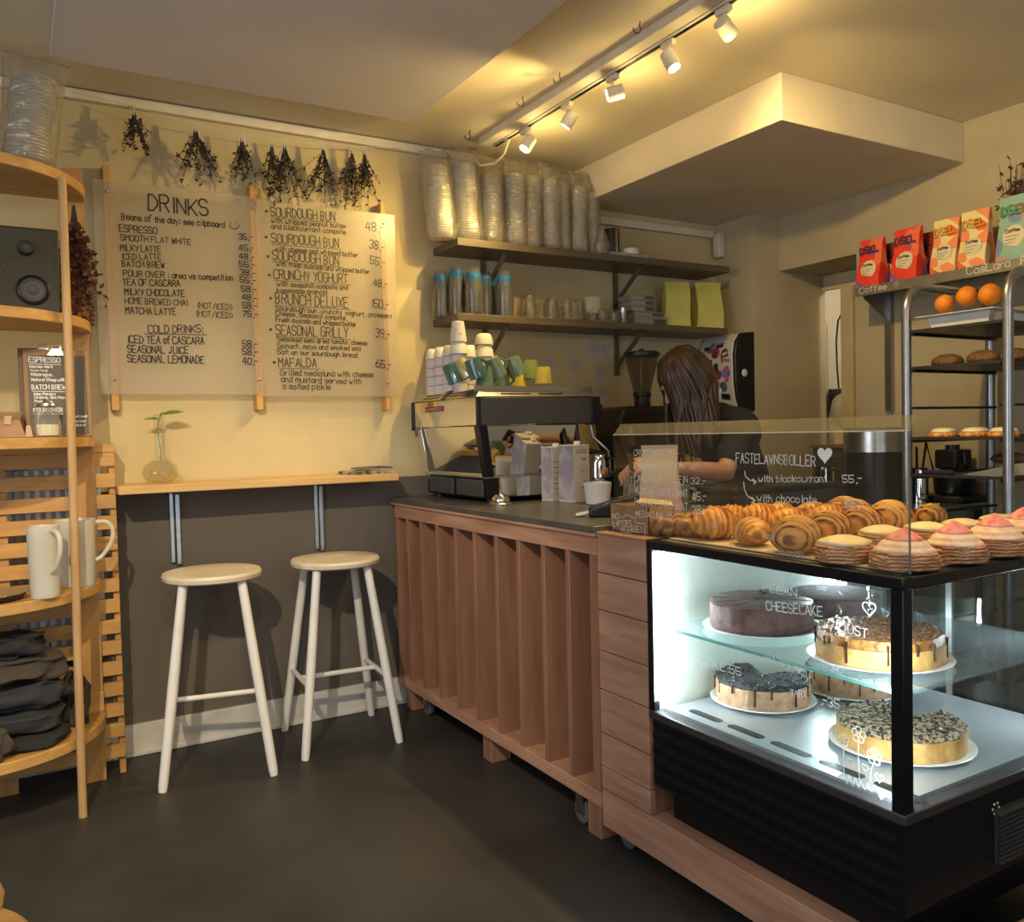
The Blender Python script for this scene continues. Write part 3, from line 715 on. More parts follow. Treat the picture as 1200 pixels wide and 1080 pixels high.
t2.build('lettering', M_INK, mb2, smooth=None)
for bx, bz in ((1.489, 1.50), (1.489, 2.215)):
    MB().lathe([(0.006, 0), (0.0055, 0.004), (0.002, 0.006)], (bx, YB-0.003, bz), 12, rot=(PI/2, 0, 0)).build('bolt', M_STEEL, mb2)

# garland of dried bunches on a string under the trim
gpts = [(0.25, YW-0.035, 2.588), (0.33, 3.62, 2.57), (0.455, 3.58, 2.545), (0.58, 3.58, 2.525), (0.71, 3.58, 2.512), (0.86, 3.58, 2.505), (1.03, 3.58, 2.502), (1.2, 3.58, 2.515), (1.42, 3.60, 2.54), (1.60, YW-0.035, 2.575)]
gs = MB().tube(gpts, 0.0014, 5); 
tag(gs.build('garland_string', M_STRING), 'thin pale string slung below the trim above the menu boards', 'string')
def gz(x):
    for a, b in zip(gpts, gpts[1:]):
        if a[0] <= x <= b[0]:
            q = (x-a[0])/(b[0]-a[0]); return a[1]+(b[1]-a[1])*q, a[2]+(b[2]-a[2])*q
    return 3.6, 2.53
gl = ['small dried bunch first from the left on the garland', 'bushy dried bunch second on the garland above the word DRINKS', 'slim dried bunch third on the garland', 'dried bunch above the middle batten of the boards', 'full dried bunch just right of the middle batten', 'wide dried bunch above the sourdough bun lines',
      'dried bunch second from the right end of the garland', 'last dried bunch at the right end of the garland']
for i, (px_, h_, sp_, ns_) in enumerate([(158, .15, .06, 22), (229, .20, .09, 30), (283, .19, .06, 22), (318, .20, .06, 22), (333, .24, .09, 30), (378, .22, .10, 30), (413, .25, .06, 28), (428, .24, .07, 26)]):
    x_ = at('y', 3.585, px_, 170).x
    y_, z_ = gz(x_)
    g_ = dried_bunch('dried_flower_bunch', gl[i], 'dried flowers', x_, y_, z_-0.02, h_, sp_*1.15, 30+i, M_DRYD, M_DRYS, 'dried bunches on the garland', False, int(ns_*1.1), 8, 0.0125)
    tm = MB()
    tm.tube([(x_-0.012, y_-0.004, z_-0.05), (x_-0.008, y_, z_+0.004), (x_, y_+0.002, z_+0.006), (x_+0.009, y_, z_-0.002), (x_+0.016, y_-0.004, z_-0.06)], 0.0018, 5)
    tm.tube([(x_, y_, z_-0.002), (x_, y_, z_-0.035)], 0.0035, 6)
    tm.build('string_tie', M_STRING, g_)

# ------------------------------------------------------------------ window bar shelf, brackets, stools, flask, newspaper
bar = thing('bar_shelf', 'long pine bar shelf fixed to the wall above the white stools', 'shelf', (0.88, 3.56, 1.06))
MB().box(0.336, 1.45, 3.43, YW-0.001, 1.060, 1.091).build('board', M_BAR, bar, bevel=0.003)
for x in (0.545, 1.145):
    b1 = MB(); b1.box(x, x+0.016, YW-0.02, YW-0.001, 0.76, 1.06); b1.box(x+0.022, x+0.04, YW-0.02, YW-0.001, 0.75, 1.04)
    bo = b1.build('bracket', mat('zinc', (0.55, 0.58, 0.62), 0.35, 0.9, scale=30), bar, bevel=0.002)
    MB().box(x-0.005, x+0.06, 3.50, YW-0.001, 1.046, 1.0598).build('bracket_arm', M_DGREY, bo, bevel=0.002)
M_STOOL = M_WHITE
M_SEAT = wood('white_washed_seat', (0.74, 0.66, 0.52), (0.62, 0.52, 0.38), 'x', rough=0.4)
def stool(label, x, y, rz, zt):
    t = thing('bar_stool', label, 'stool', (x, y, 0), rz, 'white bar stools')
    MB().lathe([(0.10, zt-0.034), (0.166, zt-0.033), (0.180, zt-0.026), (0.183, zt-0.012), (0.178, zt-0.002), (0.160, zt+0.0), (0.10, zt-0.003), (0.02, zt-0.004)], (0, 0, 0), 48).build('seat', M_SEAT, t, world=False)
    F = 0.193; T = 0.103; legs = {}
    for sx in (-1, 1):
        for sy in (-1, 1):
            a = Vector((sx*T, sy*T, zt-0.03)); b = Vector((sx*F, sy*F, 0.0)); legs[(sx, sy)] = (a, b)
            MB().tube([b, b.lerp(a, .03), a.lerp(b, .5), a], [0.0145, 0.017, 0.0185, 0.0165], 16).build('leg', M_STOOL, t, world=False)
    def on(s_, z): a, b = legs[s_]; return a.lerp(b, (a.z-z)/(a.z-b.z))
    for sx in (-1, 1):
        MB().cyl(on((sx, -1), 0.27), on((sx, 1), 0.27), 0.0105).build('side_rung', M_STOOL, t, world=False)
    MB().cyl((on((-1, -1), .27)+on((-1, 1), .27))/2, (on((1, -1), .27)+on((1, 1), .27))/2, 0.0105).build('cross_rung', M_STOOL, t, world=False)
    return t
stool('white wooden bar stool on the left, next to the slatted cover', 0.648, 3.385, math.radians(-11), 0.757)
stool('white wooden bar stool on the right, nearer the counter', 1.148, 3.415, math.radians(-4), 0.757)
fl = thing('flask_vase', 'round bottomed glass flask with water and a green sprig on the bar shelf', 'vase', (0.503, 3.57, 1.091))
MB().lathe([(0.02, 0), (0.048, 0.004), (0.066, 0.022), (0.070, 0.042), (0.060, 0.070), (0.036, 0.090), (0.022, 0.104), (0.0195, 0.125), (0.0205, 0.265), (0.022, 0.268)], (0.503, 3.57, 1.091), 40).build('glass_body', M_GLASS, fl)
MB().lathe([(0.02, 0.004), (0.046, 0.008), (0.063, 0.024), (0.066, 0.042), (0.056, 0.070), (0.034, 0.088)], (0.503, 3.57, 1.091), 32).build('water', glass('water', (0.90, 0.90, 0.82), 1.33, 0.02, body=0.03, bodycol=(0.8, 0.75, 0.55)), fl)
M_LEAF = mat('fresh_leaf', (0.17, 0.27, 0.035), 0.4, c2=(0.10, 0.17, 0.02), scale=30)
spr = MB().tube([(0.505, 3.57, 1.18), (0.507, 3.57, 1.22), (0.497, 3.57, 1.27), (0.501, 3.57, 1.33), (0.515, 3.57, 1.368)], 0.0022, 6)
so = spr.build('sprig', M_LEAF, fl)
lf = MB()
def leaf(mb, p, d, L, w, nrm):
    p = Vector(p); d = Vector(d).normalized(); s = d.cross(Vector(nrm)).normalized(); up = s.cross(d).normalized(); vs = []
    prof = [(0, 0), (0.25, 0.8), (0.5, 1.0), (0.75, 0.65), (1, 0)]
    top = [p+d*L*q+s*w*k-up*(0.15*L*q*q) for q, k in prof]; mid = [p+d*L*q+up*w*0.25*k-up*(0.15*L*q*q) for q, k in prof]; bot = [p+d*L*q-s*w*k-up*(0.15*L*q*q) for q, k in prof]
    o = top+mid+bot; fs = []
    for i in range(4): fs += [(i, i+1, 6+i, 5+i), (5+i, 6+i, 11+i, 10+i)]
    mb.add(o, fs)
leaf(lf, (0.513, 3.57, 1.362), (0.8, -0.35, 0.18), 0.085, 0.022, (0, -0.5, 1)); leaf(lf, (0.513, 3.57, 1.362), (0.2, -0.9, 0.1), 0.05, 0.018, (0, 0, 1)); leaf(lf, (0.505, 3.57, 1.345), (-0.9, -0.3, 0.05), 0.062, 0.016, (0, -0.4, 1))
lf.build('leaf', M_LEAF, so)
M_NEWS = mat('newsprint', (0.42, 0.38, 0.30), 0.8, c2=(0.07, 0.065, 0.06), scale=26, contrast=(0.40, 0.56))
M_NEWSD = mat('dark_magazine', (0.05, 0.048, 0.046), 0.6, c2=(0.20, 0.18, 0.14), scale=16)
M_NEWSL = mat('pale_newsprint', (0.60, 0.54, 0.42), 0.8, scale=20)
def paper_stack(name, label, c, size, rz, seed, m, lift=0.012):
    r_ = random.Random(seed); mb = MB(); n = 10
    for lay in range(3):
        top = []; bot = []
        for i in range(n+1):
            q = i/n-0.5
            z = size[2]*lay/3+lift*(0.4+0.6*math.sin(q*5+seed))*(0.5+abs(q))*(lay+0.3)/3
            for sy in (-1, 1):
                p = Vector((q*size[0]*(1-0.03*lay), sy*size[1]/2*(1-0.04*lay), z)); p.rotate(Euler((0, 0, rz+0.05*lay))); top.append(Vector(c)+p+Vector((0, 0, size[2]/3.2))); bot.append(Vector(c)+p)
        rings = [[bot[2*i], bot[2*i+1], top[2*i+1], top[2*i]] for i in range(n+1)]
        mb.loft(rings, True)
    return tag(mb.build(name, m, smooth=30), label, 'newspaper')
paper_stack('newspaper', 'folded newspaper lying at the right end of the bar shelf', (1.345, 3.55, 1.092), (0.20, 0.16, 0.012), 0.15, 2, M_NEWS, 0.006)
paper_stack('magazine', 'dark magazine lying on the newspaper on the bar shelf', (1.375, 3.56, 1.112), (0.16, 0.12, 0.006), -0.1, 1, M_NEWSD, 0.006)

# wooden chair whose seat corner shows at the lower left
ch = thing('wooden_chair', 'pine chair of which only the seat corner and post end show, bottom left corner', 'chair', (-0.19, 1.58, 0))
MB().lathe([(0.10, 0.42), (0.175, 0.42), (0.192, 0.432), (0.192, 0.446), (0.185, 0.452), (0.14, 0.445), (0.03, 0.442)], (-0.19, 1.60, 0), 48).build('seat', M_PINE, ch)
for sx in (-1, 1):
    for sy in (-1, 1):
        MB().cyl((-0.19+sx*0.15, 1.60+sy*0.15, 0), (-0.19+sx*0.12, 1.60+sy*0.12, 0.42), 0.014, 0.018).build('leg', M_PINEZ, ch)
MB().lathe([(0.008, 0), (0.02, 0.006), (0.024, 0.028), (0.018, 0.046), (0.005, 0.052)], (-0.062, 1.72, 0.447), 24).build('post_knob', M_PINEZ, ch)

# ------------------------------------------------------------------ counter with slatted front
CX = 1.512
M_TOP = mat('dark_worktop', (0.10, 0.095, 0.085), 0.32, c2=(0.075, 0.07, 0.063), scale=5, bump=0.02)
ct = thing('slatted_counter', 'fir counter with deep vertical fins and a dark worktop, under the coffee machine', 'counter', (1.8, 2.85, 0))
MB().box(CX-0.012, 2.22, 2.0705, 3.66, 0.948, 0.970).build('worktop', M_TOP, ct, bevel=0.003)
MB().box(CX-0.012, CX+0.01, 2.0705, 3.66, 0.938, 0.9478).build('worktop_edge', M_FIRY, ct, bevel=0.002)
MB().box(CX, CX+0.12, 2.075, 3.64, 0.880, 0.938).build('top_rail', M_FIRY, ct, bevel=0.002)
MB().box(CX, CX+0.14, 2.075, 3.64, 0.105, 0.150).build('bottom_rail', M_FIRY, ct, bevel=0.002)
ys_ = [2.075, 2.225, 2.37, 2.53, 2.69, 2.86, 3.02, 3.19, 3.35, 3.50, 3.618]
for i, y in enumerate(ys_):
    w = 0.040 if i == 0 else 0.022
    MB().box(CX+0.001, CX+0.11, y, y+w, 0.15, 0.880).build('fin', M_FIR, ct, bevel=0.0015, seg=1)
bk = MB(); zz = 0.155
k = 0
while zz < 0.87:
    bk.hexa([(CX+0.112,2.115,zz),(CX+0.135,2.115,zz),(CX+0.135,3.62,zz),(CX+0.112,3.62,zz),(CX+0.120,2.115,zz+0.083),(CX+0.135,2.115,zz+0.083),(CX+0.135,3.62,zz+0.083),(CX+0.120,3.62,zz+0.083)]); zz += 0.0905
bk.build('back_boards', M_FIR, ct)
MB().box(2.16, 2.20, 2.075, 3.64, 0.105, 0.94).build('rear_panel', M_FIRY, ct)
for y, x in ((2.085, CX+0.005), (2.80, CX+0.02), (3.54, CX+0.02)):
    MB().box(x, x+0.085, y, y+0.07, 0.0, 0.105).build('foot', M_FIR, ct, bevel=0.003)
def caster(parent, x, y, ztop):
    c = MB(); c.lathe([(0.02, -0.012), (0.038, -0.010), (0.04, 0), (0.038, 0.010), (0.02, 0.012)], (x, y, 0.0402), 24, rot=(0, PI/2, 0))
    o = c.build('caster_wheel', mat('caster_rubber', (0.10, 0.11, 0.12), 0.5), parent)
    f = MB(); f.box(x-0.018, x-0.013, y-0.02, y+0.02, 0.035, ztop); f.box(x+0.013, x+0.018, y-0.02, y+0.02, 0.035, ztop); f.box(x-0.025, x+0.025, y-0.028, y+0.028, ztop-0.005, ztop)
    f.build('fork', M_STEEL, o)
caster(ct, CX+0.03, 2.21, 0.105); caster(ct, CX+0.06, 3.45, 0.105)
# ------------------------------------------------------------------ clad end piece and plinth of the display
ce = thing('clad_counter_end', 'fir plank clad counter end between the finned counter and the glass display', 'counter', (1.75, 1.95, 0))
zs_ = [0.948, 0.831, 0.7185, 0.595, 0.476, 0.3435, 0.2417, 0.171]
for i, (a, b) in enumerate(zip(zs_, zs_[1:])):
    MB().box(CX, CX+0.02, 1.842, 2.070, b+0.0015, a-0.0015).build('plank', M_FIRY, ce, bevel=0.0015)
MB().box(CX+0.02, 2.05, 1.845, 2.060, 0.171, 0.940).build('carcass', M_FIR, ce)
MB().box(CX-0.004, 2.05, 1.842, 2.0695, 0.9472, 0.954).build('top_board', M_FIRY, ce, bevel=0.002)
pl = thing('display_plinth', 'fir beam plinth on casters carrying the glass display', 'plinth', (1.85, 1.5, 0))
MB().box(CX, CX+0.06, 0.94, 2.070, 0.055, 0.1695).build('front_beam', M_FIRY, pl, bevel=0.003)
MB().box(CX+0.06, 2.25, 0.955, 1.015, 0.055, 0.1695).build('side_beam', wood('fir_side', (0.42, 0.235, 0.15), (0.31, 0.155, 0.09), 'x', scale=7), pl, bevel=0.003)
MB().box(2.2, 2.26, 1.015, 2.05, 0.055, 0.1695).build('rear_beam', M_FIRY, pl)
MB().box(CX+0.06, 2.2, 1.5, 1.56, 0.08, 0.169).build('cross_beam', M_FIR, pl)
MB().box(CX+0.06, 2.2, 1.79, 2.05, 0.145, 0.169).build('deck_board', M_FIR, pl)
caster(pl, CX+0.05, 2.0, 0.055+0.003); caster(pl, CX+0.05, 1.0, 0.058); caster(pl, 2.23, 1.0, 0.058); caster(pl, 2.23, 2.0, 0.058)

# ------------------------------------------------------------------ wall shelves
M_SHELF = wood('dark_shelf', (0.135, 0.105, 0.07), (0.095, 0.072, 0.048), 'x', rough=0.45)
SZ1, SZ2 = 2.139, 1.801
def wall_shelf(label, z, x0, x1):
    t = thing('wall_shelf', label, 'shelf', ((x0+x1)/2, 3.56, z-0.03), 0, 'dark wall shelves above the coffee machine')
    MB().box(x0, x1, 3.43, YW-0.001, z-0.034, z).build('board', M_SHELF, t, bevel=0.002)
    for x in (2.03, 2.84):
        MB().tube([(x, YW-0.012, z-0.20), (x, 3.46, z-0.042)], 0.012, 8).build('bracket', M_SHELF, t)
        MB().box(x-0.012, x+0.012, YW-0.014, YW-0.001, z-0.25, z-0.034).build('bracket_plate', M_SHELF, t)
    return t
wall_shelf('upper dark wall shelf carrying the bagged cup stacks', SZ1, 1.765, 3.44)
wall_shelf('lower dark wall shelf carrying glasses and cup stacks', SZ2, 1.755, 3.42)

# bags of stacked cups on the upper shelf
bl = ['shaded bag of cups at the left end of the upper shelf', 'tall bag of cups with a wide neck, second on the upper shelf', 'bag of cups third on the upper shelf, its ribs clearly showing', 'bag of cups fourth on the upper shelf', 'bag of cups fifth on the upper shelf',
      'bag of cups sixth on the upper shelf', 'bag of cups seventh on the upper shelf', 'slim bag of cups eighth on the upper shelf', 'last bag of cups at the right of the row on the upper shelf']
bx_ = [(517, .40, .064), (545, .43, .066), (575, .405, .062), (600, .425, .056), (621, .43, .056), (642, .425, .052), (658, .415, .046), (674, .40, .048), (693, .395, .046)]
for i, (px_, h_, r_) in enumerate(bx_):
    x_ = at('y', 3.53, px_+3, 285).x
    cup_bag(x_, 3.53+0.012*(-1)**i, SZ1+0.001, h_, r_, 50+i, bl[i], 'bagged cup stacks on the upper shelf', (-0.06 if i < 2 else 0.02*math.sin(i*2), 0))
tl = at('y', 3.47, 704, 290)
tb = crinkle([(0.014, 0), (0.036, 0.006), (0.040, 0.05), (0.026, 0.10), (0.010, 0.14)], (tl.x+0.008, 3.47, SZ1+0.001), 20, 77, 0.07).build('plastic_bag', M_BAG, smooth=60)
tag(tb, 'small crumpled clear bag right of the cup bags on the upper shelf', 'plastic bag')
ks = thing('black_cup_stack', 'black paper cup stack with a steel band at the right part of the upper shelf', 'cups', (2.70, 3.52, SZ1+0.0265))
M_CLEARP = mat('clear_tray_plastic', (0.60, 0.58, 0.52), 0.25, scale=10, alpha=0.6)
ob = tag(MB().box(2.655, 2.905, 3.47, 3.62, SZ1+0.0005, SZ1+0.026).build('lid_tray', M_CLEARP, bevel=0.006), 'low clear plastic tray under the black cups on the upper shelf', 'tray')
MB().lathe([(0.040, 0), (0.041, 0.004), (0.041, 0.115), (0.039, 0.12)], (2.70, 3.52, SZ1+0.0265), 28).build('cups', M_BLACK, ks)
MB().box(2.693, 2.707, 3.476, 3.480, SZ1+0.0265, SZ1+0.14).build('band', M_STEEL, ks)
tag(MB().lathe([(0.045, 0), (0.05, 0.004), (0.05, 0.03), (0.044, 0.034), (0.01, 0.035)], (2.825, 3.53, SZ1+0.0265), 28).build('paper_lid_stack', M_PORC), 'short stack of white lids on the clear tray beside the black cups', 'lids')
tag(MB().box(3.53, PX_-0.001, 3.60, YW-0.0305, 2.235, 2.375).build('wall_sensor', mat('grey_white_plastic', (0.62, 0.58, 0.52), 0.5), bevel=0.012, seg=3), 'white sensor box high in the wall corner right of the shelves', 'sensor box')

# clear nested cups with blue band on the lower shelf
M_CLEAR = glass('clear_cup', (0.93, 0.93, 0.92), 1.5, 0.06, body=0.035, bodycol=(0.6, 0.6, 0.58))
M_BLUE = mat('blue_print', (0.03, 0.20, 0.45), 0.3, scale=10, alpha=0.55)
def cup_mesh(r0, r1, h):   # upside down: rim at the bottom
    return [(r1*0.90, 0.0), (r1*1.04, 0.0), (r1*1.05, 0.004), (r1, 0.006), (r0, h), (r0*0.6, h), (r0*0.6, h-0.001), (r0*0.97, h-0.002), (r1*0.97, 0.006)]
plast = None
cst = [('leftmost stack', 517, 3.60, 18, 0.0065, 0.115), ('second stack from the left', 536, 3.55, 20, 0.0065, 0.118), ('front stack under the shelf bracket', 556, 3.475, 17, 0.0065, 0.11), ('stack behind the bracket', 569, 3.60, 19, 0.0065, 0.115), ('slim stack left of the last one', 582, 3.60, 16, 0.0065, 0.1), ('last clear stack on the right', 592, 3.49, 17, 0.0065, 0.11)]
for si, (wh, px_, y_, n_, st_, h_) in enumerate(cst):
    lbc = 'clear plastic cup in the %s on the lower shelf' % wh
    p = at('y', y_, px_, 362)
    if plast is None:
        plast = thing('clear_cup', lbc, 'cup', (p.x, y_, SZ2+0.001), 0, 'nested clear cups in the '+wh)
        MB().lathe(cup_mesh(0.030, 0.043, 0.112), (0, 0, 0), 20).build('cup', M_CLEAR, plast, world=False)
        MB().lathe([(0.0332, 0.088), (0.0352, 0.070), (0.0356, 0.070), (0.0336, 0.088)], (0, 0, 0), 20).build('blue_band', M_BLUE, plast, world=False)
        first = True
    for i in range(n_):
        if first: first = False; continue
        dup(plast, (p.x+0.0008*math.sin(i), y_, SZ2+0.001+i*st_), None, lbc, 'nested clear cups in the '+wh, 0.92 if si in (0, 4) else 1.0)

# upside down drinking glasses
M_TUMB = glass('tumbler_glass', (0.84, 0.84, 0.80), 2.0, 0.03, body=0.03, bodycol=(0.9, 0.85, 0.7), bump=0.5, bscale=70)
gla = [(616, 3.62, .130, 'tall glass at the back left of the glasses on the lower shelf'), (621, 3.49, .112, 'front glass at the left of the glasses on the lower shelf'), (634, 3.56, .088, 'low glass second in the front row of glasses'), (644, 3.62, .125, 'tall glass at the back middle of the glasses'),
       (647, 3.48, .105, 'front glass in the middle of the glasses'), (657, 3.56, .112, 'glass just right of the middle of the glasses'), (664, 3.48, .105, 'front glass left of the fluted cup stack'), (675, 3.62, .128, 'tall glass at the back right of the glasses'), (679, 3.52, .115, 'glass right beside the fluted cup stack'), (673, 3.46, .09, 'low front glass beside the fluted cup stack')]
for px_, y_, h_, lb in gla:
    p = at('y', y_, px_, 372)
    g = MB().lathe([(0.031, 0), (0.034, 0.0), (0.0335, 0.004), (0.031, h_-0.006), (0.027, h_), (0.01, h_+0.0005), (0.01, h_-0.012), (0.026, h_-0.014), (0.030, 0.004)], (p.x, y_, SZ2+0.0005), 24)
    tag(g.build('drinking_glass', M_TUMB), lb, 'glass', 'upside down glasses on the lower shelf')
fp = at('y', 3.50, 694, 372)
fluw = lambda a, z: 1+0.06*math.cos(20*a)
fc = thing('paper_filter_cups', 'stack of fluted cream paper cups standing in a small glass on the lower shelf', 'paper cups', (fp.x, 3.50, SZ2))
MB().lathe([(0.022, 0.0005), (0.026, 0.002), (0.027, 0.055), (0.025, 0.055)], (fp.x, 3.50, SZ2), 24).build('holder', M_TUMB, fc)
fm = MB()
for i in range(8): fm.lathe([(0.024, 0.045+i*0.008), (0.041, 0.068+i*0.008), (0.0405, 0.0695+i*0.008), (0.02, 0.05+i*0.008)], (fp.x, 3.50, SZ2), 80, wob=fluw)
fm.build('fluted_cups', mat('cream_paper', (0.72, 0.64, 0.42), 0.8), fc)
for px_, y_, lb in ((706, 3.47, 'small round glass jug left of the other small jug on the lower shelf'), (719, 3.47, 'small round glass jug beside the steel tumbler')):
    p = at('y', y_, px_, 375)
    j = thing('glass_jug', lb, 'jug', (p.x, y_, SZ2), 0, 'small glass jugs')
    MB().lathe([(0.024, 0.0005), (0.030, 0.004), (0.033, 0.03), (0.028, 0.058), (0.030, 0.062), (0.026, 0.058), (0.030, 0.03), (0.02, 0.006)], (p.x, y_, SZ2), 24).build('body', M_TUMB, j)
    MB().tube([(p.x+0.028, y_-0.01, SZ2+0.052), (p.x+0.048, y_-0.015, SZ2+0.05), (p.x+0.050, y_-0.015, SZ2+0.028), (p.x+0.032, y_-0.01, SZ2+0.014)], 0.004, 8).build('handle', M_TUMB, j)
p = at('y', 3.48, 730, 378)
tag(MB().lathe([(0.017, 0.0005), (0.018, 0.002), (0.019, 0.082), (0.017, 0.082), (0.016, 0.006)], (p.x, 3.48, SZ2), 24).build('steel_tumbler', M_STEEL), 'narrow steel tumbler between jugs and plastic tubs', 'tumbler')
# clear takeaway tubs
M_TUB = mat('takeaway_plastic', (0.46, 0.42, 0.34), 0.25, scale=12, alpha=0.8, c2=(0.35, 0.32, 0.26))
M_TUBL = mat('tub_label', (0.10, 0.095, 0.085), 0.6)
zt = SZ2+0.0005
for i, (x0_, x1_, h_, w_) in enumerate([(745, 783, .044, 'lowest'), (745, 780, .026, 'second'), (741, 768, .030, 'third'), (741, 769, .028, 'fourth'), (741, 768, .026, 'topmost')]):
    a = at('y', 3.49, x0_, 380).x; b = at('y', 3.49, x1_, 380).x
    t = thing('takeaway_tub', '%s clear takeaway tub of the stack left of the yellow bags' % w_, 'tub', ((a+b)/2, 3.55, zt), 0, 'stacked takeaway tubs')
    MB().box(a, b, 3.49, 3.61, zt, zt+h_*0.8).build('tub', M_TUB, t, bevel=0.005)
    MB().box(a-0.003, b+0.003, 3.487, 3.613, zt+h_*0.8, zt+h_).build('lid', M_CLEARP, t, bevel=0.003)
    MB().box(a+(b-a)*0.55, a+(b-a)*0.92, 3.4875, 3.49, zt+h_*0.2, zt+h_*0.75).build('label', M_TUBL, t)
    zt += h_+0.0012
# yellow green coffee bags
def pouch(name, label, cat, c, w, d, h, rz, m, group=None, topw=1.0, lean=0.0, fold=False):
    c = Vector(c); R = Euler((0, 0, rz)).to_matrix()
    t = thing(name, label, cat, c, 0, group)
    rings = []; n = 9
    for i in range(n):
        q = i/(n-1)
        dd = d*(1-q**1.6)+0.004; ww = w*(1+(topw-1)*q)*(1-0.03*math.sin(q*PI)); z = h*q
        k = 0.012*math.sin(q*7+c.x*9)
        ring = []
        for (ux, uy) in [(-1, -1), (-0.4, -1.12), (0.4, -1.10), (1, -1), (1.06, 0), (1, 1), (0.4, 1.1), (-0.4, 1.1), (-1, 1), (-1.06, 0)]:
            side = 1.0 if abs(uy) else 1-0.10*math.sin(q*PI)*1.2
            ring.append(c+R@Vector((ux*ww/2*side+lean*q, uy*dd/2+k*(abs(uy) > 0)*uy*0.5+lean*0.2*q, z)))
        rings.append(ring)
    mb = MB().loft(rings, True)
    mb.build('pouch', m, t, smooth=50)
    return t, R
M_YEL = mat('yellow_paper', (0.62, 0.60, 0.17), 0.55, c2=(0.50, 0.50, 0.13), scale=6, bump=0.35, bscale=9)
pa = at('y', 3.52, 793, 384); pouch('coffee_bag', 'plain yellow green coffee bag leaning on the tub stack', 'coffee bag', (pa.x-0.005, 3.53, SZ2+0.001), 0.155, 0.075, 0.250, math.radians(-14), M_YEL, 'yellow coffee bags', 0.92, 0.02)
pa = at('y', 3.52, 831, 386); pouch('coffee_bag', 'plain yellow green coffee bag at the right end of the lower shelf', 'coffee bag', (pa.x-0.005, 3.53, SZ2+0.001), 0.165, 0.08, 0.262, math.radians(-14), M_YEL, 'yellow coffee bags', 0.92, 0.01)
# slips of paper on the wall
M_SLIP = mat('slip_paper', (0.55, 0.52, 0.47), 0.8)
sl_ = [(674, 432, .056, .085, 0.06, 'paper slip taped lowest left, apart from the other slips'), (694, 410, .062, .085, 0.22, 'tilted slip first of the three in the top row'), (707, 410, .06, .085, 0.12, 'slip in the middle of the three in the top row'), (720, 406, .06, .085, 0.2, 'slip at the right of the three in the top row'), (704, 437, .062, .082, -0.03, 'slip just below the top row of three'), (706, 461, .060, .082, 0.0, 'lowest slip of the column under the top row'), (645, 430, .04, .09, 0.03, 'brownish slip behind the yellow mug')]
for px_, py_, w_, h_, r_, lb in sl_:
    c = at('y', YW-0.004, px_, py_)
    t = thing('paper_slip', lb, 'paper note', (c.x, YW-0.004, c.z), 0, 'paper slips taped above the machine')
    MB().obox(c, (w_, 0.0012, h_), (0.06, r_, 0)).build('slip', M_SLIP, t)
    q = MB(); u = Vector((math.cos(r_), 0, -math.sin(r_))); v = Vector((math.sin(r_), 0, math.cos(r_)))
    for i in range(6):
        a = c+v*(h_*(0.35-0.12*i))+Vector((0, -0.004, 0)); ribbon(q, [a-u*w_*0.36, a+u*w_*(0.3-0.06*(i % 3))], 0.0016, NB)
    q.build('writing', M_DGREY, t, smooth=None)

# ------------------------------------------------------------------ espresso machine
em = thing('espresso_machine', 'polished steel espresso machine on the finned counter, mugs piled on top', 'espresso machine', (1.9, 3.3, 0.97))
x0, x1, y0, y1 = 1.602, 2.205, 2.985, 3.62
MB().box(x0+0.006, x1-0.006, y0+0.006, y1-0.006, 1.287, 1.404).build('body', M_CHROME, em, bevel=0.004)
MB().box(x0+0.02, x1-0.04, y0, y0+0.006, 1.290, 1.400).build('side_panel', mat('dark_brushed_panel', (0.16, 0.16, 0.165), 0.30, 0.85, scale=40, stretch=(1, 1, 12)), em, bevel=0.002)
MB().box(x0, x0+0.02, y0-0.004, y0+0.01, 1.283, 1.404).build('corner_strip', M_BLACK, em, bevel=0.002)
MB().box(x1-0.04, x1+0.005, y0-0.004, y0+0.05, 1.283, 1.404).build('corner_strip', M_BLACK, em, bevel=0.002)
MB().box(x0-0.002, x0+0.012, y1-0.01, y1+0.002, 1.275, 1.404).build('corner_strip', M_BLACK, em, bevel=0.002)
MB().lathe([(0.03, 0), (0.032, 0.01), (0.026, 0.02)], (x1+0.005, y0+0.03, 1.35), 20, rot=(0, PI/2, 0)).build('steam_knob', M_BLACK, em)
tp = MB()
a, b = 0.0, 0.035
tp.hexa([(x0+a,y0+a,1.404),(x1-a,y0+a,1.404),(x1-a,y1-a,1.404),(x0+a,y1-a,1.404),(x0+b,y0+b,1.437),(x1-b,y0+b,1.437),(x1-b,y1-b,1.437),(x0+b,y1-b,1.437)])
tp.build('cup_tray', M_STEEL, em, bevel=0.002)
for (ya, yb) in ((y0+0.10, y0+0.26), (y0+0.36, y0+0.52)):
    for zq in (0.3, 0.65):
        xx = x0+b*zq-0.0006; zz_ = 1.404+0.033*zq
        MB().hexa([(xx-.001,ya,zz_),(xx+.002,ya,zz_),(xx+.002,yb,zz_),(xx-.001,yb,zz_),(xx,ya,zz_+.004),(xx+.003,ya,zz_+.004),(xx+.003,yb,zz_+.004),(xx,yb,zz_+.004)]).build('slot', M_BLACK, em)
for (xa, xb) in ((x0+0.12, x0+0.26), (x0+0.30, x0+0.42)):
    for zq in (0.3, 0.65):
        yy = y0+b*zq-0.0006; zz_ = 1.404+0.033*zq
        MB().hexa([(xa,yy-.001,zz_),(xb,yy-.001,zz_),(xb,yy+.002,zz_),(xa,yy+.002,zz_),(xa,yy,zz_+.004),(xb,yy,zz_+.004),(xb,yy+.003,zz_+.004),(xa,yy+.003,zz_+.004)]).build('slot', M_BLACK, em)
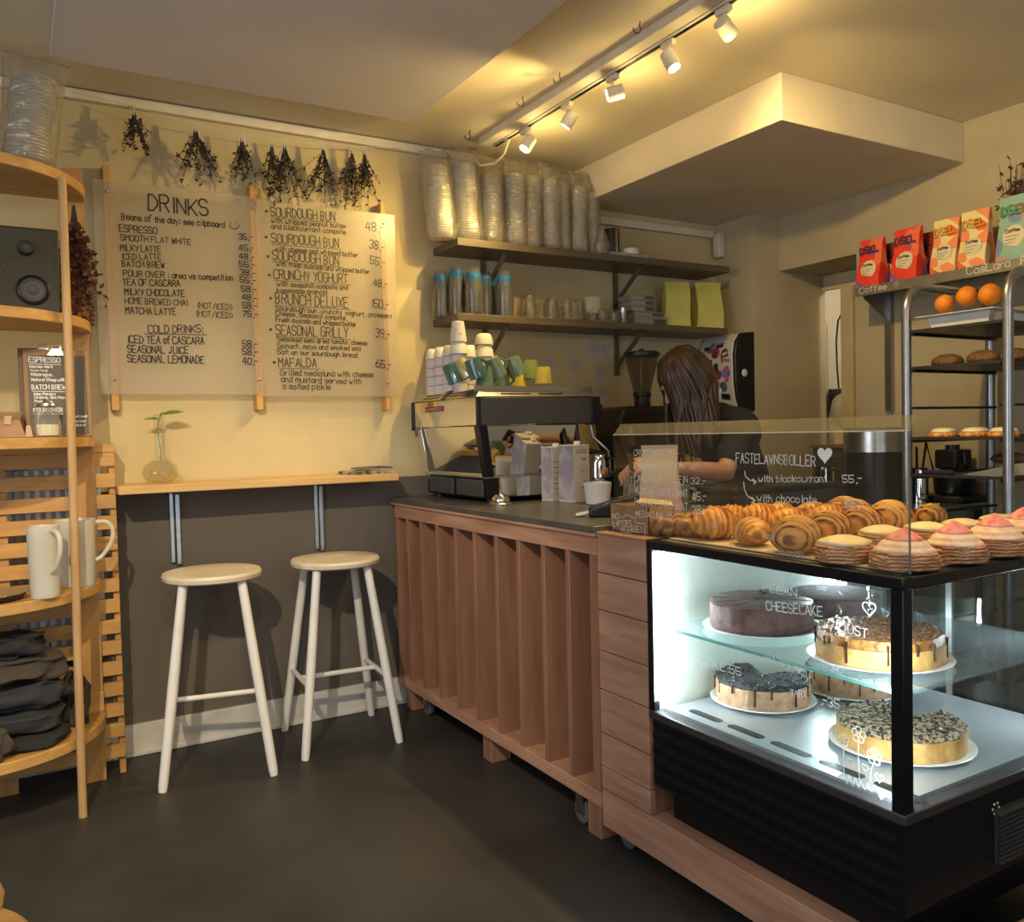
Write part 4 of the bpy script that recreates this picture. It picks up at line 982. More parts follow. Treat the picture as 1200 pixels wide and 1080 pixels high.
MB().hexa([(x0-0.001,y0+0.29,1.404),(x0+0.03,y0+0.29,1.404),(x0+0.03,y0+0.33,1.404),(x0-0.001,y0+0.33,1.404),(x0+0.03,y0+0.28,1.442),(x0+0.04,y0+0.28,1.442),(x0+0.04,y0+0.32,1.442),(x0+0.03,y0+0.32,1.442)]).build('tray_clip', M_BLACK, em)
MB().box(x0+0.002, x1-0.02, y0+0.02, y0+0.0225, 1.425, 1.447).build('tray_rail', M_STEEL, em)
# lower body: mirrored panels above a dark base
md = MB().hexa([(1.675,y0+0.045,1.075),(2.10,y0+0.045,1.075),(2.10,y1-0.04,1.075),(1.675,y1-0.04,1.075),(1.632,y0+0.02,1.287),(2.10,y0+0.02,1.287),(2.10,y1-0.02,1.287),(1.632,y1-0.02,1.287)])
md.build('mirror_body', M_CHROME, em, bevel=0.003)
MB().hexa([(1.664,y0+0.026,1.0),(1.70,y0+0.026,1.0),(1.70,y0+0.06,1.0),(1.664,y0+0.06,1.0),(1.612,y0+0.004,1.287),(1.652,y0+0.004,1.287),(1.652,y0+0.05,1.287),(1.612,y0+0.05,1.287)]).build('leg_column', M_BLACKM, em, bevel=0.003)
MB().hexa([(1.668,y1-0.06,1.0),(1.70,y1-0.06,1.0),(1.70,y1-0.03,1.0),(1.668,y1-0.03,1.0),(1.622,y1-0.05,1.287),(1.65,y1-0.05,1.287),(1.65,y1-0.01,1.287),(1.622,y1-0.01,1.287)]).build('leg_column', M_CHROME, em, bevel=0.003)
MB().box(1.66, 2.16, y0+0.03, y1-0.03, 0.988, 1.075).build('base', M_BLACKM, em, bevel=0.003)
MB().box(1.71, 2.15, y0+0.022, y0+0.030, 0.995, 1.073).build('base_mirror', M_CHROME, em)
pb = MB(); pb.box(1.654, 1.660, y0+0.06, y0+0.30, 0.995, 1.065); pb.box(1.654, 1.660, y0+0.33, y1-0.06, 0.995, 1.065); pb.build('base_panel', mat('grey_panel', (0.06, 0.06, 0.062), 0.4), em, bevel=0.002)
MB().box(1.650, 2.17, y0+0.02, y1-0.02, 1.0735, 1.0775).build('tray_edge', M_STEEL, em)
for (fx, fy) in ((1.70, y0+0.07), (2.12, y0+0.07), (1.70, y1-0.08), (2.12, y1-0.08)):
    MB().lathe([(0.025, 0), (0.022, 0.018)], (fx, fy, 0.9702), 16).build('foot', M_BLACK, em)
# red badge with pale lettering on the back panel
bdg = MB().box(x0+0.002, x0+0.0065, 3.30, 3.475, 1.355, 1.378).build('badge', mat('badge_red', (0.19, 0.02, 0.03), 0.35), em)
q = MB(); write(q, 'LA MARZOCCO', (x0+0.0015, 3.468, 1.361), (x0+0.0015, 3.308, 1.361), 0.011, 0.0022, Vector((-1, 0, 0))); q.build('badge_lettering', mat('badge_letters', (0.75, 0.6, 0.55), 0.5), bdg, smooth=None)
# steam wand and lever on the right
MB().tube([(2.10, y0+0.03, 1.29), (2.105, y0+0.02, 1.20), (2.16, y0, 1.165), (2.225, y0-0.01, 1.15), (2.235, y0-0.02, 1.10)], [0.010, 0.011, 0.014, 0.014, 0.007], 10).build('lever', M_BLACK, em)
MB().tube([(2.17, y0+0.02, 1.29), (2.175, y0+0.01, 1.23), (2.20, y0-0.01, 1.20), (2.235, y0-0.02, 1.165), (2.245, y0-0.02, 1.06)], 0.006, 8).build('steam_wand', M_STEEL, em)
MB().tube([(2.04, y0+0.04, 1.287), (2.03, y0+0.01, 1.24), (2.05, y0, 1.20)], 0.008, 8).build('hose', M_BLACK, em)

# cups and mugs on the machine (tray top at 1.437)
ZT = 1.4375
M_PCUP = mat('paper_cup', (0.66, 0.62, 0.66), 0.6, scale=6)
M_CUPW = mat('warm_white_cup', (0.78, 0.74, 0.62), 0.4, scale=4)
base = None
def pcup(label, x, y, z, group):
    global base
    if base is None:
        base = thing('paper_cup', label, 'cup', (x, y, z), 0, group)
        MB().lathe([(0.024, 0.0), (0.034, 0.0), (0.034, 0.004), (0.0335, 0.036), (0.025, 0.0365), (0.024, 0.0045)], (0, 0, 0), 24).build('cup', M_PCUP, base, world=False)
        MB().lathe([(0.0335, 0.036), (0.0345, 0.0375), (0.0345, 0.0395), (0.0335, 0.040)], (0, 0, 0), 24).build('rolled_rim', mat('rim_grey', (0.36, 0.33, 0.38), 0.6), base, world=False)
        return base
    return dup(base, (x, y, z), None, label, group)
stx = [(486, 3.545, 4, 'leftmost'), (498, 3.46, 4, 'second'), (511, 3.375, 4, 'third'), (524, 3.285, 4, 'fourth')]
tops = []
for px_, y_, n_, wd in stx:
    p = at('y', y_, px_+1, 455)
    xx = 1.682
    for i in range(n_): pcup('%s paper cup of the %s lilac white stack on the machine' % (['lowest', 'second', 'third', 'topmost'][i], wd), xx, y_, ZT+0.0005+i*0.0405, 'paper cup stacks on the machine')
    tops.append((xx, y_, ZT+0.0005+n_*0.0405))
def bowl_cup(label, x, y, z, r=0.042, h=0.052, m=None, grp='white cups turned over on the paper cups'):
    t = MB().lathe([(r*0.94, 0), (r, 0), (r*1.0, 0.006), (r*0.90, h*0.6), (r*0.74, h*0.92), (r*0.60, h), (r*0.5, h-0.003), (r*0.85, h*0.5)], (x, y, z), 28)
    return tag(t.build('upturned_cup', m or M_CUPW), label, 'cup', grp)
for i, (q, lb) in enumerate(zip(tops, ['small white cup upside down on the leftmost paper cup stack', 'small white cup upside down on the second paper cup stack', 'small white cup upside down on the third paper cup stack', 'wide white cup upside down on the fourth paper cup stack'])):
    bowl_cup(lb, q[0], q[1], q[2], 0.033 if i < 3 else 0.042, 0.046 if i < 3 else 0.052)
rowx = []
for px_, y_, lb in ((550, 3.42, 'left'), (568, 3.38, 'middle'), (583, 3.43, 'right')):
    p = at('y', y_, px_, 440)
    for i in range(4 if lb != 'right' else 3): pcup('%s paper cup of the %s short stack in the back row on the machine' % (['lowest', 'second', 'third', 'topmost'][i], lb), p.x, y_, ZT+0.0005+i*0.0405, 'paper cup stacks on the machine')
    bowl_cup('white cup upside down on the %s short stack of the back row' % lb, p.x, y_, ZT+0.0005+(0.1625 if lb != 'right' else 0.122), 0.044 if lb != 'right' else 0.034, 0.054 if lb != 'right' else 0.044)
    rowx.append(p.x)
bowl_cup('topmost white cup, upside down above the middle of the back row', rowx[1], 3.38, ZT+0.2175, 0.042, 0.05)
# tall printed paper cup upside down
tp_ = at('y', 3.42, 536, 400)
tc_ = thing('printed_paper_cup', 'tall white paper cup with small black drawings, upside down above the white cups', 'cup', (tops[3][0], tops[3][1], tops[3][2]+0.0525))
zc_ = tops[3][2]+0.0525
MB().lathe([(0.034, 0), (0.0365, 0), (0.0365, 0.004), (0.026, 0.088), (0.022, 0.089), (0.02, 0.08), (0.03, 0.006)], (tops[3][0], tops[3][1], zc_), 28).build('cup', M_CUPW, tc_)
q = MB()
for (aa, zz_) in ((-2.0, 0.068), (-2.3, 0.045), (-1.8, 0.028)):
    rr = 0.0372-0.0125*zz_/0.088
    pts = []
    for i in range(13):
        t_ = 2*PI*i/12; a2 = aa+0.20*math.cos(t_); pts.append((tops[3][0]+rr*math.cos(a2), tops[3][1]+rr*math.sin(a2), zc_+zz_+0.007*math.sin(t_)))
    q.tube(pts, 0.0007, 4)
q.build('drawings', M_INK, tc_)
# coloured mugs
def glaze(n, c): return mat(n, c, 0.12, scale=6, coat=0.5)
M_TEAL = glaze('teal_glaze', (0.055, 0.13, 0.115)); M_GRN = glaze('green_glaze', (0.14, 0.22, 0.15)); M_YMUG = glaze('yellow_glaze', (0.55, 0.43, 0.06)); M_LIME = glaze('lime_glaze', (0.19, 0.27, 0.08))
def mug(label, c, m, rot, h=0.082, r=0.040, har=0.0, grp='coloured mugs piled on the machine'):
    t = thing('mug', label, 'mug', c, 0, grp); t.rotation_euler = rot
    # built right side up around its own centre
    MB().lathe([(r*0.55, -h/2), (r*0.74, -h/2), (r*0.80, -h/2+0.006), (r, h/2), (r*0.95, h/2), (r*0.74, -h/2+0.010), (r*0.3, -h/2+0.008)], (0, 0, 0), 32).build('cup', m, t, world=False)
    ca, sa = math.cos(har), math.sin(har); k = [(0.86, 0.28), (1.25, 0.32), (1.52, 0.18), (1.45, -0.08), (1.15, -0.26), (0.80, -0.28)]
    MB().tube([(r*q*ca, r*q*sa, h*w) for q, w in k], [0.005, 0.0055, 0.0055, 0.0055, 0.0055, 0.005], 10).build('handle', m, t, world=False)
    return t
def mpos(px_, py_, y): return at('y', y, px_, py_)
RZ = math.radians
mug('dark teal mug lying at the left end of the mug pile', mpos(531, 437, 3.17), M_TEAL, (RZ(14), RZ(160), RZ(10)), har=PI*0.9)
mug('olive yellow mug lying second from the left in the mug pile', mpos(543, 432, 3.15), glaze('olive_glaze', (0.40, 0.36, 0.12)), (RZ(15), RZ(152), 0), har=PI*0.9)
mug('deep green mug tilted on top of the front of the pile', mpos(557, 431, 3.07), M_TEAL, (RZ(8), RZ(158), RZ(8)), har=PI)
mug('pale green mug upside down under the deep green mug', mpos(568, 441, 3.13), M_GRN, (0, PI, 0), har=PI*0.95)
mug('pale green mug tilted in the middle of the pile', mpos(580, 430, 3.13), M_GRN, (0, RZ(155), 0), har=PI*0.95)
mug('green mug upside down in the second row of the pile', mpos(587, 442, 3.22), M_GRN, (0, PI, 0), har=PI*1.05)
mug('light green mug leaning right of the middle of the pile', mpos(604, 429, 3.17), M_GRN, (0, RZ(157), 0), har=PI*0.1)
mug('lime green mug upside down behind the yellow mug', mpos(622, 433, 3.24), M_LIME, (0, PI, 0), har=PI*0.95)
mug('yellow mug upside down at the right end of the pile', mpos(637, 440, 3.07), M_YMUG, (0, PI, 0), h=0.072, r=0.038, har=PI*0.5)
mug('yellow mug lying low behind the light green mug', mpos(610, 446, 3.27), M_YMUG, (0, PI, 0), h=0.06, r=0.036, har=PI*0.0)

# things on the worktop
bell = thing('service_bell', 'chrome service bell on the worktop in front of the machine', 'bell', (1.668, 2.925, 0.970))
MB().lathe([(0.045, 0.0003), (0.046, 0.006), (0.036, 0.012), (0.034, 0.016)], (1.668, 2.925, 0.970), 32).build('base', M_STEEL, bell)
MB().lathe([(0.036, 0.014), (0.037, 0.017), (0.034, 0.030), (0.022, 0.043), (0.008, 0.048)], (1.668, 2.925, 0.970), 32).build('dome', M_CHROME, bell)
MB().lathe([(0.004, 0.047), (0.005, 0.055), (0.002, 0.058)], (1.668, 2.925, 0.970), 12).build('plunger', M_CHROME, bell)
M_CARTON = mat('carton_cream', (0.62, 0.56, 0.46), 0.55, scale=5); M_LILAC = mat('carton_lilac', (0.33, 0.29, 0.34), 0.55, c2=(0.46, 0.42, 0.42), scale=14, contrast=(0.4, 0.5))
def carton(label, x, y, w, d, h, rz, art):
    t = thing('milk_carton', label, 'carton', (x, y, 0.9702), rz, 'cartons beside the machine')
    MB().box(-w/2, w/2, -d/2, d/2, 0, h).build('box', M_CARTON, t, world=False, bevel=0.002)
    MB().box(-w/2-0.0006, -w/2+0.001, -d/2+0.001, d/2-0.001, 0.012, h-0.004).build('side_print', M_LILAC, t, world=False)
    MB().lathe([(0.014, 0), (0.0145, 0.003), (0.014, 0.012), (0.010, 0.014)], (0.01, -0.01, h), 20).build('cap', M_PORC, t, world=False)
    q = MB(); n = Vector((0, -1, 0)); yy = -d/2-0.0008
    if art:
        f_ = h/0.225
        ribbon(q, [(0.012, yy, .085*f_), (0.012, yy, .062*f_), (0.006, yy, .056*f_), (0.0, yy, .060*f_)], 0.004, n); ribbon(q, [(0.026, yy, .085*f_), (0.026, yy, .062*f_), (0.020, yy, .056*f_), (0.015, yy, .060*f_)], 0.004, n)
        pts = [(0.012+0.022*math.cos(a), yy, .125*f_+0.024*math.sin(a)) for a in [2*PI*i/16 for i in range(17)]]; ribbon(q, pts, 0.0012, n)
        write(q, 'iced', (0.0, yy, .165*f_), (0.024, yy, .165*f_), 0.012, 0.0014, n); write(q, 'OAT', (-0.002, yy, .12*f_), (0.026, yy, .12*f_), 0.010, 0.0014, n)
        for k in range(3): ribbon(q, [(-0.03, yy, (.205-.006*k)*f_), (0.03, yy, (.205-.006*k)*f_)], 0.0018, n)
    else:
        for k in range(7): ribbon(q, [(-0.03, yy, .03+.022*k), (0.028-0.004*(k % 3), yy, .03+.022*k)], 0.002, n)
    q.build('printing', M_DGREY, t, world=False, smooth=None)
    return t
carton('cream drink carton with a small drawn figure, in front of the lilac carton', 1.962, 2.835, 0.088, 0.09, 0.232, RZ(10), True)
t_ = carton('lilac drink carton close to the machine panel, left of the cream one', 1.925, 2.935, 0.07, 0.066, 0.225, RZ(10), False)
pt = thing('milk_pitcher', 'steel milk pitcher standing upside down on another beneath the steam wand', 'pitcher', (2.085, 2.84, 0.970))
MB().lathe([(0.040, 0.0004), (0.044, 0.004), (0.043, 0.07), (0.036, 0.085), (0.034, 0.09)], (2.085, 2.84, 0.970), 28).build('lower_jug', M_CHROME, pt)
MB().lathe([(0.040, 0.092), (0.046, 0.096), (0.044, 0.15), (0.037, 0.185), (0.02, 0.19)], (2.085, 2.84, 0.970), 28).build('upper_jug', M_CHROME, pt)
MB().tube([(2.123, 2.825, 1.145), (2.152, 2.815, 1.135), (2.152, 2.815, 1.085), (2.126, 2.825, 1.072)], 0.006, 8).build('handle', M_BLACK, pt)
wb = MB().shell([(0.03, 0.0004), (0.046, 0.003), (0.056, 0.085), (0.053, 0.085), (0.044, 0.008), (0.02, 0.006)], (1.965, 2.68, 0.970), 32)
tag(wb.build('white_bowl', M_PORC), 'plain white cup in front of the steel pitchers', 'cup')
rd = thing('card_reader', 'dark blue card terminal tilted on the worktop by the glass guard', 'card terminal', (1.74, 2.28, 0.970))
M_NAVY = mat('navy_plastic', (0.010, 0.014, 0.030), 0.4)
def rp(u, v, w):
    R = Euler((0, 0, RZ(-32))).to_matrix(); return Vector((1.745, 2.265, 0.9703))+R@Vector((u, v, w))
MB().hexa([rp(-.10,-.045,0), rp(.10,-.045,0), rp(.10,.045,0), rp(-.10,.045,0), rp(-.10,-.045,.03), rp(.10,-.045,.085), rp(.10,.045,.085), rp(-.10,.045,.03)]).build('body', M_NAVY, rd, bevel=0.008, seg=3)
MB().hexa([rp(.0,-.035,.0585), rp(.085,-.035,.081), rp(.085,.035,.081), rp(.0,.035,.0585), rp(.0,-.035,.0605), rp(.085,-.035,.083), rp(.085,.035,.083), rp(.0,.035,.0605)]).build('screen', M_DGREY, rd)
MB().obox(rp(-.118, 0, 0.012), (0.05, 0.05, 0.004), (0, -0.2, RZ(-32))).build('receipt', M_PORC, rd)
cb = thing('cardboard_box', 'open brown cardboard box behind the NO LAPTOPS writing', 'box', (1.61, 1.97, 0.954))
sh = MB()
def cbp(x, y, z): return (x, y, z)
xa, xb, ya, yb, z0_, h_ = 1.560, 1.655, 1.885, 2.066, 0.9545, 0.080
for (p0, p1) in (((xa, ya), (xb, ya)), ((xb, ya), (xb, yb)), ((xb, yb), (xa, yb)), ((xa, yb), (xa, ya))):
    dx, dy = (p1[0]-p0[0]), (p1[1]-p0[1]); l = math.hypot(dx, dy); nx, ny = -dy/l*0.003, dx/l*0.003
    sh.hexa([(p0[0],p0[1],z0_),(p1[0],p1[1],z0_),(p1[0]+nx,p1[1]+ny,z0_),(p0[0]+nx,p0[1]+ny,z0_),(p0[0],p0[1],z0_+h_),(p1[0],p1[1],z0_+h_),(p1[0]+nx,p1[1]+ny,z0_+h_),(p0[0]+nx,p0[1]+ny,z0_+h_)])
sh.box(xa, xb, ya, yb, z0_, z0_+0.003)
sh.build('tray', M_KRAFT, cb)
MB().hexa([(xb,ya,z0_+h_),(xb+0.003,ya,z0_+h_),(xb+0.003,yb,z0_+h_),(xb,yb,z0_+h_),(xb+0.025,ya+0.05,z0_+h_+0.010),(xb+0.028,ya+0.05,z0_+h_+0.010),(xb+0.028,yb,z0_+h_+0.010),(xb+0.025,yb,z0_+h_+0.010)]).build('flap', M_KRAFTL, cb)
jr = thing('glass_jar', 'clear glass jar with cutlery handles behind the glass guard', 'jar', (1.90, 2.37, 0.970))
MB().shell([(0.03, 0.0004), (0.04, 0.003), (0.041, 0.09), (0.037, 0.105), (0.034, 0.105), (0.037, 0.088), (0.035, 0.006), (0.01, 0.005)], (1.90, 2.37, 0.970), 28).build('jar', M_TUMB, jr)
q = MB()
for i in range(7):
    a = i*0.9; q.tube([(1.90+0.02*math.cos(a), 2.37+0.02*math.sin(a), 0.98), (1.90+0.03*math.cos(a), 2.37+0.03*math.sin(a), 1.10+0.01*math.sin(i*3))], 0.004, 6)
q.build('cutlery', M_STEEL, jr)
# paper bag with gingham foot and a dark stamp behind the guard
pbg, R_ = pouch('paper_gift_bag', 'cream and pink paper bag with gingham foot behind the price list', 'paper bag', (1.80, 2.115, 0.9712), 0.125, 0.05, 0.235, RZ(-50), mat('cream_bag_paper', (0.62, 0.50, 0.33), 0.7, scale=6), None, 0.9)
def wrap(z0, z1, m, nm, k=1.0):
    rings = []
    for z in (z0, z1):
        q_ = z/0.235; d_ = 0.05*(1-q_**1.6)+0.010; w_ = 0.125*(1-0.1*q_)*1.03*k
        rings.append([Vector((1.80, 2.115, 0.9714+z))+R_@Vector((ux*w_/2, uy*d_/2*1.14, 0)) for ux, uy in [(-1,-1),(0,-1.14),(1,-1),(1.05,0),(1,1),(0,1.1),(-1,1),(-1.05,0)]])
    MB().loft(rings, True).build(nm, m, pbg)
wrap(0.0, 0.055, mat('pink_gingham', (0.60, 0.30, 0.28), 0.7, c2=(0.66, 0.55, 0.48), scale=60, contrast=(0.48, 0.52)), 'gingham_foot')
wrap(0.056, 0.115, mat('pink_paper', (0.60, 0.43, 0.36), 0.7), 'pink_band')
# mug, plate and sandwich on the worktop behind the guard (seen in the polished panel)
mug('green mug standing on the worktop mirrored in the machine panel', (2.10, 2.36, 0.970+0.0415), M_GRN, (0, 0, RZ(-30)), har=0.0, grp='crockery on the worktop')
pl_ = MB().lathe([(0.03, 0.0004), (0.06, 0.004), (0.09, 0.014), (0.088, 0.016), (0.055, 0.008), (0.02, 0.007)], (2.03, 2.44, 0.970), 36)
tag(pl_.build('plate', M_PORC), 'white plate on the worktop mirrored in the machine panel', 'plate')
sw = thing('sandwich', 'toasted sandwich half standing on the white plate', 'sandwich', (2.03, 2.44, 0.979))
MB().prism([(1.98, 0.979), (2.08, 0.979), (2.04, 1.04)], 'y', 2.425, 2.44).build('bread_slice', mat('toast', (0.55, 0.33, 0.12), 0.8, scale=40), sw)
MB().prism([(1.985, 0.979), (2.075, 0.979), (2.04, 1.034)], 'y', 2.441, 2.448).build('filling', mat('filling', (0.35, 0.10, 0.05), 0.6), sw)
MB().prism([(1.98, 0.979), (2.08, 0.979), (2.04, 1.04)], 'y', 2.449, 2.464).build('bread_slice', MATS['toast'], sw)

# ------------------------------------------------------------------ glass display case
DX0, DX1, DY0, DY1 = 1.512, 2.30, 1.05, 1.84
M_CASE = mat('case_black', (0.004, 0.005, 0.008), 0.32, scale=20)
M_PANE = glass('display_glass', (0.955, 0.975, 0.97), 1.45, 0.0)
M_LED = mat('led_strip', (0.9, 0.95, 1.0), 0.5, emit=(0.80, 0.93, 1.0), estr=92.0)
dc = thing('glass_display_case', 'black framed glass display case with lit cakes and pastries on top', 'display case', (1.9, 1.45, 0.17))
# corrugated base
prof = []
zz = 0.262
n_ = 48
prof = [(DX0+0.03, 0.262)] 
for i in range(n_+1):
    z_ = 0.264+(0.452-0.264)*i/n_; prof.append((DX0+0.006+0.0016*math.sin(i/n_*2*PI*5), z_))
prof += [(DX0+0.03, 0.452), (DX0+0.10, 0.452), (DX0+0.10, 0.262)]
MB().prism(prof, 'y', DY0+0.02, DY1-0.01).build('front_panel', M_CASE, dc)
MB().box(DX0+0.10, DX1, DY0+0.002, DY1-0.01, 0.262, 0.452).build('base', M_CASE, dc, bevel=0.003)
MB().box(DX0+0.004, DX0+0.10, DY0+0.002, DY0+0.02, 0.262, 0.452).build('corner_panel', M_CASE, dc)
MB().box(DX0+0.05, DX1-0.02, DY0+0.04, DY1-0.04, 0.1705, 0.262).build('kick_base', M_CASE, dc)
gv = MB(); gv.box(1.828, 2.12, DY0-0.001, DY0+0.002, 0.285, 0.408)
for i in range(11): gv.hexa([(1.832,DY0-0.010,0.288+i*.0105),(2.115,DY0-0.010,0.288+i*.0105),(2.115,DY0-0.001,0.291+i*.0105),(1.832,DY0-0.001,0.291+i*.0105),(1.832,DY0-0.010,0.291+i*.0105),(2.115,DY0-0.010,0.291+i*.0105),(2.115,DY0-0.001,0.295+i*.0105),(1.832,DY0-0.001,0.295+i*.0105)])
gv.build('vent_grille', mat('grille_grey', (0.10, 0.105, 0.11), 0.35, 0.6), dc)
hb = MB()
for k in range(6):
    a = 2*PI*k/6; hb.lathe([(0.004, 0), (0.003, 0.002)], (1.835+0.012*math.cos(a), DY0+0.002, 0.408+0.012*math.sin(a)), 8, rot=(PI/2, 0, 0))
hb.build('lock_dots', M_STEEL, dc)
MB().box(DX0-0.003, DX1, DY0-0.003, DY1, 0.452, 0.474).build('ledge', mat('ledge_grey', (0.045, 0.040, 0.040), 0.4), dc, bevel=0.003)
MB().box(DX0+0.03, DX1-0.02, DY0+0.03, DY1-0.03, 0.474, 0.482).build('floor_plate', mat('scratched_steel', (0.52, 0.54, 0.56), 0.30, 0.55, scale=60, stretch=(1, 10, 1), bump=0.05, bscale=80), dc)
for y in (1.115, 1.26, 1.405, 1.55, 1.695):
    pts = [(1.588+0.014*math.cos(a), y+(0.045 if math.sin(a) > 0 else -0.045)+0.014*math.sin(a)) for a in [2*PI*i/20+0.01 for i in range(20)]]
    MB().prism(pts, 'z', 0.4815, 0.4826).build('air_slot', M_BLACK, dc)
MB().box(DX0+0.03, DX0+0.036, DY0+0.05, DY1-0.03, 0.482, 0.505).build('inner_kerb', M_PANE, dc)
# posts and top frame
MB().box(DX0, DX0+0.030, DY0, DY0+0.030, 0.474, 0.930).build('corner_post', M_CASE, dc, bevel=0.002)
MB().box(DX0, DX0+0.022, DY1-0.022, DY1, 0.474, 0.930).build('corner_post', M_CASE, dc, bevel=0.002)
MB().box(DX1-0.025, DX1, DY0, DY0+0.025, 0.474, 0.930).build('corner_post', M_CASE, dc, bevel=0.002)
MB().box(DX1-0.025, DX1, DY1-0.025, DY1, 0.474, 0.930).build('corner_post', M_CASE, dc, bevel=0.002)
fr_ = MB(); fr_.box(DX0-0.002, DX0+0.03, DY0-0.002, DY1, 0.926, 0.952); fr_.box(DX1-0.03, DX1, DY0-0.002, DY1, 0.926, 0.952); fr_.box(DX0+0.03, DX1-0.03, DY0-0.002, DY0+0.03, 0.926, 0.952); fr_.box(DX0+0.03, DX1-0.03, DY1-0.03, DY1, 0.926, 0.952)
fr_.build('top_frame', M_CASE, dc, bevel=0.003)
MB().box(DX0+0.03, DX1-0.03, DY0+0.03, DY1-0.03, 0.932, 0.950).build('top_panel', mat('top_panel_grey', (0.30, 0.31, 0.32), 0.4, scale=4), dc)
MB().box(DX0+0.003, DX0+0.007, DY0+0.03, DY1-0.022, 0.474, 0.926).build('front_glass', M_PANE, dc)
MB().box(DX0+0.03, DX1-0.025, DY0+0.004, DY0+0.008, 0.474, 0.926).build('side_glass', M_PANE, dc)
MB().box(DX0+0.022, DX1-0.025, DY1-0.014, DY1-0.010, 0.474, 0.926).build('side_wall', mat('case_white_wall', (0.58, 0.62, 0.54), 0.35, scale=5), dc)
M_SLDG = glass('sliding_glass', (0.55, 0.60, 0.62), 1.6, 0.02)
for (ya, yb, xx) in ((DY0+0.02, 1.47, DX1-0.012), (1.43, DY1-0.02, DX1-0.020)):
    d = MB().box(xx, xx+0.004, ya, yb, 0.48, 0.926).build('sliding_door', M_SLDG, dc)
    f = MB(); f.box(xx-0.003, xx+0.007, ya, ya+0.018, 0.48, 0.926); f.box(xx-0.003, xx+0.007, yb-0.018, yb, 0.48, 0.926); f.build('door_stile', M_STEEL, d)
M_SHG = glass('shelf_glass', (0.86, 0.95, 0.94), 1.5, 0.0, body=0.10, bodycol=(0.75, 0.85, 0.88))
gsx = MB().box(DX0+0.03, DX1-0.06, DY0+0.02, DY1-0.03, 0.704, 0.7115).build('glass_shelf', M_SHG, dc)
MB().box(DX0+0.028, DX0+0.0305, DY0+0.02, DY1-0.03, 0.704, 0.7115).build('shelf_edge', mat('green_glass_edge', (0.25, 0.62, 0.55), 0.2, emit=None), dc)
for (px0, py0) in ((DX0+0.012, DY1-0.040), (DX0+0.012, DY0+0.032), (DX1-0.060, DY1-0.030), (DX1-0.060, DY0+0.030)):  # the rear corner pair is added to brighten the inside
    l_ = MB().box(px0+0.004, px0+0.016, py0, py0+0.008, 0.50, 0.915).build('led_strip', M_LED, dc)
lt_ = MB(); 
for i in range(16): lt_.box(DX0+0.030, DX0+0.045, DY1-0.0155, DY1-0.0142, 0.51+i*0.0255, 0.517+i*0.0255)
lt_.build('shelf_pilaster', M_STEEL, dc)
# white paint marker writing on the front glass
NX = Vector((-1, 0, 0))
def put(nm):
    global q
    q.build(nm, M_PAINTW, dc, smooth=None); q = MB()
q = MB()
def gp(zx, zy): return at('x', DX0+0.0022, 750+zx/4.8, 640+zy/4.8)
for txt, xa, ya, xb, yb, h, w in [('PECAN',690,248,884,285,44,2.2),('CHEESECAKE',712,358,1028,396,52,2.8),('CAKE:55',352,676,572,726,42,2.4),('HAZELNUT',704,640,972,748,40,2.0),('TART',848,838,940,850,34,2.0),(',-35',1016,880,1122,915,46,2.6),('APPLE',220,150,300,160,30,1.0),('CHERRY',160,290,280,310,34,1.2),('HONEY',150,490,240,500,34,1.2),('CHEESE',170,600,290,630,36,1.2)]:
    hh = (gp(xa, ya)-gp(xa, ya-h)).length; write(q, txt, gp(xa, ya), gp(xb, yb), hh, w*0.0008, NX); put('painted_word')
def gp2(zx, zy): return at('x', DX0+0.0022, 900+zx/3.375, 640+zy/3.375)
mY = Vector((0, -1, 0))
write(q, 'JUST', gp2(288, 335), gp2(395, 362), 0.018, 0.0022, NX)
put('painted_word')
def flower(c, r, w):
    for k in range(5):
        a = 2*PI*k/5+0.3; cc = c+mY*(r*0.62*math.cos(a))+Z*(r*0.62*math.sin(a))
        ribbon(q, [cc+mY*(r*0.42*math.cos(t))+Z*(r*0.42*math.sin(t)) for t in [2*PI*i/9 for i in range(10)]], w, NX)
for (fx, fy, r, sx, sy) in ((358, 745, .017, 362, 920), (420, 832, .017, 404, 930), (300, 765, .013, 302, 915)):
    flower(gp2(fx, fy), r, 0.0018); ribbon(q, [gp2(fx, fy+20), gp2((fx+sx)/2-3, (fy+sy)/2), gp2(sx, sy)], 0.0016, NX); put('painted_flower')
flower(gp(215, 770), 0.022, 0.0012); put('painted_flower')
heart(q, gp2(400, 245), mY, Z, 0.016, 0.0022, NX); put('painted_heart')
for (hx, hy, s_) in ((325, 850, .008), (385, 875, .008), (440, 915, .010), (272, 860, .006)): heart(q, gp2(hx, hy), mY, Z, s_, 0.0016, NX); put('painted_heart')
ribbon(q, [gp2(x, y) for x, y in ((278,910),(300,900),(312,940),(322,905),(335,950),(345,915),(358,955),(368,925),(382,965),(395,935),(408,970),(425,945),(432,960),(448,1000),(470,975),(462,990))], 0.0022, NX)
put('painted_grass')

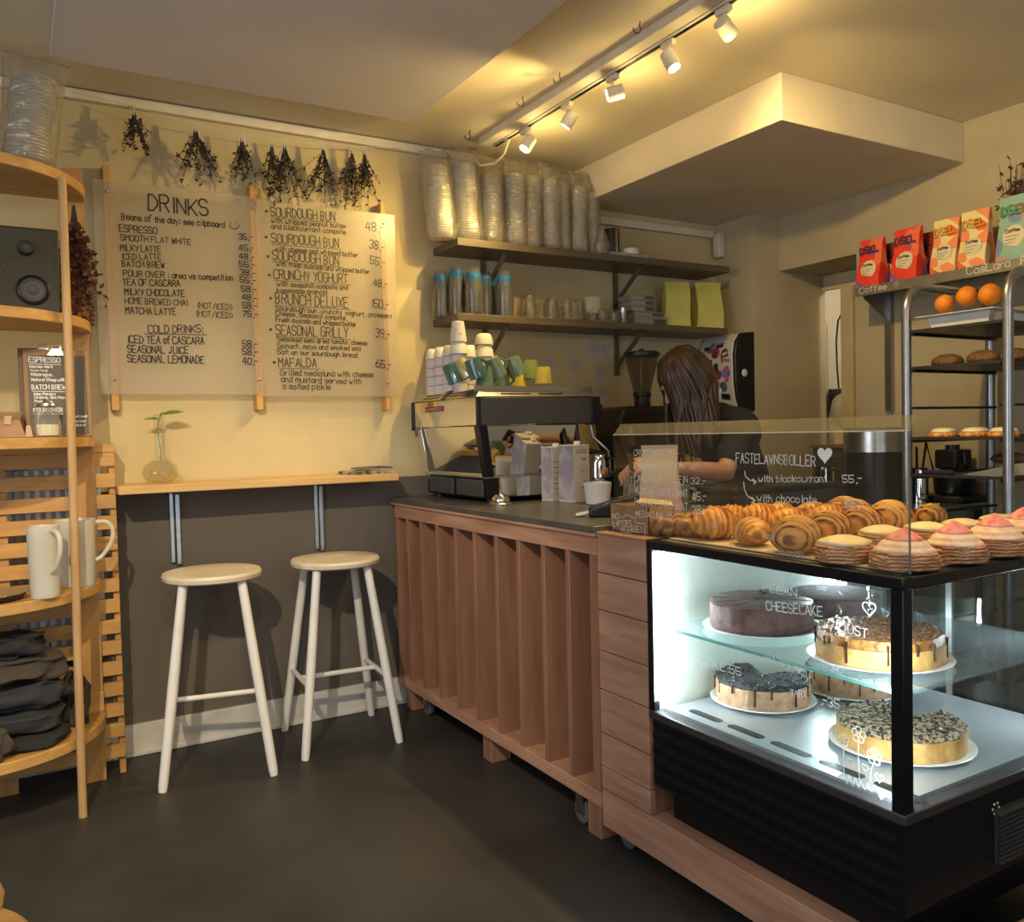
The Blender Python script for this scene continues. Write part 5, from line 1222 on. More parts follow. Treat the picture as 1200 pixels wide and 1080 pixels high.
# ------------------------------------------------------------------ acrylic guard with the price list
M_PLEX = glass('guard_acrylic', (0.95, 0.95, 0.93), 1.42, 0.0, body=0.015, bodycol=(0.8, 0.75, 0.6))
M_PLEXE = glass('guard_acrylic_edge', (0.88, 0.86, 0.78), 1.5, 0.1, body=0.10, bodycol=(0.85, 0.78, 0.55))
gd = thing('acrylic_sneeze_guard', 'clear acrylic guard with white price list standing on the display in front of the pastries', 'sneeze guard', (1.545, 1.54, 0.9555))
MB().box(1.543, 1.547, 1.058, 2.022, 0.9555, 1.243).build('front_sheet', M_PLEX, gd)
MB().hexa([(1.543,1.058,1.243),(1.547,1.058,1.243),(1.547,2.022,1.243),(1.543,2.022,1.243),(1.573,1.058,1.275),(1.577,1.058,1.275),(1.577,2.022,1.275),(1.573,2.022,1.275)]).build('bent_lip', M_PLEXE, gd)
MB().box(1.5425, 1.5475, 1.058, 2.022, 1.2425, 1.2455).build('fold_edge', mat('edge_glow', (0.80, 0.74, 0.55), 0.25, alpha=0.75), gd)
MB().box(1.5425, 1.5475, 1.0565, 1.0585, 0.9555, 1.243).build('sheet_edge', mat('edge_dark', (0.22, 0.21, 0.18), 0.3, alpha=0.7), gd)
q = MB()
def pp(zx, zy): return at('x', 1.5422, 700+zx/4, 470+zy/4)
for txt, xa, ya, xb, yb, h, w in [('CROISSANT',172,255,300,252,27,2.2),('35,-',332,263,384,260,27,2.2),('CINNAMON CRUFFIN',175,319,404,317,28,1.8),('32,-',436,318,470,318,24,1.4),('CARDAMOM CRUFFIN',175,375,424,382,30,1.9),('32,-',440,388,510,386,28,2.4),('ALMOND CROISSANT',176,432,426,450,32,2.4),('45,-',446,466,512,463,36,3.0),
 ('PAIN AU CHOCOLAT',176,486,426,512,32,2.2),('38,-',446,529,512,526,36,3.0),('MEDIALUNA 38,-',182,543,372,552,30,2.2),('NO',70,552,104,549,24,2.2),('LAPTOPS',75,587,162,584,26,2.2),('PLEASE!',115,616,206,612,26,2.0),('FASTELAVNSBOLLER',650,288,1024,304,44,2.8),
 ('with blackcurrant',755,378,1078,378,30,2.6),('with chocolate',748,470,1030,478,32,2.6),('55,-',1150,380,1240,380,36,2.6),('58,-',1160,500,1250,500,36,2.6),('Vanilla &',772,640,862,660,26,1.6),('mango',858,716,966,726,22,1.6)]:
    hh = (pp(xa, ya)-pp(xa, ya-h)).length; write(q, txt, pp(xa, ya), pp(xb, yb), hh, w*0.00082, NX)
for pts in (((690,328),(695,352),(712,368),(742,376)), ((728,364),(745,377),(733,388)), ((686,378),(690,415),(705,445),(738,465)), ((724,450),(740,466),(722,474))): ribbon(q, [pp(a, b) for a, b in pts], 0.0028, NX)
ribbon(q, [pp(a, b) for a, b in ((108,545),(130,540),(130,530),(176,548),(178,570),(222,575),(222,640))], 0.0014, NX)
heart(q, pp(66, 590), mY, Z, 0.005, 0.004, NX)
hp_ = [pp(1066, 250)+mY*(0.00125*16*math.sin(t)**3)+Z*(0.00125*(13*math.cos(t)-5*math.cos(2*t)-2*math.cos(3*t)-math.cos(4*t))) for t in [2*PI*i/24 for i in range(24)]]
q.add(hp_, [tuple(range(24))])
q.build('price_lettering', M_CHALK, gd, smooth=None)

# ------------------------------------------------------------------ pastries on top of the case
ty = MB().box(1.56, 2.24, 1.085, 1.80, 0.9525, 0.9575)
tag(ty.build('pastry_board', mat('pale_board', (0.58, 0.46, 0.30), 0.6, scale=8), bevel=0.002), 'pale serving board under the pastries on the display', 'board')
ZP = 0.958
def crust(n, a, b, sc=18, st=(1, 1, 1), wave=None): return mat(n, a, 0.42, c2=b, scale=sc, stretch=st, contrast=(0.30, 0.66), bump=0.35, bscale=70, coat=0.08, wave=wave)
M_GOLD = crust('golden_crust', (0.74, 0.37, 0.085), (0.40, 0.145, 0.028), 26, (1, 1, 1), ('X', 20, 2.0, 0.35))
M_BROWN = crust('brown_crust', (0.40, 0.19, 0.07), (0.15, 0.055, 0.022), 34)
M_ROLL = crust('rolled_crust', (0.70, 0.36, 0.09), (0.22, 0.08, 0.026), 24, (1, 1, 1), ('X', 27, 3.5, 0.45))
M_CHOC = mat('chocolate', (0.045, 0.02, 0.013), 0.3, scale=30)
M_CREAM = mat('pastry_cream', (0.72, 0.62, 0.42), 0.5, c2=(0.64, 0.52, 0.33), scale=30, bump=0.1)
M_PINKC = mat('pale_pink_cream', (0.70, 0.55, 0.44), 0.6, c2=(0.60, 0.34, 0.31), scale=70, contrast=(0.3, 0.6))
M_PINK = mat('pink_powder', (0.58, 0.13, 0.14), 0.8, c2=(0.66, 0.32, 0.28), scale=70)
M_LAYER = crust('laminated_dough', (0.52, 0.28, 0.13), (0.24, 0.10, 0.045), 34, (1, 1, 1), ('Z', 40, 9.0, 0.5))
def croissant_mesh(L, R, bend, nseg=7, seed=0, n=20, power=0.55, dep=0.24):
    r_ = random.Random(seed); rings = []; m = nseg*8
    for i in range(m+1):
        t = i/m*2-1
        a = t*bend
        rad = L/2/max(bend, 1e-3) if bend > 0.05 else None
        if rad: c = Vector((rad*math.sin(a), rad*(1-math.cos(a)), 0)); tx = Vector((math.cos(a), math.sin(a), 0))
        else: c = Vector((t*L/2, 0, 0)); tx = X.copy()
        env = max(0.04, (1-abs(t)**(1.7 if bend > 0.05 else 2.2)))**power
        fr = (abs(t)*nseg*0.5+0.5) % 1.0
        rr = R*env*(1.08-(dep*fr**1.2 if nseg > 2 else 0.0))
        side = Vector((-tx.y, tx.x, 0))
        ring = []
        for j in range(n):
            b = 2*PI*j/n; zc = math.sin(b)
            z = rr*zc*(0.92 if zc > 0 else 0.62)
            tw = 0.05*math.sin(3*b+i)
            ring.append(c+side*(rr*math.cos(b)*(1+tw))+Z*(z+R*0.60))
        rings.append(ring)
    return MB().loft(rings, True)
def pastry(name, label, px_, py_, group, rz=0.0):
    p = at('z', ZP, px_, py_)
    return thing(name, label, 'pastry', (p.x, p.y, ZP), rz, group)
def croissant(label, px_, py_, L, R, bend, rz, seed, m=None):
    t = pastry('croissant', label, px_, py_, 'croissants on the display', rz)
    croissant_mesh(L, R, bend, 7, seed, 24, 0.60, 0.20).build('crust', m or M_GOLD, t, world=False, smooth=70)
    return t
VD = math.atan2(1.5, 1.75)      # horizontal direction from the camera towards the pastries
croissant('big golden croissant at the front left, side on behind the word MEDIALUNA', 838, 631, 0.135, 0.058, 0.8, RZ(-20), 1)
croissant('small croissant at the front with its curled end towards the room', 881, 638, 0.125, 0.046, 0.9, RZ(62), 2)
croissant('golden croissant behind the front croissant pair', 888, 621, 0.13, 0.052, 0.6, RZ(-30), 3)
croissant('golden croissant in the third row, half hidden behind the others', 926, 622, 0.13, 0.045, 0.6, RZ(-25), 4)
croissant('croissant at the back left behind the big golden one', 858, 618, 0.12, 0.046, 0.5, RZ(-40), 5)
croissant('croissant at the back middle under the word chocolate', 972, 617, 0.13, 0.045, 0.5, RZ(-35), 6)
def rolled(label, px_, py_, r, rz, seed, stripes=True, top=None):
    t = pastry('rolled_pastry', label, px_, py_, 'rolled pastries on the display', rz)
    croissant_mesh(r*2.0, r, 0.0, 11, seed, 28, 0.45).build('crust', M_ROLL, t, world=False, smooth=70)
    if stripes:
        s_ = MB(); r_ = random.Random(seed)
        for k in range(7):
            xq = -r*0.85+r*0.22*k; ee = max(0.1, 1-(abs(xq)/r)**2.2)**0.42; pts = []
            for i in range(9):
                b = -0.35+(PI+0.7)*i/8; pts.append((xq+0.006*math.sin(b*3+k)+0.004, r*ee*1.03*math.cos(b), r*ee*1.03*math.sin(b)*(0.92 if math.sin(b) > 0 else 0.62)+r*0.60))
            s_.tube(pts, 0.0011+0.0006*r_.random(), 5)
        s_.build('drizzle', M_CHOC, t, world=False)
    return t
ax = VD    # axis towards the viewer
rolled('layered roll with dark drizzle at the front, right of the small croissant', 934, 647, 0.057, ax-0.25, 11)
rolled('layered roll with dark drizzle second from the left in its row', 972, 636, 0.054, ax-0.35, 12)
rolled('glossy golden roll third from the left, just behind the cream buns', 1010, 629, 0.053, ax-0.45, 13)
rolled('large golden roll by the right edge of the acrylic guard', 1043, 624, 0.058, ax-0.5, 15)
rolled('round shiny roll at the very back under the 58 price', 990, 614, 0.054, ax-0.6, 17, False)
r_g = rolled('small roll with yellow topping just right of the guard edge', 1091, 615, 0.040, ax-0.5, 16)
sp_ = MB(); rq = random.Random(5)
for i in range(40): sp_.sphere((rq.uniform(-.025, .025), rq.uniform(-.018, .018), 0.056+rq.uniform(0, .006)), 0.0022, n=6)
sp_.build('yellow_crumbs', mat('yellow_crumb', (0.65, 0.42, 0.03), 0.7), r_g, world=False)
def knot(label, px_, py_, r, seed):
    t = pastry('nut_knot', label, px_, py_, 'nut knots on the display')
    r_ = random.Random(seed); mb = MB(); pts = []
    for i in range(40):
        a = 2*PI*i/40; pts.append((r*0.62*math.cos(2*a)*(1+0.2*math.sin(3*a)), r*0.62*math.sin(2*a), r*0.50+r*0.28*math.sin(5*a+seed)))
    mb.tube(pts+[pts[0]], r*0.30, 10); mb.sphere((0, 0, r*0.36), r*0.5, (1, 1, 0.7)); mb.build('dough', M_BROWN, t, world=False, smooth=60)
    c = MB()
    for i in range(36):
        a = r_.uniform(0, 6.28); q_ = r*0.8*math.sqrt(r_.random()); c.obox((q_*math.cos(a), q_*math.sin(a), r*0.88+r_.uniform(-.006, .004)-q_*0.25), (0.008, 0.004, 0.0025), (r_.uniform(-1, 1), r_.uniform(-1, 1), r_.uniform(0, 3)))
    c.build('nut_flakes', mat('nut_flake', (0.50, 0.30, 0.14), 0.7, c2=(0.28, 0.13, 0.06), scale=60), t, world=False)
knot('nut topped knot furthest left on the display', 783, 626, 0.048, 1); knot('nut topped knot beside the big golden croissant', 809, 628, 0.048, 2); knot('nut topped knot in the second row on the left', 824, 617, 0.046, 3); knot('nut topped knot at the back under the word chocolate', 948, 615, 0.047, 4); knot('dark nut knot at the back left by the paper bag', 800, 617, 0.042, 5)
def bun_base(t, r, h, seed, m=None):
    r_ = random.Random(seed); ph = r_.uniform(0, 6); prof = [(r*0.5, 0), (r*0.92, 0.002)]
    k = 5
    for i in range(k):
        z0 = h*(i+0.1)/k; b = 1.02-0.30*((i-1.6)/k)**2
        prof += [(r*b, z0), (r*b*1.015, z0+h*0.45/k), (r*b*0.985, z0+h*0.86/k)]
    prof += [(r*0.80, h*1.02), (r*0.4, h*1.05)]
    MB().lathe(prof, (0, 0, 0), 40, wob=lambda a, z: 1+0.04*math.sin(2*a+ph+z*60)+0.02*math.sin(5*a-z*190+ph)+0.012*math.sin(11*a+z*240)).build('dough', m or M_LAYER, t, world=False, smooth=60)
def cream_bun(label, px_, py_, r, h, seed):
    t = pastry('cream_bun', label, px_, py_, 'cream buns on the display'); bun_base(t, r, h, seed)
    prof = [(r*0.5, h*0.9), (r*0.84, h*0.98), (r*0.90, h*1.10), (r*0.82, h*1.24), (r*0.6, h*1.40), (r*0.35, h*1.52), (r*0.08, h*1.56)]
    MB().lathe(prof, (0, 0, 0), 40, wob=lambda a, z: 1+0.05*math.sin(a*3+z*200+seed)+0.03*math.sin(7*a)).build('cream', M_CREAM, t, world=False, smooth=180)
def pink_bun(label, px_, py_, r, h, seed):
    t = pastry('pink_cream_bun', label, px_, py_, 'pink topped buns on the display'); bun_base(t, r, h, seed)
    H_ = h*1.42; w = lambda a, z: 1+0.02*math.sin(2*a+seed)
    def rad(u): return r*0.94*max(0.02, (1-u**1.15))**0.80*(1+0.02*math.sin(u*26+seed))
    def prof_(u0, u1, g): return [(rad(u0+(u1-u0)*i/14)+g*min(1, i/3), h*0.98+H_*(u0+(u1-u0)*i/14)) for i in range(15)]
    MB().lathe([(r*0.5, h*0.92), (r*0.86, h*0.95)]+prof_(0.0, 0.62, 0), (0, 0, 0), 40, wob=w).build('cream', M_PINKC, t, world=False, smooth=180)
    MB().lathe(prof_(0.50, 1.0, 0.0012), (0, 0, 0), 40, wob=w).build('pink_powder', M_PINK, t, world=False, smooth=180)
cream_bun('cream bun at the front, left of the pink buns, bottom of the price list', 990, 656, 0.064, 0.036, 1)
cream_bun('cream bun behind the front cream bun and left pink bun', 1034, 642, 0.060, 0.036, 2)
cream_bun('cream bun just right of the guard edge behind two pink buns', 1086, 634, 0.060, 0.032, 3)
cream_bun('cream bun at the back between the middle pink buns', 1128, 628, 0.058, 0.030, 4)
cream_bun('cream bun at the back right behind the pink buns', 1172, 622, 0.058, 0.030, 5)
pink_bun('pink topped bun at the near corner of the display', 1060, 664, 0.066, 0.034, 11)
pink_bun('pink topped bun second from the near corner', 1119, 656, 0.062, 0.036, 12)
pink_bun('pink topped bun third from the near corner, sharpest peak', 1166, 648, 0.066, 0.038, 13)
pink_bun('pink topped bun cut by the right edge of the picture', 1200, 638, 0.064, 0.038, 14)

croissant('croissant at the back left under the 38 price', 893, 613, 0.12, 0.042, 0.6, RZ(-30), 7)
croissant('croissant at the back, right of the word PAIN', 914, 612, 0.12, 0.042, 0.6, RZ(-20), 8)
rolled('golden roll at the back between the word chocolate and the 58 price', 1003, 617, 0.052, ax-0.5, 19, False)
croissant('croissant at the very back beside the round shiny roll', 952, 611, 0.12, 0.042, 0.5, RZ(-30), 9)
# ------------------------------------------------------------------ cakes inside the case
M_CKCHOC = mat('chocolate_cake', (0.13, 0.065, 0.055), 0.75, c2=(0.08, 0.038, 0.032), scale=40, bump=0.3, bscale=120)
M_CKTOP = mat('chocolate_glaze', (0.15, 0.095, 0.085), 0.35, c2=(0.10, 0.06, 0.055), scale=9)
M_CRUSTC = mat('biscuit_crust', (0.48, 0.29, 0.17), 0.8, c2=(0.34, 0.18, 0.10), scale=50, bump=0.3, bscale=110)
M_CHEESEC = mat('golden_cake', (0.60, 0.36, 0.12), 0.7, c2=(0.46, 0.23, 0.06), scale=30, bump=0.3, bscale=100)
M_CARAM = mat('caramel', (0.42, 0.17, 0.03), 0.3, c2=(0.16, 0.07, 0.02), scale=45, contrast=(0.42, 0.55), bump=0.4)
M_SEEDS = mat('dark_seed_topping', (0.06, 0.05, 0.055), 0.6, c2=(0.015, 0.013, 0.016), scale=120, contrast=(0.45, 0.6), bump=0.8, bscale=150)
M_CRUMB = mat('crumb_topping', (0.50, 0.36, 0.20), 0.7, c2=(0.05, 0.025, 0.02), scale=110, contrast=(0.45, 0.56), bump=0.8, bscale=140)
M_PARCH = mat('parchment', (0.70, 0.60, 0.44), 0.7)
def plate(label, x, y, z, r):
    o = MB().lathe([(r*0.5, 0.0005), (r*0.62, 0.001), (r*0.9, 0.006), (r, 0.011), (r*0.985, 0.0125), (r*0.88, 0.009), (r*0.6, 0.0055), (r*0.1, 0.005)], (x, y, z), 64)
    return tag(o.build('cake_plate', M_PORC), label, 'plate', 'cake plates in the display case')
def cake(label, x, y, z, r, h, a0, a1, mb_, mt, topt=0.012, drips=0, mdrip=None, seed=1, crumbs=0, mcr=None):
    t = thing('cake', label, 'cake', (x, y, z))
    full = abs(a1-a0-2*PI) < 1e-6
    wob = lambda a, zz: 1+0.012*math.sin(9*a+seed)+0.006*math.sin(23*a+zz*300)
    MB().lathe([(r*0.96, 0), (r, 0.004), (r, h-topt), (r*0.98, h-topt+0.001)], (x, y, z), 72, a0, a1, wob=wob).build('cake_body', mb_, t, smooth=50)
    MB().lathe([(r*0.985, h-topt+0.0012), (r*0.995, h-topt*0.5), (r*0.955, h), (r*0.5, h+0.001)], (x, y, z), 72, a0, a1, wob=wob).build('topping', mt, t, smooth=50)
    r_ = random.Random(seed)
    if drips:
        d = MB()
        for i in range(drips):
            a = a0+(a1-a0)*(i+r_.uniform(0.2, 0.8))/drips; L_ = h*r_.uniform(0.35, 0.85); rr = r*1.012
            d.tube([(x+rr*math.cos(a), y+rr*math.sin(a), z+h-0.006), (x+rr*math.cos(a), y+rr*math.sin(a), z+h-L_*0.5), (x+rr*math.cos(a), y+rr*math.sin(a), z+h-L_)], [0.0035, 0.0022, 0.003], 6)
        d.build('drips', mdrip, t)
    if crumbs:
        c = MB()
        for i in range(crumbs):
            a = r_.uniform(a0, a1); q_ = r*0.94*math.sqrt(r_.random()); s_ = r_.uniform(0.003, 0.007)
            c.obox((x+q_*math.cos(a), y+q_*math.sin(a), z+h+s_*0.3), (s_, s_*0.8, s_*0.7), (r_.uniform(-1, 1), r_.uniform(-1, 1), r_.uniform(0, 3)))
        c.build('crumbs', mcr, t, smooth=None)
    return t
def cpos(z, px_, py_): p = at('z', z, px_, py_); return p.x, p.y
UZ = 0.7117; LZ = 0.4822
x, y = cpos(UZ, 892, 736); plate('white plate under the plain chocolate cake on the glass shelf', x, y, UZ, 0.155)
c1 = cake('plain dark chocolate cake with cut lines at the left of the glass shelf', x, y, UZ+0.006, 0.135, 0.074, 0, 2*PI, M_CKCHOC, M_CKTOP, 0.006)
sg_ = MB()
for k in range(6):
    a = PI*k/6+0.2; sg_.obox((x, y, UZ+0.006+0.0752), (0.262, 0.0012, 0.0012), (0, 0, a))
sg_.build('cut_lines', M_CHOC, c1)
MB().lathe([(0.05, 0), (0.05, 0.006)], (x+0.05, y+0.03, UZ+0.0815), 20, 0.5, 1.1).build('raised_slice', M_CHOC, c1)
x, y = cpos(UZ, 1030, 772); plate('white plate under the caramel cake on the glass shelf', x, y, UZ, 0.160)
cake('caramel cake with dark crumbs on top behind the black corner post', x, y, UZ+0.006, 0.140, 0.066, 0, 2*PI, M_CHEESEC, M_CARAM, 0.022, 14, M_CHOC, 4, 200, mat('dark_crumb', (0.07, 0.035, 0.02), 0.6, c2=(0.25, 0.14, 0.07), scale=60))
x, y = 2.03, 1.63; pz_ = UZ
plate('white plate under the covered chocolate cake at the back of the glass shelf', x, y, pz_, 0.145)
cake('chocolate cake under a clear cover at the back of the glass shelf', x, y, pz_+0.006, 0.125, 0.06, 0, 2*PI, M_CKCHOC, M_CKCHOC, 0.005, seed=6)
M_COVER = glass('cover_plastic', (0.93, 0.95, 0.96), 1.55, 0.05, body=0.06, bodycol=(0.8, 0.85, 0.9), bump=0.3)
tag(MB().lathe([(0.138, 0.0125), (0.140, 0.05), (0.136, 0.105), (0.12, 0.118), (0.03, 0.122)], (x, y, pz_), 48).build('cake_cover', M_COVER), 'clear dome cover over the chocolate cake at the back', 'cake cover')
x, y = cpos(LZ, 887, 818); y -= 0.022; plate('white plate under the seed topped cake on the case floor', x, y, LZ, 0.146)
cake('cheesecake with dark seed topping and missing slices at the left of the case floor', x, y, LZ+0.006, 0.130, 0.068, RZ(62), RZ(345), M_CRUSTC, M_SEEDS, 0.012, 12, M_CHOC, 7, 120, M_CHOC)
x, y = cpos(LZ, 1003, 806); x, y = min(x, 2.10), y
plate('white plate under the drizzled cake at the back of the case floor', x, y, LZ, 0.148)
cake('chocolate drizzled cake at the back of the case floor', x, y, LZ+0.006, 0.125, 0.072, 0, 2*PI, M_CRUSTC, M_SEEDS, 0.012, 18, M_CHOC, 8, 80, M_CHOC)
x, y = cpos(LZ, 1055, 872); plate('white plate under the crumb topped cheesecake at the near corner', x, y, LZ, 0.165)
cake('crumb topped golden cheesecake with a missing wedge at the near corner of the case', x, y, LZ+0.006, 0.145, 0.058, RZ(50), RZ(350), M_CHEESEC, M_CRUMB, 0.010, 0, None, 9, 150, M_CHOC)

# ------------------------------------------------------------------ right side: sticker covered dispenser
sd = thing('towel_dispenser', 'white paper towel dispenser covered in stickers with a dark side, on the corner pier', 'dispenser', (3.47, 3.50, 1.33))
xf, xb_, ya_, yb_ = 3.435, PX_-0.001, 3.390, 3.672
prof = [(xb_, 1.345), (xf+0.04, 1.345), (xf+0.012, 1.42), (xf, 1.50), (xf-0.004, 1.66), (xf+0.01, 1.73), (xf+0.045, 1.775), (xb_, 1.785)]
MB().prism(prof, 'y', ya_, ya_+0.022).build('side_shell', M_BLACK, sd, bevel=0.006)
MB().prism(prof, 'y', ya_+0.022, yb_).build('cover', mat('dispenser_white', (0.62, 0.60, 0.55), 0.4, scale=6), sd, bevel=0.006)
MB().lathe([(0.020, 0), (0.021, 0.002), (0.018, 0.004)], (3.50, ya_-0.0002, 1.555), 24, rot=(PI/2, 0, 0)).build('round_sticker', M_PORC, sd)
MB().box(xf+0.03, xb_, ya_+0.03, yb_-0.03, 1.330, 1.3448).build('outlet', M_DGREY, sd)
MB().hexa([(xf+0.05,ya_+0.04,1.30),(xf+0.09,ya_+0.04,1.30),(xf+0.09,yb_-0.1,1.30),(xf+0.05,yb_-0.1,1.30),(xf+0.04,ya_+0.03,1.331),(xf+0.10,ya_+0.03,1.331),(xf+0.10,yb_-0.08,1.331),(xf+0.04,yb_-0.08,1.331)]).build('paper_towel', M_PORC, sd)
def xfront(z):
    pts = [(1.345, xf+0.04), (1.42, xf+0.012), (1.50, xf), (1.66, xf-0.004), (1.73, xf+0.01), (1.775, xf+0.045)]
    for (z0, x0), (z1, x1) in zip(pts, pts[1:]):
        if z0 <= z <= z1: return x0+(x1-x0)*(z-z0)/(z1-z0)
    return xf+0.045
stk = [((0.80,0.78),'c',.026,'5a1420'),((0.62,0.90),'r',(.05,.016),'101012'),((0.30,0.86),'c',.022,'6c4a62'),((0.18,0.88),'r',(.035,.022),'15161a'),((0.05,0.80),'c',.014,'77802a'),((0.24,0.68),'c',.018,'1c2024'),((0.10,0.62),'c',.011,'26262a'),((0.34,0.62),'r',(.026,.05),'3b3040'),((0.10,0.46),'c',.020,'25302c'),((0.50,0.80),'c',.032,'6a1f33'),((0.72,0.70),'r',(.016,.05),'a03a30'),((0.88,0.66),'r',(.045,.016),'b06a60'),((0.88,0.74),'r',(.028,.010),'2a2a2a'),
 ((0.52,0.56),'r',(.032,.045),'202226'),((0.74,0.56),'r',(.03,.035),'cfc8ba'),((0.60,0.44),'c',.026,'6a2a18'),((0.84,0.46),'c',.032,'4a5aa0'),((0.87,0.52),'c',.018,'a83040'),((0.86,0.36),'c',.016,'b02a34'),((0.10,0.32),'c',.018,'3a2a26'),((0.22,0.30),'c',.012,'4c7a34'),((0.36,0.34),'c',.016,'c4b060'),((0.54,0.30),'c',.018,'2a3a70'),((0.74,0.24),'c',.030,'254a52'),((0.42,0.14),'c',.036,'c05a20'),((0.60,0.18),'c',.018,'d8d2c4'),((0.78,0.08),'r',(.065,.032),'0e0e10'),((0.43,0.14),'c',.014,'1a1a1a')]
for i, ((fu, fv), kd, s_, c_) in enumerate(stk):
    yc = yb_-0.012-(yb_-ya_-0.045)*fu; zc_ = 1.40+0.345*fv
    if kd == 'c': pts = [(s_*math.cos(2*PI*k/18), s_*math.sin(2*PI*k/18)) for k in range(18)]
    else:
        a = 0.12*math.sin(i*2.1); w_, h_ = s_; pts = [(u*math.cos(a)-v*math.sin(a), u*math.sin(a)+v*math.cos(a)) for u, v in ((-w_/2,-h_/2),(w_/2,-h_/2),(w_/2,h_/2),(-w_/2,h_/2))]
    mb = MB(); vs = []
    for u, v in pts:
        yy = min(max(yc-u, ya_+0.024), yb_-0.002); zz = min(max(zc_+v, 1.36), 1.77); vs.append((xfront(zz)-0.0008-0.00012*i, yy, zz))
    mb.add(vs, [tuple(range(len(vs)))])
    mb.build('sticker', mat('sticker_'+c_, c_, 0.35, scale=90, c2=[min(1, v*1.9+0.05) for v in hexc(c_)], contrast=(0.45, 0.55)) if kd == 'c' else mat('sticker_'+c_, c_, 0.35, scale=60), sd, smooth=None)
q = MB()
write(q, 'Braffi', (xf+0.004, 3.575, 1.713), (xf+0.004, 3.475, 1.713), 0.016, 0.003, NX)
q.build('sticker_lettering', M_INK, sd, smooth=None)

# ------------------------------------------------------------------ back counter, grinder
bc = thing('back_counter', 'dark back counter along the shelf wall behind the barista', 'counter', (2.9, 3.42, 0))
MB().box(2.42, 3.40, 3.16, YW-0.01, 0.86, 0.89).build('worktop', M_TOP, bc, bevel=0.003)
MB().box(2.44, 3.38, 3.20, YW-0.01, 0.0, 0.86).build('cabinet', M_DGREY, bc)
gr = thing('coffee_grinder', 'large black coffee grinder with a clear hopper behind the barista', 'grinder', (2.72, 3.40, 0.89))
rings = []
for z, xa2, xb2 in ((0.8905, 2.60, 2.85), (0.93, 2.59, 2.86), (1.10, 2.60, 2.84), (1.20, 2.54, 2.92), (1.30, 2.535, 2.93), (1.355, 2.56, 2.92), (1.372, 2.60, 2.90)):
    rings.append([Vector((xa2, 3.27, z)), Vector((xb2, 3.27, z)), Vector((xb2, 3.48, z)), Vector((xa2, 3.48, z))])
MB().loft(rings).build('body', M_BLACK, gr, bevel=0.02, seg=4)
MB().cyl((2.70, 3.36, 1.29), (2.95, 3.36, 1.29), 0.075, n=28).build('motor_housing', M_BLACKM, gr)
for xx in (2.745, 2.79, 2.835):
    MB().lathe([(0.076, -0.003), (0.079, 0), (0.076, 0.003)], (xx, 3.36, 1.29), 28, rot=(0, PI/2, 0)).build('cooling_ring', M_BRUSH, gr)
MB().lathe([(0.038, 1.36), (0.042, 1.385), (0.04, 1.42), (0.046, 1.425), (0.046, 1.445)], (2.765, 3.375, 0), 28).build('collar', M_BLACK, gr)
MB().shell([(0.040, 1.4455), (0.044, 1.446), (0.086, 1.62), (0.084, 1.62), (0.041, 1.45)], (2.765, 3.375, 0), 32).build('hopper', glass('smoky_hopper', (0.70, 0.66, 0.58), 1.5, 0.02, body=0.12, bodycol=(0.4, 0.36, 0.28)), gr)
MB().lathe([(0.088, 1.6205), (0.092, 1.625), (0.092, 1.642), (0.08, 1.648), (0.012, 1.65), (0.012, 1.665)], (2.765, 3.375, 0), 32).build('hopper_lid', M_BLACK, gr)
MB().prism([(2.585, 1.235), (2.625, 1.235), (2.605, 1.272)], 'y', 3.2675, 3.2692).build('warning_triangle', mat('triangle_grey', (0.35, 0.34, 0.32), 0.5), gr)
MB().box(2.62, 2.665, 3.2665, 3.2695, 0.955, 1.005).build('cream_label', M_KRAFTL, gr)

# black equipment behind the guard
kb_ = thing('black_kitchen_appliance', 'low black appliance with a flat lid behind the barista forearm', 'appliance', (2.55, 2.40, 0))
MB().box(2.30, 2.86, 2.28, 2.56, 0.0, 1.008).build('housing', M_DGREY, kb_, bevel=0.006)
MB().box(2.29, 2.87, 2.27, 2.57, 1.0085, 1.030).build('lid', M_BLACK, kb_, bevel=0.006)
MB().tube([(2.42, 2.27, 0.96), (2.42, 2.25, 0.96), (2.56, 2.25, 0.96), (2.56, 2.27, 0.96)], 0.006, 8).build('handle', M_BRUSH, kb_)

# ------------------------------------------------------------------ steel wall shelf with coffee bags
ws = thing('steel_wall_shelf', 'steel wall shelf with chalk names along its edge carrying coffee bags', 'shelf', (3.63, 2.2, 1.86))
MB().box(3.502, XR-0.002, 1.45, 2.672, 1.900, 1.908).build('plate', M_BRUSH, ws)
MB().box(3.500, 3.5035, 1.45, 2.674, 1.864, 1.908).build('front_lip', mat('lip_steel', (0.30, 0.28, 0.24), 0.4, 0.7, scale=20), ws)
for y in (2.655, 1.52):
    MB().box(3.742, XR-0.001, y, y+0.035, 1.32, 1.90).build('wall_rail', M_BRUSH, ws)
    MB().hexa([(3.56,y+0.014,1.864),(3.742,y+0.014,1.76),(3.742,y+0.020,1.76),(3.56,y+0.020,1.864),(3.56,y+0.014,1.9),(3.742,y+0.014,1.9),(3.742,y+0.020,1.9),(3.56,y+0.020,1.9)]).build('bracket', M_BRUSH, ws)
q = MB()
def sp2(px_, py_): return at('x', 3.4992, px_, py_)
write(q, 'Coffee', sp2(1007, 344), sp2(1039, 338), 0.026, 0.0035, NX); heart(q, sp2(1050, 333), mY, Z, 0.011, 0.003, NX)
write(q, 'CasLara', sp2(1133, 322), sp2(1184, 312), 0.032, 0.004, NX); write(q, 'Filter', sp2(1196, 310), sp2(1235, 303), 0.03, 0.004, NX)
q.build('chalk_lettering', M_CHALK, ws, smooth=None)
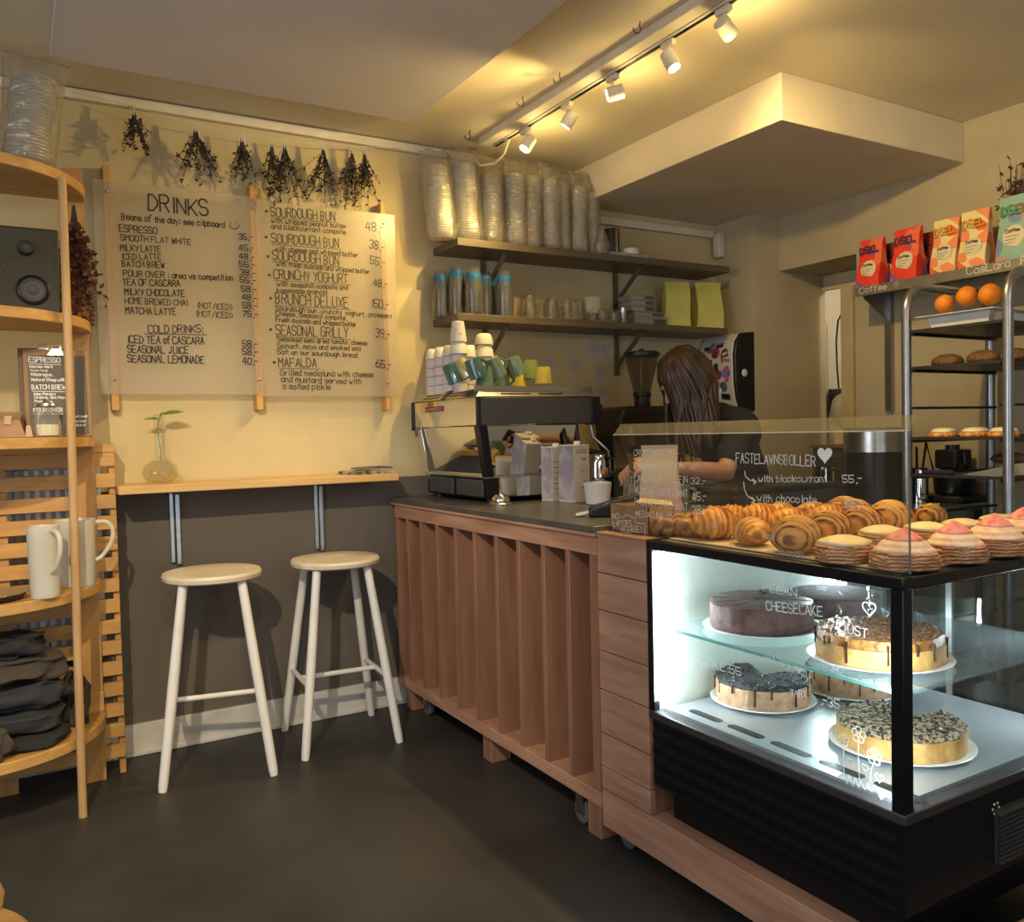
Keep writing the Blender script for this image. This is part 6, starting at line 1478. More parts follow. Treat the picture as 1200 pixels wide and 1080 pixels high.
def blob_mat(name, base, b1, b2, sc=13):
    m = mat(name, base, 0.5, scale=3, c2=base)
    nt = m.node_tree; N = nt.nodes; L = nt.links; b = N['Principled BSDF']
    tc = N.new('ShaderNodeTexCoord'); prev = b.inputs['Base Color'].links[0].from_socket
    for k, (c_, th) in enumerate(((b1, 0.53), (b2, 0.57))):
        mp = N.new('ShaderNodeMapping'); mp.inputs['Location'].default_value = (k*7.3, k*3.1, k*1.7); L.new(tc.outputs['Object'], mp.inputs['Vector'])
        nz = N.new('ShaderNodeTexNoise'); nz.inputs['Scale'].default_value = sc; nz.inputs['Detail'].default_value = 0.5; L.new(mp.outputs['Vector'], nz.inputs['Vector'])
        gt = N.new('ShaderNodeMath'); gt.operation = 'GREATER_THAN'; gt.inputs[1].default_value = th; L.new(nz.outputs['Fac'], gt.inputs[0])
        mx = N.new('ShaderNodeMix'); mx.data_type = 'RGBA'; L.new(gt.outputs[0], mx.inputs['Factor']); L.new(prev, mx.inputs['A']); mx.inputs['B'].default_value = (*hexc(c_), 1)
        prev = mx.outputs['Result']
    L.new(prev, b.inputs['Base Color']); return m
M_BRED = blob_mat('red_bag_print', 'e2402c', '8a5a9a', 'e8704a'); M_BDRK = blob_mat('maroon_bag_print', '5a1a2c', '2a2030', '8a2a30'); M_BCRM = blob_mat('cream_bag_print', 'e6d29a', 'e06a2a', 'e89060', 12); M_BTEAL = blob_mat('teal_bag_print', '8ab0a0', 'd08a80', '7a8ab0', 11)
M_BLAB = mat('round_label', (0.72, 0.64, 0.44), 0.6, scale=5)
def shelf_bag(label, px_, w, h, m, logo, lc, xw=3.585, rz=0.0, lab='c'):
    p = at('x', xw, px_, 330); z0 = 1.9085
    t, R = pouch('coffee_bag', label, 'coffee bag', (xw, p.y, z0), w, 0.075, h, -PI/2+rz, m, 'printed coffee bags on the steel shelf', 1.0, 0.0)
    def F(u, z, o=0.002):      # point on the front face: u to the viewer's right, z up
        q_ = z/h; dd = 0.075*(1-q_**1.6)+0.004
        return Vector((xw, p.y, z0))+R@Vector((u, -(dd/2*1.14+o), z))
    mb = MB()
    if lab == 'c': pts = [F(0.005+w*0.33*math.cos(a), h*0.36+w*0.33*math.sin(a), 0.004) for a in [2*PI*i/24 for i in range(24)]]
    mb.add(pts, [tuple(range(24))]); mb.build('round_label', M_BLAB, t, smooth=None)
    q = MB(); nn = R@Vector((0, -1, 0))
    write(q, logo, F(-w*0.40, h*0.70, 0.006), F(w*0.40, h*0.72, 0.006), h*0.13, 0.006, nn, up=Z); q.build('bag_lettering', lc, t, smooth=None)
    q = MB()
    write(q, 'Coffee', F(-w*0.20, h*0.42, 0.006), F(w*0.22, h*0.425, 0.006), h*0.05, 0.0025, nn, up=Z)
    for k in range(3): ribbon(q, [F(-w*0.2, h*(0.36-0.05*k), 0.006), F(w*0.2-0.01*k, h*(0.365-0.05*k), 0.006)], 0.0015, nn)
    q.build('label_text', M_DGREY, t, smooth=None)
    return t
LN = mat('navy_print', (0.06, 0.03, 0.09), 0.5); LG = mat('gold_print', (0.60, 0.36, 0.05), 0.5); LGR = mat('green_print', (0.06, 0.28, 0.10), 0.5)
shelf_bag('red printed coffee bag first from the left on the steel shelf', 1023, 0.125, 0.225, M_BRED, 'DSEL', LN, 3.56)
shelf_bag('maroon printed coffee bag between the two red bags', 1043, 0.115, 0.21, M_BDRK, 'DSEL', LN, 3.66)
shelf_bag('red printed coffee bag second of the red bags on the steel shelf', 1065, 0.13, 0.235, M_BRED, 'DSEL', LN, 3.56)
shelf_bag('maroon printed coffee bag behind the second red bag', 1084, 0.115, 0.22, M_BDRK, 'DSEL', LN, 3.66)
shelf_bag('cream and orange coffee bag left of its twin on the steel shelf', 1111, 0.115, 0.235, M_BCRM, 'DSEL', LG, 3.56)
shelf_bag('cream and orange coffee bag next to the teal bag', 1145, 0.120, 0.245, M_BCRM, 'DSEL', LG, 3.57)
shelf_bag('pale teal coffee bag at the right end of the steel shelf', 1193, 0.135, 0.265, M_BTEAL, 'DSEL', LGR, 3.56)
p = at('x', 3.70, 1186, 262)
dried_bunch('dried_flower_bunch', 'dark red dried flowers standing behind the teal coffee bag', 'dried flowers', 3.70, p.y, 1.909, 0.42, 0.10, 91, M_DRYR, M_DRYS, None, True, 34, 9, 0.018)

# ------------------------------------------------------------------ bakery rack
RX0, RX1, RY0, RY1 = 3.07, 3.68, 1.705, 2.135
rk = thing('bakery_rack', 'steel bakery rack with curved top tubes and trays, right side by the wall', 'rack', (3.37, 1.92, 0))
M_RACK = mat('rack_steel', (0.36, 0.37, 0.39), 0.30, 0.9, scale=30)
for y in (RY0, RY1-0.03):
    pts = []; n_ = 8; RR = 0.10; ztop = 1.80
    sec = lambda a, b: None
    pts = [(RX0+0.015, y+0.015, 0.11), (RX0+0.015, y+0.015, ztop-RR)]
    for i in range(1, n_+1): a = PI-PI/2*i/n_; pts.append((RX0+0.015+RR+RR*math.cos(a), y+0.015, ztop-RR+RR*math.sin(a)))
    for i in range(0, n_+1): a = PI/2-PI/2*i/n_; pts.append((RX1-0.015-RR+RR*math.cos(a), y+0.015, ztop-RR+RR*math.sin(a)))
    pts += [(RX1-0.015, y+0.015, 0.11)]
    MB().tube(pts, 0.019, 12).build('side_frame', M_RACK, rk)
RZS = [1.612, 1.468, 1.322, 1.190, 1.045, 0.90, 0.75, 0.60, 0.45, 0.30]
for z in RZS:
    for y in (RY0+0.034, RY1-0.046):
        MB().box(RX0+0.02, RX1-0.02, y, y+0.012, z-0.010, z).build('runner', M_BLACKM, rk)
MB().box(RX0+0.03, RX1-0.03, RY0+0.01, RY1-0.01, 0.11, 0.125).build('base_plate', M_RACK, rk)
for (x_, y_) in ((RX0+0.03, RY0+0.02), (RX0+0.03, RY1-0.02), (RX1-0.04, RY0+0.02), (RX1-0.04, RY1-0.02)): caster(rk, x_, y_, 0.112)
M_TRAYD = mat('dark_tray', (0.05, 0.048, 0.045), 0.4, 0.5, scale=20)
def tray(label, z, m, grp='baking trays in the rack'):
    mb = MB(); z += 0.0005
    mb.box(RX0+0.01, RX1-0.03, RY0+0.036, RY1-0.036, z, z+0.004)
    for (a, b, c, d) in ((RX0+0.01, RX0+0.014, RY0+0.036, RY1-0.036), (RX1-0.034, RX1-0.03, RY0+0.036, RY1-0.036), (RX0+0.014, RX1-0.034, RY0+0.036, RY0+0.04), (RX0+0.014, RX1-0.034, RY1-0.04, RY1-0.036)): mb.box(a, b, c, d, z+0.004, z+0.011)
    return tag(mb.build('baking_tray', m), label, 'tray', grp)
tray('dark baking tray under the oranges dish', RZS[0], M_TRAYD); tray('dark baking tray holding dark seeded loaves', RZS[1], M_TRAYD); tray('dark baking tray holding iced buns', RZS[3], M_TRAYD); tray('dark baking tray holding the wrapped loaf and knife', RZS[4], M_TRAYD)
wd = MB()
zt_ = RZS[0]+0.0046; 
rings = []
for z, g in ((zt_, 0.045), (zt_+0.048, 0.03), (zt_+0.050, 0.0), (zt_+0.054, 0.0), (zt_+0.054, 0.032), (zt_+0.012, 0.048)):
    x0_, x1_, y0_, y1_ = RX0-0.005+g, RX0+0.30-g, RY0+0.055+g, RY1-0.065-g
    rings.append([Vector((x0_, y0_, z)), Vector((x1_, y0_, z)), Vector((x1_, y1_, z)), Vector((x0_, y1_, z))])
tag(wd.loft(rings).build('serving_dish', M_PORC, bevel=0.004, seg=2, smooth=40), 'white rectangular dish with oranges on the top tray of the rack', 'dish')
M_OR = mat('orange_peel', (0.75, 0.24, 0.012), 0.45, c2=(0.68, 0.19, 0.01), scale=20, bump=0.3, bscale=260)
def orange(label, px_, py_, r, x_=None):
    xx = x_ or RX0+0.11; p = at('x', xx, px_, py_)
    t = thing('orange', label, 'orange', (xx, p.y, zt_+0.014), 0, 'oranges in the white dish')
    MB().sphere((xx, p.y, max(p.z, zt_+0.014+r)), r, n=28).build('fruit', M_OR, t, smooth=180)
    MB().lathe([(0.005, 0), (0.004, 0.003)], (xx, p.y, max(p.z, zt_+0.014+r)+r*0.985), 8).build('stem_end', mat('stem_green', (0.15, 0.18, 0.04), 0.7), t)
orange('leftmost of the oranges in the white dish', 1107, 356, 0.036); orange('orange in the middle of the white dish', 1133, 347, 0.038); orange('rightmost and largest orange in the white dish', 1160, 345, 0.040)
M_LOAF = mat('dark_loaf', (0.17, 0.085, 0.035), 0.7, c2=(0.09, 0.04, 0.018), scale=40, bump=0.5, bscale=120)
def loaf(label, y_, x_, L, r, seed):
    t = thing('seeded_loaf', label, 'bread', (x_, y_, RZS[1]+0.0046), 0, 'dark seeded loaves in the rack')
    m = croissant_mesh(L, r, 0.0, 1, seed, 24, 0.55)
    for v in m.v: v.x, v.y = v.y+x_, v.x+y_; v.z = v.z*0.8+RZS[1]+0.005
    m.build('crust', M_LOAF, t, smooth=180)
    s_ = MB(); rq = random.Random(seed)
    for i in range(60):
        a = rq.uniform(0, 2*PI); q_ = math.sqrt(rq.random())*0.8
        s_.sphere((x_+r*0.85*q_*math.cos(a), y_+L/2*0.85*q_*math.sin(a), RZS[1]+0.005+0.8*(r*0.6+r*0.92*math.sqrt(max(0.05, 1-q_*q_)))-0.001), 0.0035, n=6)
    s_.build('seeds', M_CRUSTC, t)
loaf('dark seeded loaf on the left of its tray in the rack', 2.015, RX0+0.12, 0.13, 0.042, 1); loaf('dark seeded loaf in the middle of its tray in the rack', 1.87, RX0+0.12, 0.13, 0.044, 2); loaf('dark seeded loaf partly behind the right rack tube', 1.765, RX0+0.14, 0.10, 0.042, 3); loaf('dark seeded loaf in the row behind the others', 1.95, RX0+0.28, 0.13, 0.042, 4)
def iced(label, y_, x_, col):
    t = thing('iced_bun', label, 'bun', (x_, y_, RZS[3]+0.0046), 0, 'iced buns in the rack'); z = RZS[3]+0.005
    MB().lathe([(0.03, 0), (0.050, 0.003), (0.053, 0.012), (0.050, 0.022), (0.02, 0.026)], (x_, y_, z), 28).build('bun', M_GOLD, t, smooth=180)
    MB().lathe([(0.048, 0.0225), (0.047, 0.030), (0.036, 0.038), (0.012, 0.041)], (x_, y_, z), 28, wob=lambda a, q_: 1+0.05*math.sin(5*a)).build('icing', col, t, smooth=180)
M_ICE = mat('icing', (0.74, 0.66, 0.50), 0.4, scale=20)
iced('iced bun at the left front of its tray in the rack', 2.02, RX0+0.10, M_ICE); iced('iced bun second from the left on its tray', 1.90, RX0+0.11, M_ICE); iced('chocolate topped bun behind the iced buns', 1.86, RX0+0.24, M_CHOC); iced('iced bun beside the right rack tube', 1.785, RX0+0.10, M_ICE); iced('iced bun in the back row on its tray', 1.98, RX0+0.25, M_ICE)
kn = thing('bread_knife', 'bread knife with a dark blue handle lying on the lowest visible tray', 'knife', (RX0+0.08, 1.95, RZS[4]+0.0046)); z = RZS[4]+0.0052
MB().tube([(RX0+0.06, 2.075, z+0.011), (RX0+0.07, 2.02, z+0.011), (RX0+0.08, 1.965, z+0.011)], [0.010, 0.011, 0.009], 10).build('handle', mat('blue_handle', (0.008, 0.014, 0.06), 0.35), kn)
MB().hexa([(RX0+0.075,1.966,z),(RX0+0.095,1.966,z),(RX0+0.115,1.80,z),(RX0+0.113,1.80,z),(RX0+0.075,1.966,z+0.002),(RX0+0.095,1.966,z+0.002),(RX0+0.115,1.80,z+0.002),(RX0+0.113,1.80,z+0.002)]).build('blade', M_STEEL, kn)
wl = thing('wrapped_loaf', 'dark loaf on pale paper on the lowest visible tray by the right tube', 'bread', (RX0+0.17, 1.84, RZS[4]+0.0046))
MB().hexa([(RX0+0.13,1.97,z),(RX0+0.14,1.745,z),(RX0+0.30,1.745,z),(RX0+0.30,1.97,z),(RX0+0.15,1.96,z+0.004),(RX0+0.13,1.75,z+0.05),(RX0+0.29,1.75,z+0.05),(RX0+0.28,1.96,z+0.004)]).build('paper', M_PARCH, wl, bevel=0.002)
lm = croissant_mesh(0.15, 0.045, 0.0, 1, 3, 20)
for v in lm.v: v.x, v.y = v.y+RX0+0.20, v.x+1.815; v.z = v.z*0.6+z+0.045
lm.build('loaf', M_LOAF, wl, smooth=180)

# ------------------------------------------------------------------ steel table with tools behind the rack and the pot
st_ = thing('steel_work_table', 'steel work table against the right wall behind the rack', 'table', (3.45, 2.45, 0))
M_BLUE_ST = mat('cool_steel', (0.40, 0.42, 0.45), 0.25, 0.9, scale=30)
MB().box(3.05, XR-0.002, 2.175, 2.83, 0.872, 0.900).build('top', M_BLUE_ST, st_, bevel=0.003)
for (x_, y_) in ((3.07, 2.19), (3.07, 2.78), (3.72, 2.19), (3.72, 2.78)): MB().box(x_, x_+0.035, y_, y_+0.035, 0, 0.872).build('leg', M_BLUE_ST, st_)
MB().box(3.07, 3.74, 2.19, 2.80, 0.25, 0.27).build('under_shelf', M_BLUE_ST, st_)
bp_ = thing('stock_pot', 'tall black pot with a wide steel rim behind the end of the guard', 'pot', (3.30, 2.43, 0.90))
MB().lathe([(0.10, 0.0005), (0.122, 0.006), (0.120, 0.235)], (3.30, 2.43, 0.90), 40).build('body', M_BLACKM, bp_)
MB().shell([(0.118, 0.2355), (0.128, 0.2355), (0.126, 0.33), (0.134, 0.338), (0.130, 0.342), (0.120, 0.335), (0.118, 0.25)], (3.30, 2.43, 0.90), 40).build('steel_rim', M_STEEL, bp_)
hh = MB()
hh.tube([(3.18, 2.50, 1.12), (3.14, 2.53, 1.11), (3.14, 2.535, 1.06), (3.19, 2.50, 1.05)], 0.008, 8); hh.build('handle', M_BLACK, bp_)
cn = MB().shell([(0.02, 0.0005), (0.045, 0.002), (0.045, 0.16), (0.043, 0.16), (0.042, 0.006), (0.02, 0.005)], (3.30, 2.70, 0.90), 28)
tag(cn.build('steel_canister', M_CHROME), 'shiny steel canister left of the black pot', 'canister')
bs_ = thing('doorway_ledge', 'brown topped ledge under the doorway casing', 'ledge', (XR+0.2, 2.96, 1.12))
MB().box(XR-0.03, XR+0.33, 2.90, 3.155, 1.135, 1.150).build('top', mat('red_brown_board', (0.22, 0.09, 0.05), 0.5, scale=8), bs_)
MB().box(XR-0.01, XR+0.33, 2.91, 3.15, 0.0, 1.1345).build('cabinet', M_DGREY, bs_)
tag(MB().box(XR+0.10, XR+0.26, 2.98, 3.10, 1.1505, 1.235).build('storage_box', M_PARCH, bevel=0.004), 'small cream box standing on the brown ledge in the doorway', 'box')
# canister with holes, kitchen scale, kettle on the table right of the pot
pc = thing('utensil_canister', 'steel canister with utensils seen between the rack tubes', 'canister', (3.46, 2.40, 0.90))
cp = at('x', 3.50, 1076, 590)
MB().shell([(0.03, 0.0005), (0.042, 0.002), (0.042, 0.155), (0.040, 0.155), (0.038, 0.006), (0.01, 0.005)], (3.50, cp.y, 0.90), 28).build('can', M_CHROME, pc)
q = MB(); q.tube([(3.51, cp.y+0.012, 0.93), (3.52, cp.y+0.02, 1.15)], 0.006, 6); q.tube([(3.49, cp.y-0.01, 0.93), (3.47, cp.y-0.06, 1.17), (3.46, cp.y-0.10, 1.05)], 0.006, 6); q.build('utensils', M_BLACK, pc)
q = MB()
for k in range(8): q.box(3.4565, 3.459, cp.y-0.004, cp.y+0.004, 0.92+k*0.016, 0.927+k*0.016)
q.build('slots', M_BLACK, pc)
kp = at('x', 3.67, 1128, 585); kp.y += 0.03
ap = thing('food_processor', 'black food processor on its base seen through the rack', 'food processor', (3.66, kp.y, 0.90))
MB().box(3.565, 3.76, kp.y-0.09, kp.y+0.13, 0.9005, 0.932).build('base', M_BLACK, ap, bevel=0.008)
MB().lathe([(0.075, 0.0325), (0.085, 0.045), (0.09, 0.11), (0.06, 0.15)], (3.66, kp.y, 0.90), 32).build('bowl', M_BLACKM, ap)
MB().box(3.60, 3.72, kp.y-0.045, kp.y+0.06, 1.0505, 1.135).build('feed_head', M_BLACK, ap, bevel=0.008)
MB().cyl((3.66, kp.y+0.01, 1.1355), (3.66, kp.y+0.01, 1.155), 0.03).build('cap', M_BLACK, ap)
MB().tube([(3.62, kp.y-0.05, 1.05), (3.61, kp.y-0.08, 1.08), (3.61, kp.y-0.075, 1.125)], 0.012, 8).build('handle', M_BLACK, ap)

# things seen in the doorway: dark device with a cable
dv = thing('black_device', 'dark wall device with a loose black cable above it, in the doorway', 'device', (4.57, 3.58, 1.1))
a = at('x', 4.52, 971, 456)
MB().box(4.52, 4.62, 3.50, 3.66, 1.10, a.z).build('housing', M_DGREY, dv, bevel=0.004)
MB().box(4.515, 4.52, 3.52, 3.64, 1.15, a.z-0.05).build('screen', M_BLACK, dv)
cpt = [at('x', 4.55, x_, y_) for x_, y_ in ((992, 368), (986, 368), (982, 376), (980, 400), (981, 430), (983, 455))]
MB().tube(cpt, 0.006, 6).build('cable', M_BLACK, dv)
tag(MB().box(4.52, 4.66, 3.49, 3.68, 0.0, 1.0995).build('side_cabinet', M_DGREY), 'dark cabinet carrying the device in the doorway', 'cabinet')

# ------------------------------------------------------------------ people
M_SKIN = mat('skin', (0.56, 0.31, 0.22), 0.5, c2=(0.50, 0.26, 0.18), scale=14, sss=0.15)
M_SHIRT = mat('black_tshirt', (0.012, 0.012, 0.014), 0.9, c2=(0.018, 0.018, 0.02), scale=30, bump=0.2, bscale=60)
M_TROU = mat('dark_trousers', (0.02, 0.02, 0.026), 0.9, scale=30)
M_WSHIRT = mat('white_shirt', (0.66, 0.62, 0.57), 0.9, scale=12, bump=0.2, bscale=30)
M_HAIR = mat('brown_hair', (0.085, 0.045, 0.022), 0.35, c2=(0.035, 0.019, 0.011), scale=60, stretch=(1, 1, 0.06), spec=0.6)
M_EYE = mat('eye', (0.03, 0.02, 0.015), 0.2)
def remesh(o, vox, it=4):
    r = o.modifiers.new('remesh', 'REMESH'); r.mode = 'VOXEL'; r.voxel_size = vox; r.use_smooth_shade = True
    s = o.modifiers.new('smooth', 'SMOOTH'); s.iterations = it; s.factor = 0.5
def V(*a): return Vector(a)
def head_frame(c, fwd, up):
    f = Vector(fwd).normalized(); u = Vector(up); u = (u-f*u.dot(f)).normalized(); l = u.cross(f)
    return lambda a, b, c_: Vector(c)+f*a+l*b+u*c_      # forward, left, up
def hand(mb, wrist, direc, palm_n, curl, side):
    """five separate fingers; side = +1 thumb towards side vector"""
    d = Vector(direc).normalized(); n = Vector(palm_n); n = (n-d*n.dot(d)).normalized(); s = d.cross(n)*side; w = Vector(wrist)
    mb.capsule(w, w+d*0.035, 0.026, 0.024)
    for k in (-1, -0.33, 0.33, 1): mb.capsule(w+d*0.02+s*0.016*k, w+d*0.082+s*0.028*k, 0.014, 0.0115)
    L_ = [0.060, 0.076, 0.080, 0.074]
    for i, k in enumerate((-1, -0.33, 0.33, 1)):
        b = w+d*0.088+s*0.028*k; ang = 0; p = b; l = L_[i]
        for seg, fr in enumerate((0.46, 0.30, 0.24)):
            ang += curl*(0.55 if seg == 0 else 0.8)*(1+0.12*i)
            q = p+(d*math.cos(ang)+n*math.sin(ang))*l*fr*1.05+s*0.002*k
            mb.capsule(p, q, 0.0088-0.0007*seg, 0.0081-0.0008*seg, 10); p = q
    p = w+d*0.022+s*0.024; q = p+(d*0.55+s*0.75+n*0.25).normalized()*0.036; mb.capsule(p, q, 0.0135, 0.010)
    r = q+(d*0.9+s*0.22+n*0.45).normalized()*0.030; mb.capsule(q, r, 0.0095, 0.0085, 10); mb.capsule(r, r+(d*0.9+n*0.5).normalized()*0.022, 0.0085, 0.007, 10)
def person(label, J, head, mshirt, sleeve, mhair, long_hair, hands):
    root = thing('person', label, 'person', (J['hip'].x, J['hip'].y, 0))
    b = MB()
    Hc, fwd, up = head; F = head_frame(Hc, fwd, up)
    # trunk
    b.capsule(J['hipL'], J['hipR'], 0.095, 0.095); b.capsule(J['hip'], J['waist'], 0.125, 0.108); b.capsule(J['waist'], J['chest'], 0.108, 0.120)
    b.capsule(J['chest']+(J['shL']-J['chest'])*0.55, J['chest']+(J['shR']-J['chest'])*0.55, 0.105, 0.105)
    b.capsule(J['neck']+(J['shL']-J['neck'])*0.3, J['shL'], 0.052, 0.048); b.capsule(J['neck']+(J['shR']-J['neck'])*0.3, J['shR'], 0.052, 0.048)
    b.capsule(J['chest']*0.4+J['neck']*0.6, J['neck'], 0.075, 0.055); b.capsule(J['neck'], F(-0.02, 0, -0.07), 0.052, 0.050)
    for s in 'LR':
        b.capsule(J['sh'+s], J['el'+s], 0.047, 0.038); b.capsule(J['el'+s], J['el'+s].lerp(J['wr'+s], 0.4), 0.040, 0.038); b.capsule(J['el'+s].lerp(J['wr'+s], 0.4), J['wr'+s], 0.038, 0.026)
        b.capsule(J['hip'+s], J['kn'+s], 0.085, 0.056); b.capsule(J['kn'+s], J['kn'+s].lerp(J['an'+s], .35), 0.056, 0.054); b.capsule(J['kn'+s].lerp(J['an'+s], .35), J['an'+s], 0.054, 0.036)
        b.capsule(J['an'+s]+V(0.02, 0, -0.03), J['an'+s]+V(-0.15, 0, -0.055), 0.038, 0.026)
    # head: skull, jaw, nose, brow, lips, ears
    def ell(a, bb, c, r, sx, sy, sz):
        m = MB(); m.sphere((0, 0, 0), r, (sx, sy, sz), 20); o = len(b.v)
        b.add([F(a+v.x, bb+v.y, c+v.z) for v in m.v], m.f)
    ell(-0.012, 0, 0.035, 0.090, 1.04, 0.84, 0.95); ell(0.018, 0, -0.02, 0.070, 1.0, 0.88, 1.15); ell(0.042, 0, -0.085, 0.034, 1.0, 1.1, 0.75)
    b.capsule(F(0.082, 0, 0.012), F(0.105, 0, -0.028), 0.010, 0.0125); ell(0.080, 0.027, -0.028, 0.018, 0.6, 1, 1); ell(0.080, -0.027, -0.028, 0.018, 0.6, 1, 1)
    b.capsule(F(0.084, -0.028, 0.022), F(0.084, 0.028, 0.022), 0.010, 0.010); b.capsule(F(0.086, -0.014, -0.060), F(0.086, 0.014, -0.060), 0.0075, 0.0075); b.capsule(F(0.084, -0.012, -0.070), F(0.084, 0.012, -0.070), 0.008, 0.008)
    for s in (-1, 1): ell(-0.008, 0.076*s, -0.008, 0.024, 0.6, 0.35, 1.1)
    for s in 'LR':
        if hands.get(s): hand(b, J['wr'+s], *hands[s])
    body = b.build('body', M_SKIN, root, smooth=180); remesh(body, 0.0055, 3)
    e = MB()
    for s in (-1, 1): e.sphere(F(0.0835, 0.030*s, 0.006), 0.0075, n=10)
    e.build('eye', M_EYE, root)
    lp = MB(); lp.capsule(F(0.0905, -0.016, -0.0645), F(0.0905, 0.016, -0.0645), 0.0045, 0.0045, 8); lp.build('mouth', mat('lips', (0.42, 0.16, 0.13), 0.4), root)
    # shirt
    t = MB(); g = 0.013
    t.capsule(J['hipL']+V(0, 0, .03), J['hipR']+V(0, 0, .03), 0.098+g, 0.098+g); t.capsule(J['hip']+V(0, 0, .02), J['waist'], 0.128+g, 0.110+g); t.capsule(J['waist'], J['chest'], 0.110+g, 0.122+g)
    t.capsule(J['chest']+(J['shL']-J['chest'])*0.55, J['chest']+(J['shR']-J['chest'])*0.55, 0.107+g, 0.107+g)
    t.capsule(J['neck']+(J['shL']-J['neck'])*0.35, J['shL'], 0.052+g, 0.050+g); t.capsule(J['neck']+(J['shR']-J['neck'])*0.35, J['shR'], 0.052+g, 0.050+g)
    t.capsule(J['chest']*0.4+J['neck']*0.6, J['neck']*0.85+J['chest']*0.15, 0.078+g, 0.060+g)
    for s in 'LR':
        t.capsule(J['sh'+s], J['sh'+s].lerp(J['el'+s], min(sleeve, 1.0)), 0.049+g, 0.045+g*1.4)
        if sleeve > 1: t.capsule(J['el'+s], J['el'+s].lerp(J['wr'+s], sleeve-1), 0.043+g, 0.032+g)
    so = t.build('shirt', mshirt, root, smooth=180); remesh(so, 0.008, 6)
    tr = MB(); tr.capsule(J['hipL'], J['hipR'], 0.103, 0.103); tr.capsule(J['hip'], J['hip']+V(0, 0, .06), 0.13, 0.125)
    for s in 'LR':
        tr.capsule(J['hip'+s], J['kn'+s], 0.094, 0.066); tr.capsule(J['kn'+s], J['an'+s]+V(0, 0, .03), 0.066, 0.055)
    to = tr.build('trousers', M_TROU, root, smooth=180); remesh(to, 0.009, 5)
    sh = MB()
    for s in 'LR': sh.capsule(J['an'+s]+V(0.03, 0, -0.035), J['an'+s]+V(-0.17, 0, -0.05), 0.045, 0.034)
    s2 = sh.build('shoes', M_BLACK, root, smooth=180); remesh(s2, 0.008, 3)
    # hair
    h = MB(); r_ = random.Random(4)
    m = MB(); m.sphere((0, 0, 0), 0.100, (1.06, 0.90, 0.98), 24)
    # cap over the skull, open at the face
    vs = []
    for v in m.v:
        k = 1.0
        if v.x > 0.045 and v.z < 0.035: k = 0.86
        vs.append(F(-0.018+v.x*k, v.y*k, 0.040+v.z))
    h.add(vs, m.f)
    if long_hair:
        for i in range(190):
            a = r_.uniform(0.07*PI, 1.76*PI)      # around the head, leaving the face open
            ca, sa = math.cos(a), math.sin(a)
            L_ = r_.uniform(0.30, 0.40); rr = r_.uniform(0.94, 1.06)
            pts = [F(-0.018+0.03*ca, 0.012*sa, 0.138), F(-0.018+0.075*ca*rr, 0.066*sa*rr, 0.112), F(-0.016+0.104*ca*rr, 0.092*sa*rr, 0.045), F(-0.012+0.112*ca*rr, 0.101*sa*rr, -0.03)]
            p = pts[-1]; q = p.copy(); wv = r_.uniform(-0.02, 0.02)
            for k in range(1, 6):
                f_ = k/5
                q = Vector((p.x+wv*f_+(J['chest'].x*0.3+Hc.x*0.7-p.x)*0.10*f_+0.012*math.sin(3*f_+a*5), p.y-0.012*f_+0.010*math.sin(4*f_+a*7), p.z-(L_-0.12)*f_)); pts.append(q)
            w0 = r_.uniform(0.007, 0.012)
            h.tube(pts, [w0*0.7, w0, w0*1.1, w0*1.15, w0*1.1, w0, w0*0.9, w0*0.7, w0*0.25], 6)
    else:
        pass
    ho = h.build('hair', mhair, root, smooth=180)
    return root, F
# barista behind the counter, bent over a phone
yP = 2.72
HC = at('y', yP, 801, 447)
shL = at('y', 2.60, 868, 497); shR = Vector((shL.x-0.06, 2.94, shL.z+0.02))
elL = at('y', 2.56, 850, 553); wrL = at('y', 2.50, 783, 549)
J = dict(hip=V(2.90, 2.82, 0.90), hipL=V(2.90, 2.73, 0.88), hipR=V(2.90, 2.91, 0.88), waist=V(2.86, 2.80, 1.04), chest=V(2.755, 2.785, 1.19), neck=V(2.635, 2.77, 1.325),
         shL=shL, shR=shR, elL=elL, elR=V(shR.x-0.10, 2.99, 1.03), wrL=wrL, wrR=V(wrL.x+0.02, 2.72, wrL.z-0.01),
         knL=V(2.86, 2.72, 0.47), knR=V(2.87, 2.92, 0.47), anL=V(2.91, 2.72, 0.085), anR=V(2.92, 2.93, 0.085))
hd = Vector((-1, -0.10, 0.10))
person('barista with long brown hair and black t-shirt bending over a phone behind the counter', J, (HC, (-0.80, 0.22, -0.55), (-0.45, 0, 0.9)), M_SHIRT, 0.62, M_HAIR, True,
       {'L': (at('y', 2.52, 752, 542)-wrL, V(-0.1, 0.75, -0.6), 0.55, 1), 'R': (V(-1, -0.45, 0.05), V(0, -0.7, -0.7), 0.7, -1)})
ph = thing('phone', 'dark phone held in the hands of the barista', 'phone', at('y', 2.555, 748, 548))
MB().obox(at('y', 2.565, 749, 546), (0.135, 0.008, 0.068), (RZ(-20), RZ(18), RZ(15))).build('case', M_BLACK, ph, bevel=0.003)
ld = bpy.data.lights.new('back_room_light', 'POINT'); ld.energy = 14; ld.color = (1, 0.85, 0.65); ld.shadow_soft_size = 0.1
o_ = bpy.data.objects.new('back_room_light', ld); COL.objects.link(o_); o_.location = (4.6, 2.5, 2.35)
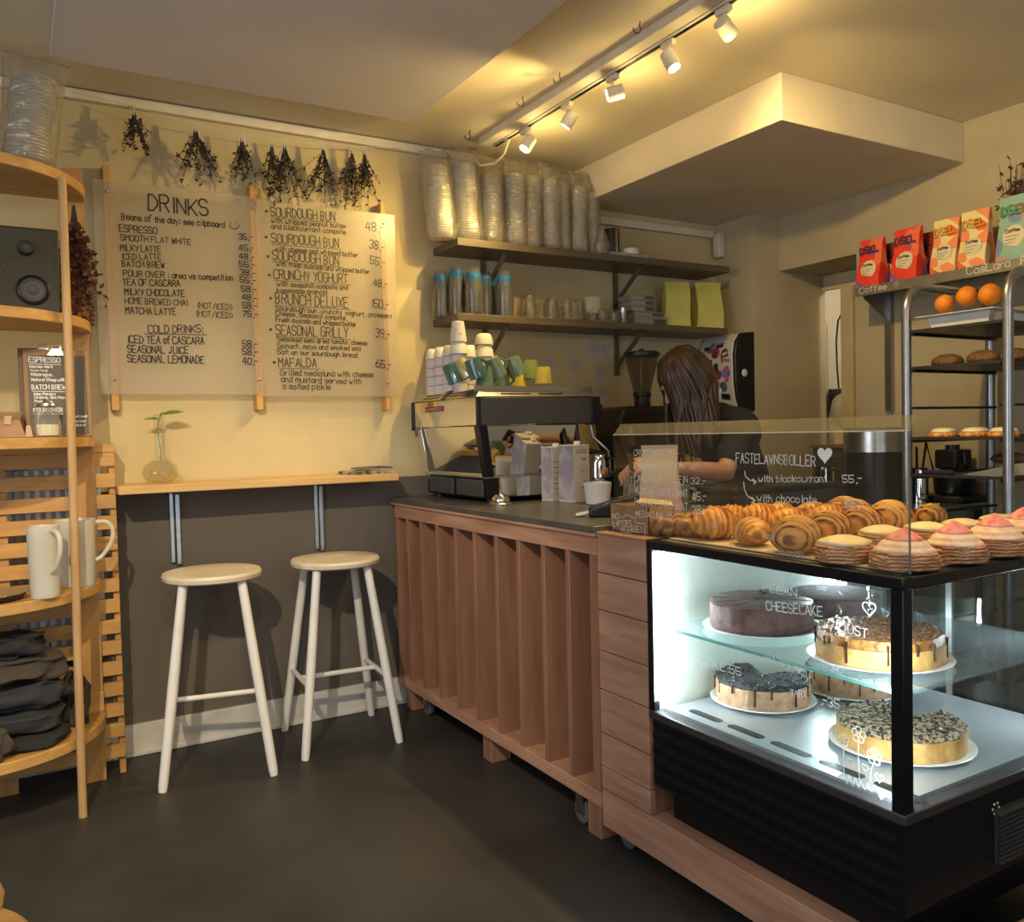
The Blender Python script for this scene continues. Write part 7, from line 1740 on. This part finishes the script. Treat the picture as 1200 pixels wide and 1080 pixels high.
# second person in the back room
o = V(4.37, 3.25, 0)
J2 = dict(hip=o+V(0, 0, .95), hipL=o+V(0, -.09, .93), hipR=o+V(0, .09, .93), waist=o+V(0, 0, 1.08), chest=o+V(-.02, 0, 1.26), neck=o+V(-.03, 0, 1.44), shL=o+V(-.02, -.17, 1.38), shR=o+V(-.02, .17, 1.38),
          elL=o+V(-.05, -.20, 1.10), elR=o+V(-.05, .21, 1.12), wrL=o+V(-.10, -.12, .96), wrR=o+V(-.10, .12, 1.20), knL=o+V(-.02, -.09, .5), knR=o+V(-.02, .09, .5), anL=o+V(0, -.09, .085), anR=o+V(0, .09, .085))
person('person in a white shirt mostly hidden by the doorway casing', J2, (o+V(-.05, 0, 1.60), (-1, 0, -0.1), (0, 0, 1)), M_WSHIRT, 1.7, M_HAIR, False, {'L': (V(-.1, .3, -.9), V(-1, 0, 0), 0.4, 1), 'R': (V(-.15, -.8, .5), V(0, -.4, -1), 0.5, 1)})

# ------------------------------------------------------------------ ceiling track with spotlights
tk = thing('ceiling_track', 'white ceiling track with a black slot running towards the viewer', 'track', (1.98, 2.2, 2.55))
MB().box(1.900, 1.955, 0.9, 3.46, 2.578, ZC-0.0005).build('cable_trunk', M_TRIM, tk, bevel=0.003)
MB().box(1.958, 1.992, 0.9, 3.43, 2.575, ZC-0.0005).build('rail', M_TRIM, tk, bevel=0.002)
MB().box(1.968, 1.982, 0.9, 3.43, 2.5735, 2.5755).build('slot', M_BLACK, tk)
MB().tube([(1.955, 3.42, 2.60), (1.97, 3.30, 2.562), (1.99, 3.38, 2.53), (1.985, 3.46, 2.505), (1.93, 3.50, 2.50), (1.90, 3.52, 2.54)], 0.006, 8).build('cable', M_TRIM, tk)
M_BULB = mat('lamp_glow', (1, 0.9, 0.7), 0.4, emit=(1.0, 0.72, 0.36), estr=45.0)
def spot(label, y, target, power, lit=True, angle=110, blend=0.6, glow=True):
    c = Vector((1.985, y, 2.51)); d = (Vector(target)-c).normalized()
    t = thing('track_spotlight', label, 'spotlight', (1.975, y, 2.573), 0, 'spotlights on the ceiling track')
    MB().box(1.965, 1.985, y-0.03, y+0.03, 2.553, 2.573).build('adapter', M_TRIM, t, bevel=0.002)
    MB().cyl((1.975, y, 2.555), (1.978, y, 2.53), 0.005).build('stem', M_TRIM, t)
    u = d.orthogonal().normalized(); b0 = c-d*0.035; b1 = c+d*0.03
    MB().tube([b0, b0+d*0.004, b1-d*0.002, b1, b1-d*0.004], [0.018, 0.026, 0.0265, 0.0255, 0.022], 24).build('lamp_head', M_TRIM, t)
    MB().tube([b1-d*0.003, b1+d*0.001], [0.021, 0.020], 20).build('bulb', M_BULB, t)
    spot_light('track_light', c+d*0.045, target, power, angle, blend)
    return t
spot('lit spotlight nearest the back wall on the track', 3.17, (0.9, 3.3, 0.9), 18)
spot('spotlight second from the back wall, pointing straight down', 2.85, (1.4, 3.68, 1.2), 23, angle=115, blend=0.9)
spot('lit spotlight in the middle of the track', 2.55, (0.6, 3.6, 2.1), 30, angle=90, blend=0.9)
spot('spotlight fourth from the back wall, turned towards the display', 2.24, (2.3, 1.6, 0.95), 50, angle=90, blend=0.8)
spot('lit spotlight nearest the viewer at the top edge of the picture', 1.98, (3.6, 2.3, 1.7), 36, angle=92, blend=0.8)
spot('spotlight on the track above the viewer, out of the picture, turned to the floor', 1.25, (0.6, 1.3, 0.0), 42, angle=95, blend=0.7)
# second track over the customers' side, out of the picture
t2_ = thing('ceiling_track', 'white ceiling track over the seating side', 'track', (-0.2, 0.6, 2.56))
MB().box(-1.2, 0.9, 0.585, 0.615, 2.54, 2.566).build('rail', M_TRIM, t2_)
spot_light('track_light', (-0.45, 0.6, 2.48), (0.85, 3.45, 0.25), 150, 52, 0.6, 0.022, (1.0, 0.83, 0.60))
spot_light('track_light', (0.15, 0.6, 2.48), (-0.1, 3.5, 0.9), 42, 56, 0.8)
def fill_bulb(label, x, y, z, power):  # unseen bulbs added to lift the ambient light and the ceiling
    t = thing('added_fill_lamp', label, 'lamp', (x, y, z), 0, 'added fill bulbs over the seating side')
    MB().cyl((x, y, z+0.06), (x, y, ZC), 0.004, n=8).build('cord', M_BLACK, t)
    MB().lathe([(0.02, 0.045), (0.022, 0.075), (0.012, 0.09)], (x, y, z), 20).build('socket', M_BLACK, t)
    ld = bpy.data.lights.new('added_fill_light', 'POINT'); ld.energy = power; ld.color = (1.0, 0.79, 0.52); ld.shadow_soft_size = 0.05
    o = bpy.data.objects.new('added_fill_light', ld); COL.objects.link(o); o.location = (x, y, z)
fill_bulb('added bare fill bulb over the seats on the left, out of the picture', -0.7, 0.3, 2.12, 6)
fill_bulb('added bare fill bulb over the middle of the room, out of the picture', 0.7, 0.1, 2.12, 6)
fill_bulb('added bare fill bulb over the till side, out of the picture', 2.5, 0.1, 2.12, 6)
for y_ in (3.17, 2.55, 1.98):
    spot_light('lamp_spill', (2.03, y_, 2.44), (2.08, y_, 2.61), 2.0, 176, 0.35, 0.03)
# ceiling hooks
M_HOOK = mat('hook_black', (0.02, 0.02, 0.02), 0.4)
for (px_, py_, lb) in ((551, 160, 'small hook in the ceiling above the bagged cups'), (613, 121, 'ceiling hook nearest the lit back spotlight'), (656, 94, 'ceiling hook in the middle of the row beside the track'), (750, 35, 'ceiling hook nearest the viewer beside the track')):
    p = at('z', ZC-0.03, px_, py_)
    pts = [(p.x, p.y, ZC-0.001), (p.x, p.y, ZC-0.012)]+[(p.x-0.014+0.016*math.sin(a), p.y, ZC-0.028+0.016*math.cos(a)) for a in [0.6+0.45*i for i in range(10)]]
    tag(MB().tube(pts, 0.0022, 6).build('ceiling_hook', M_HOOK), lb, 'hook', 'hooks in the ceiling')
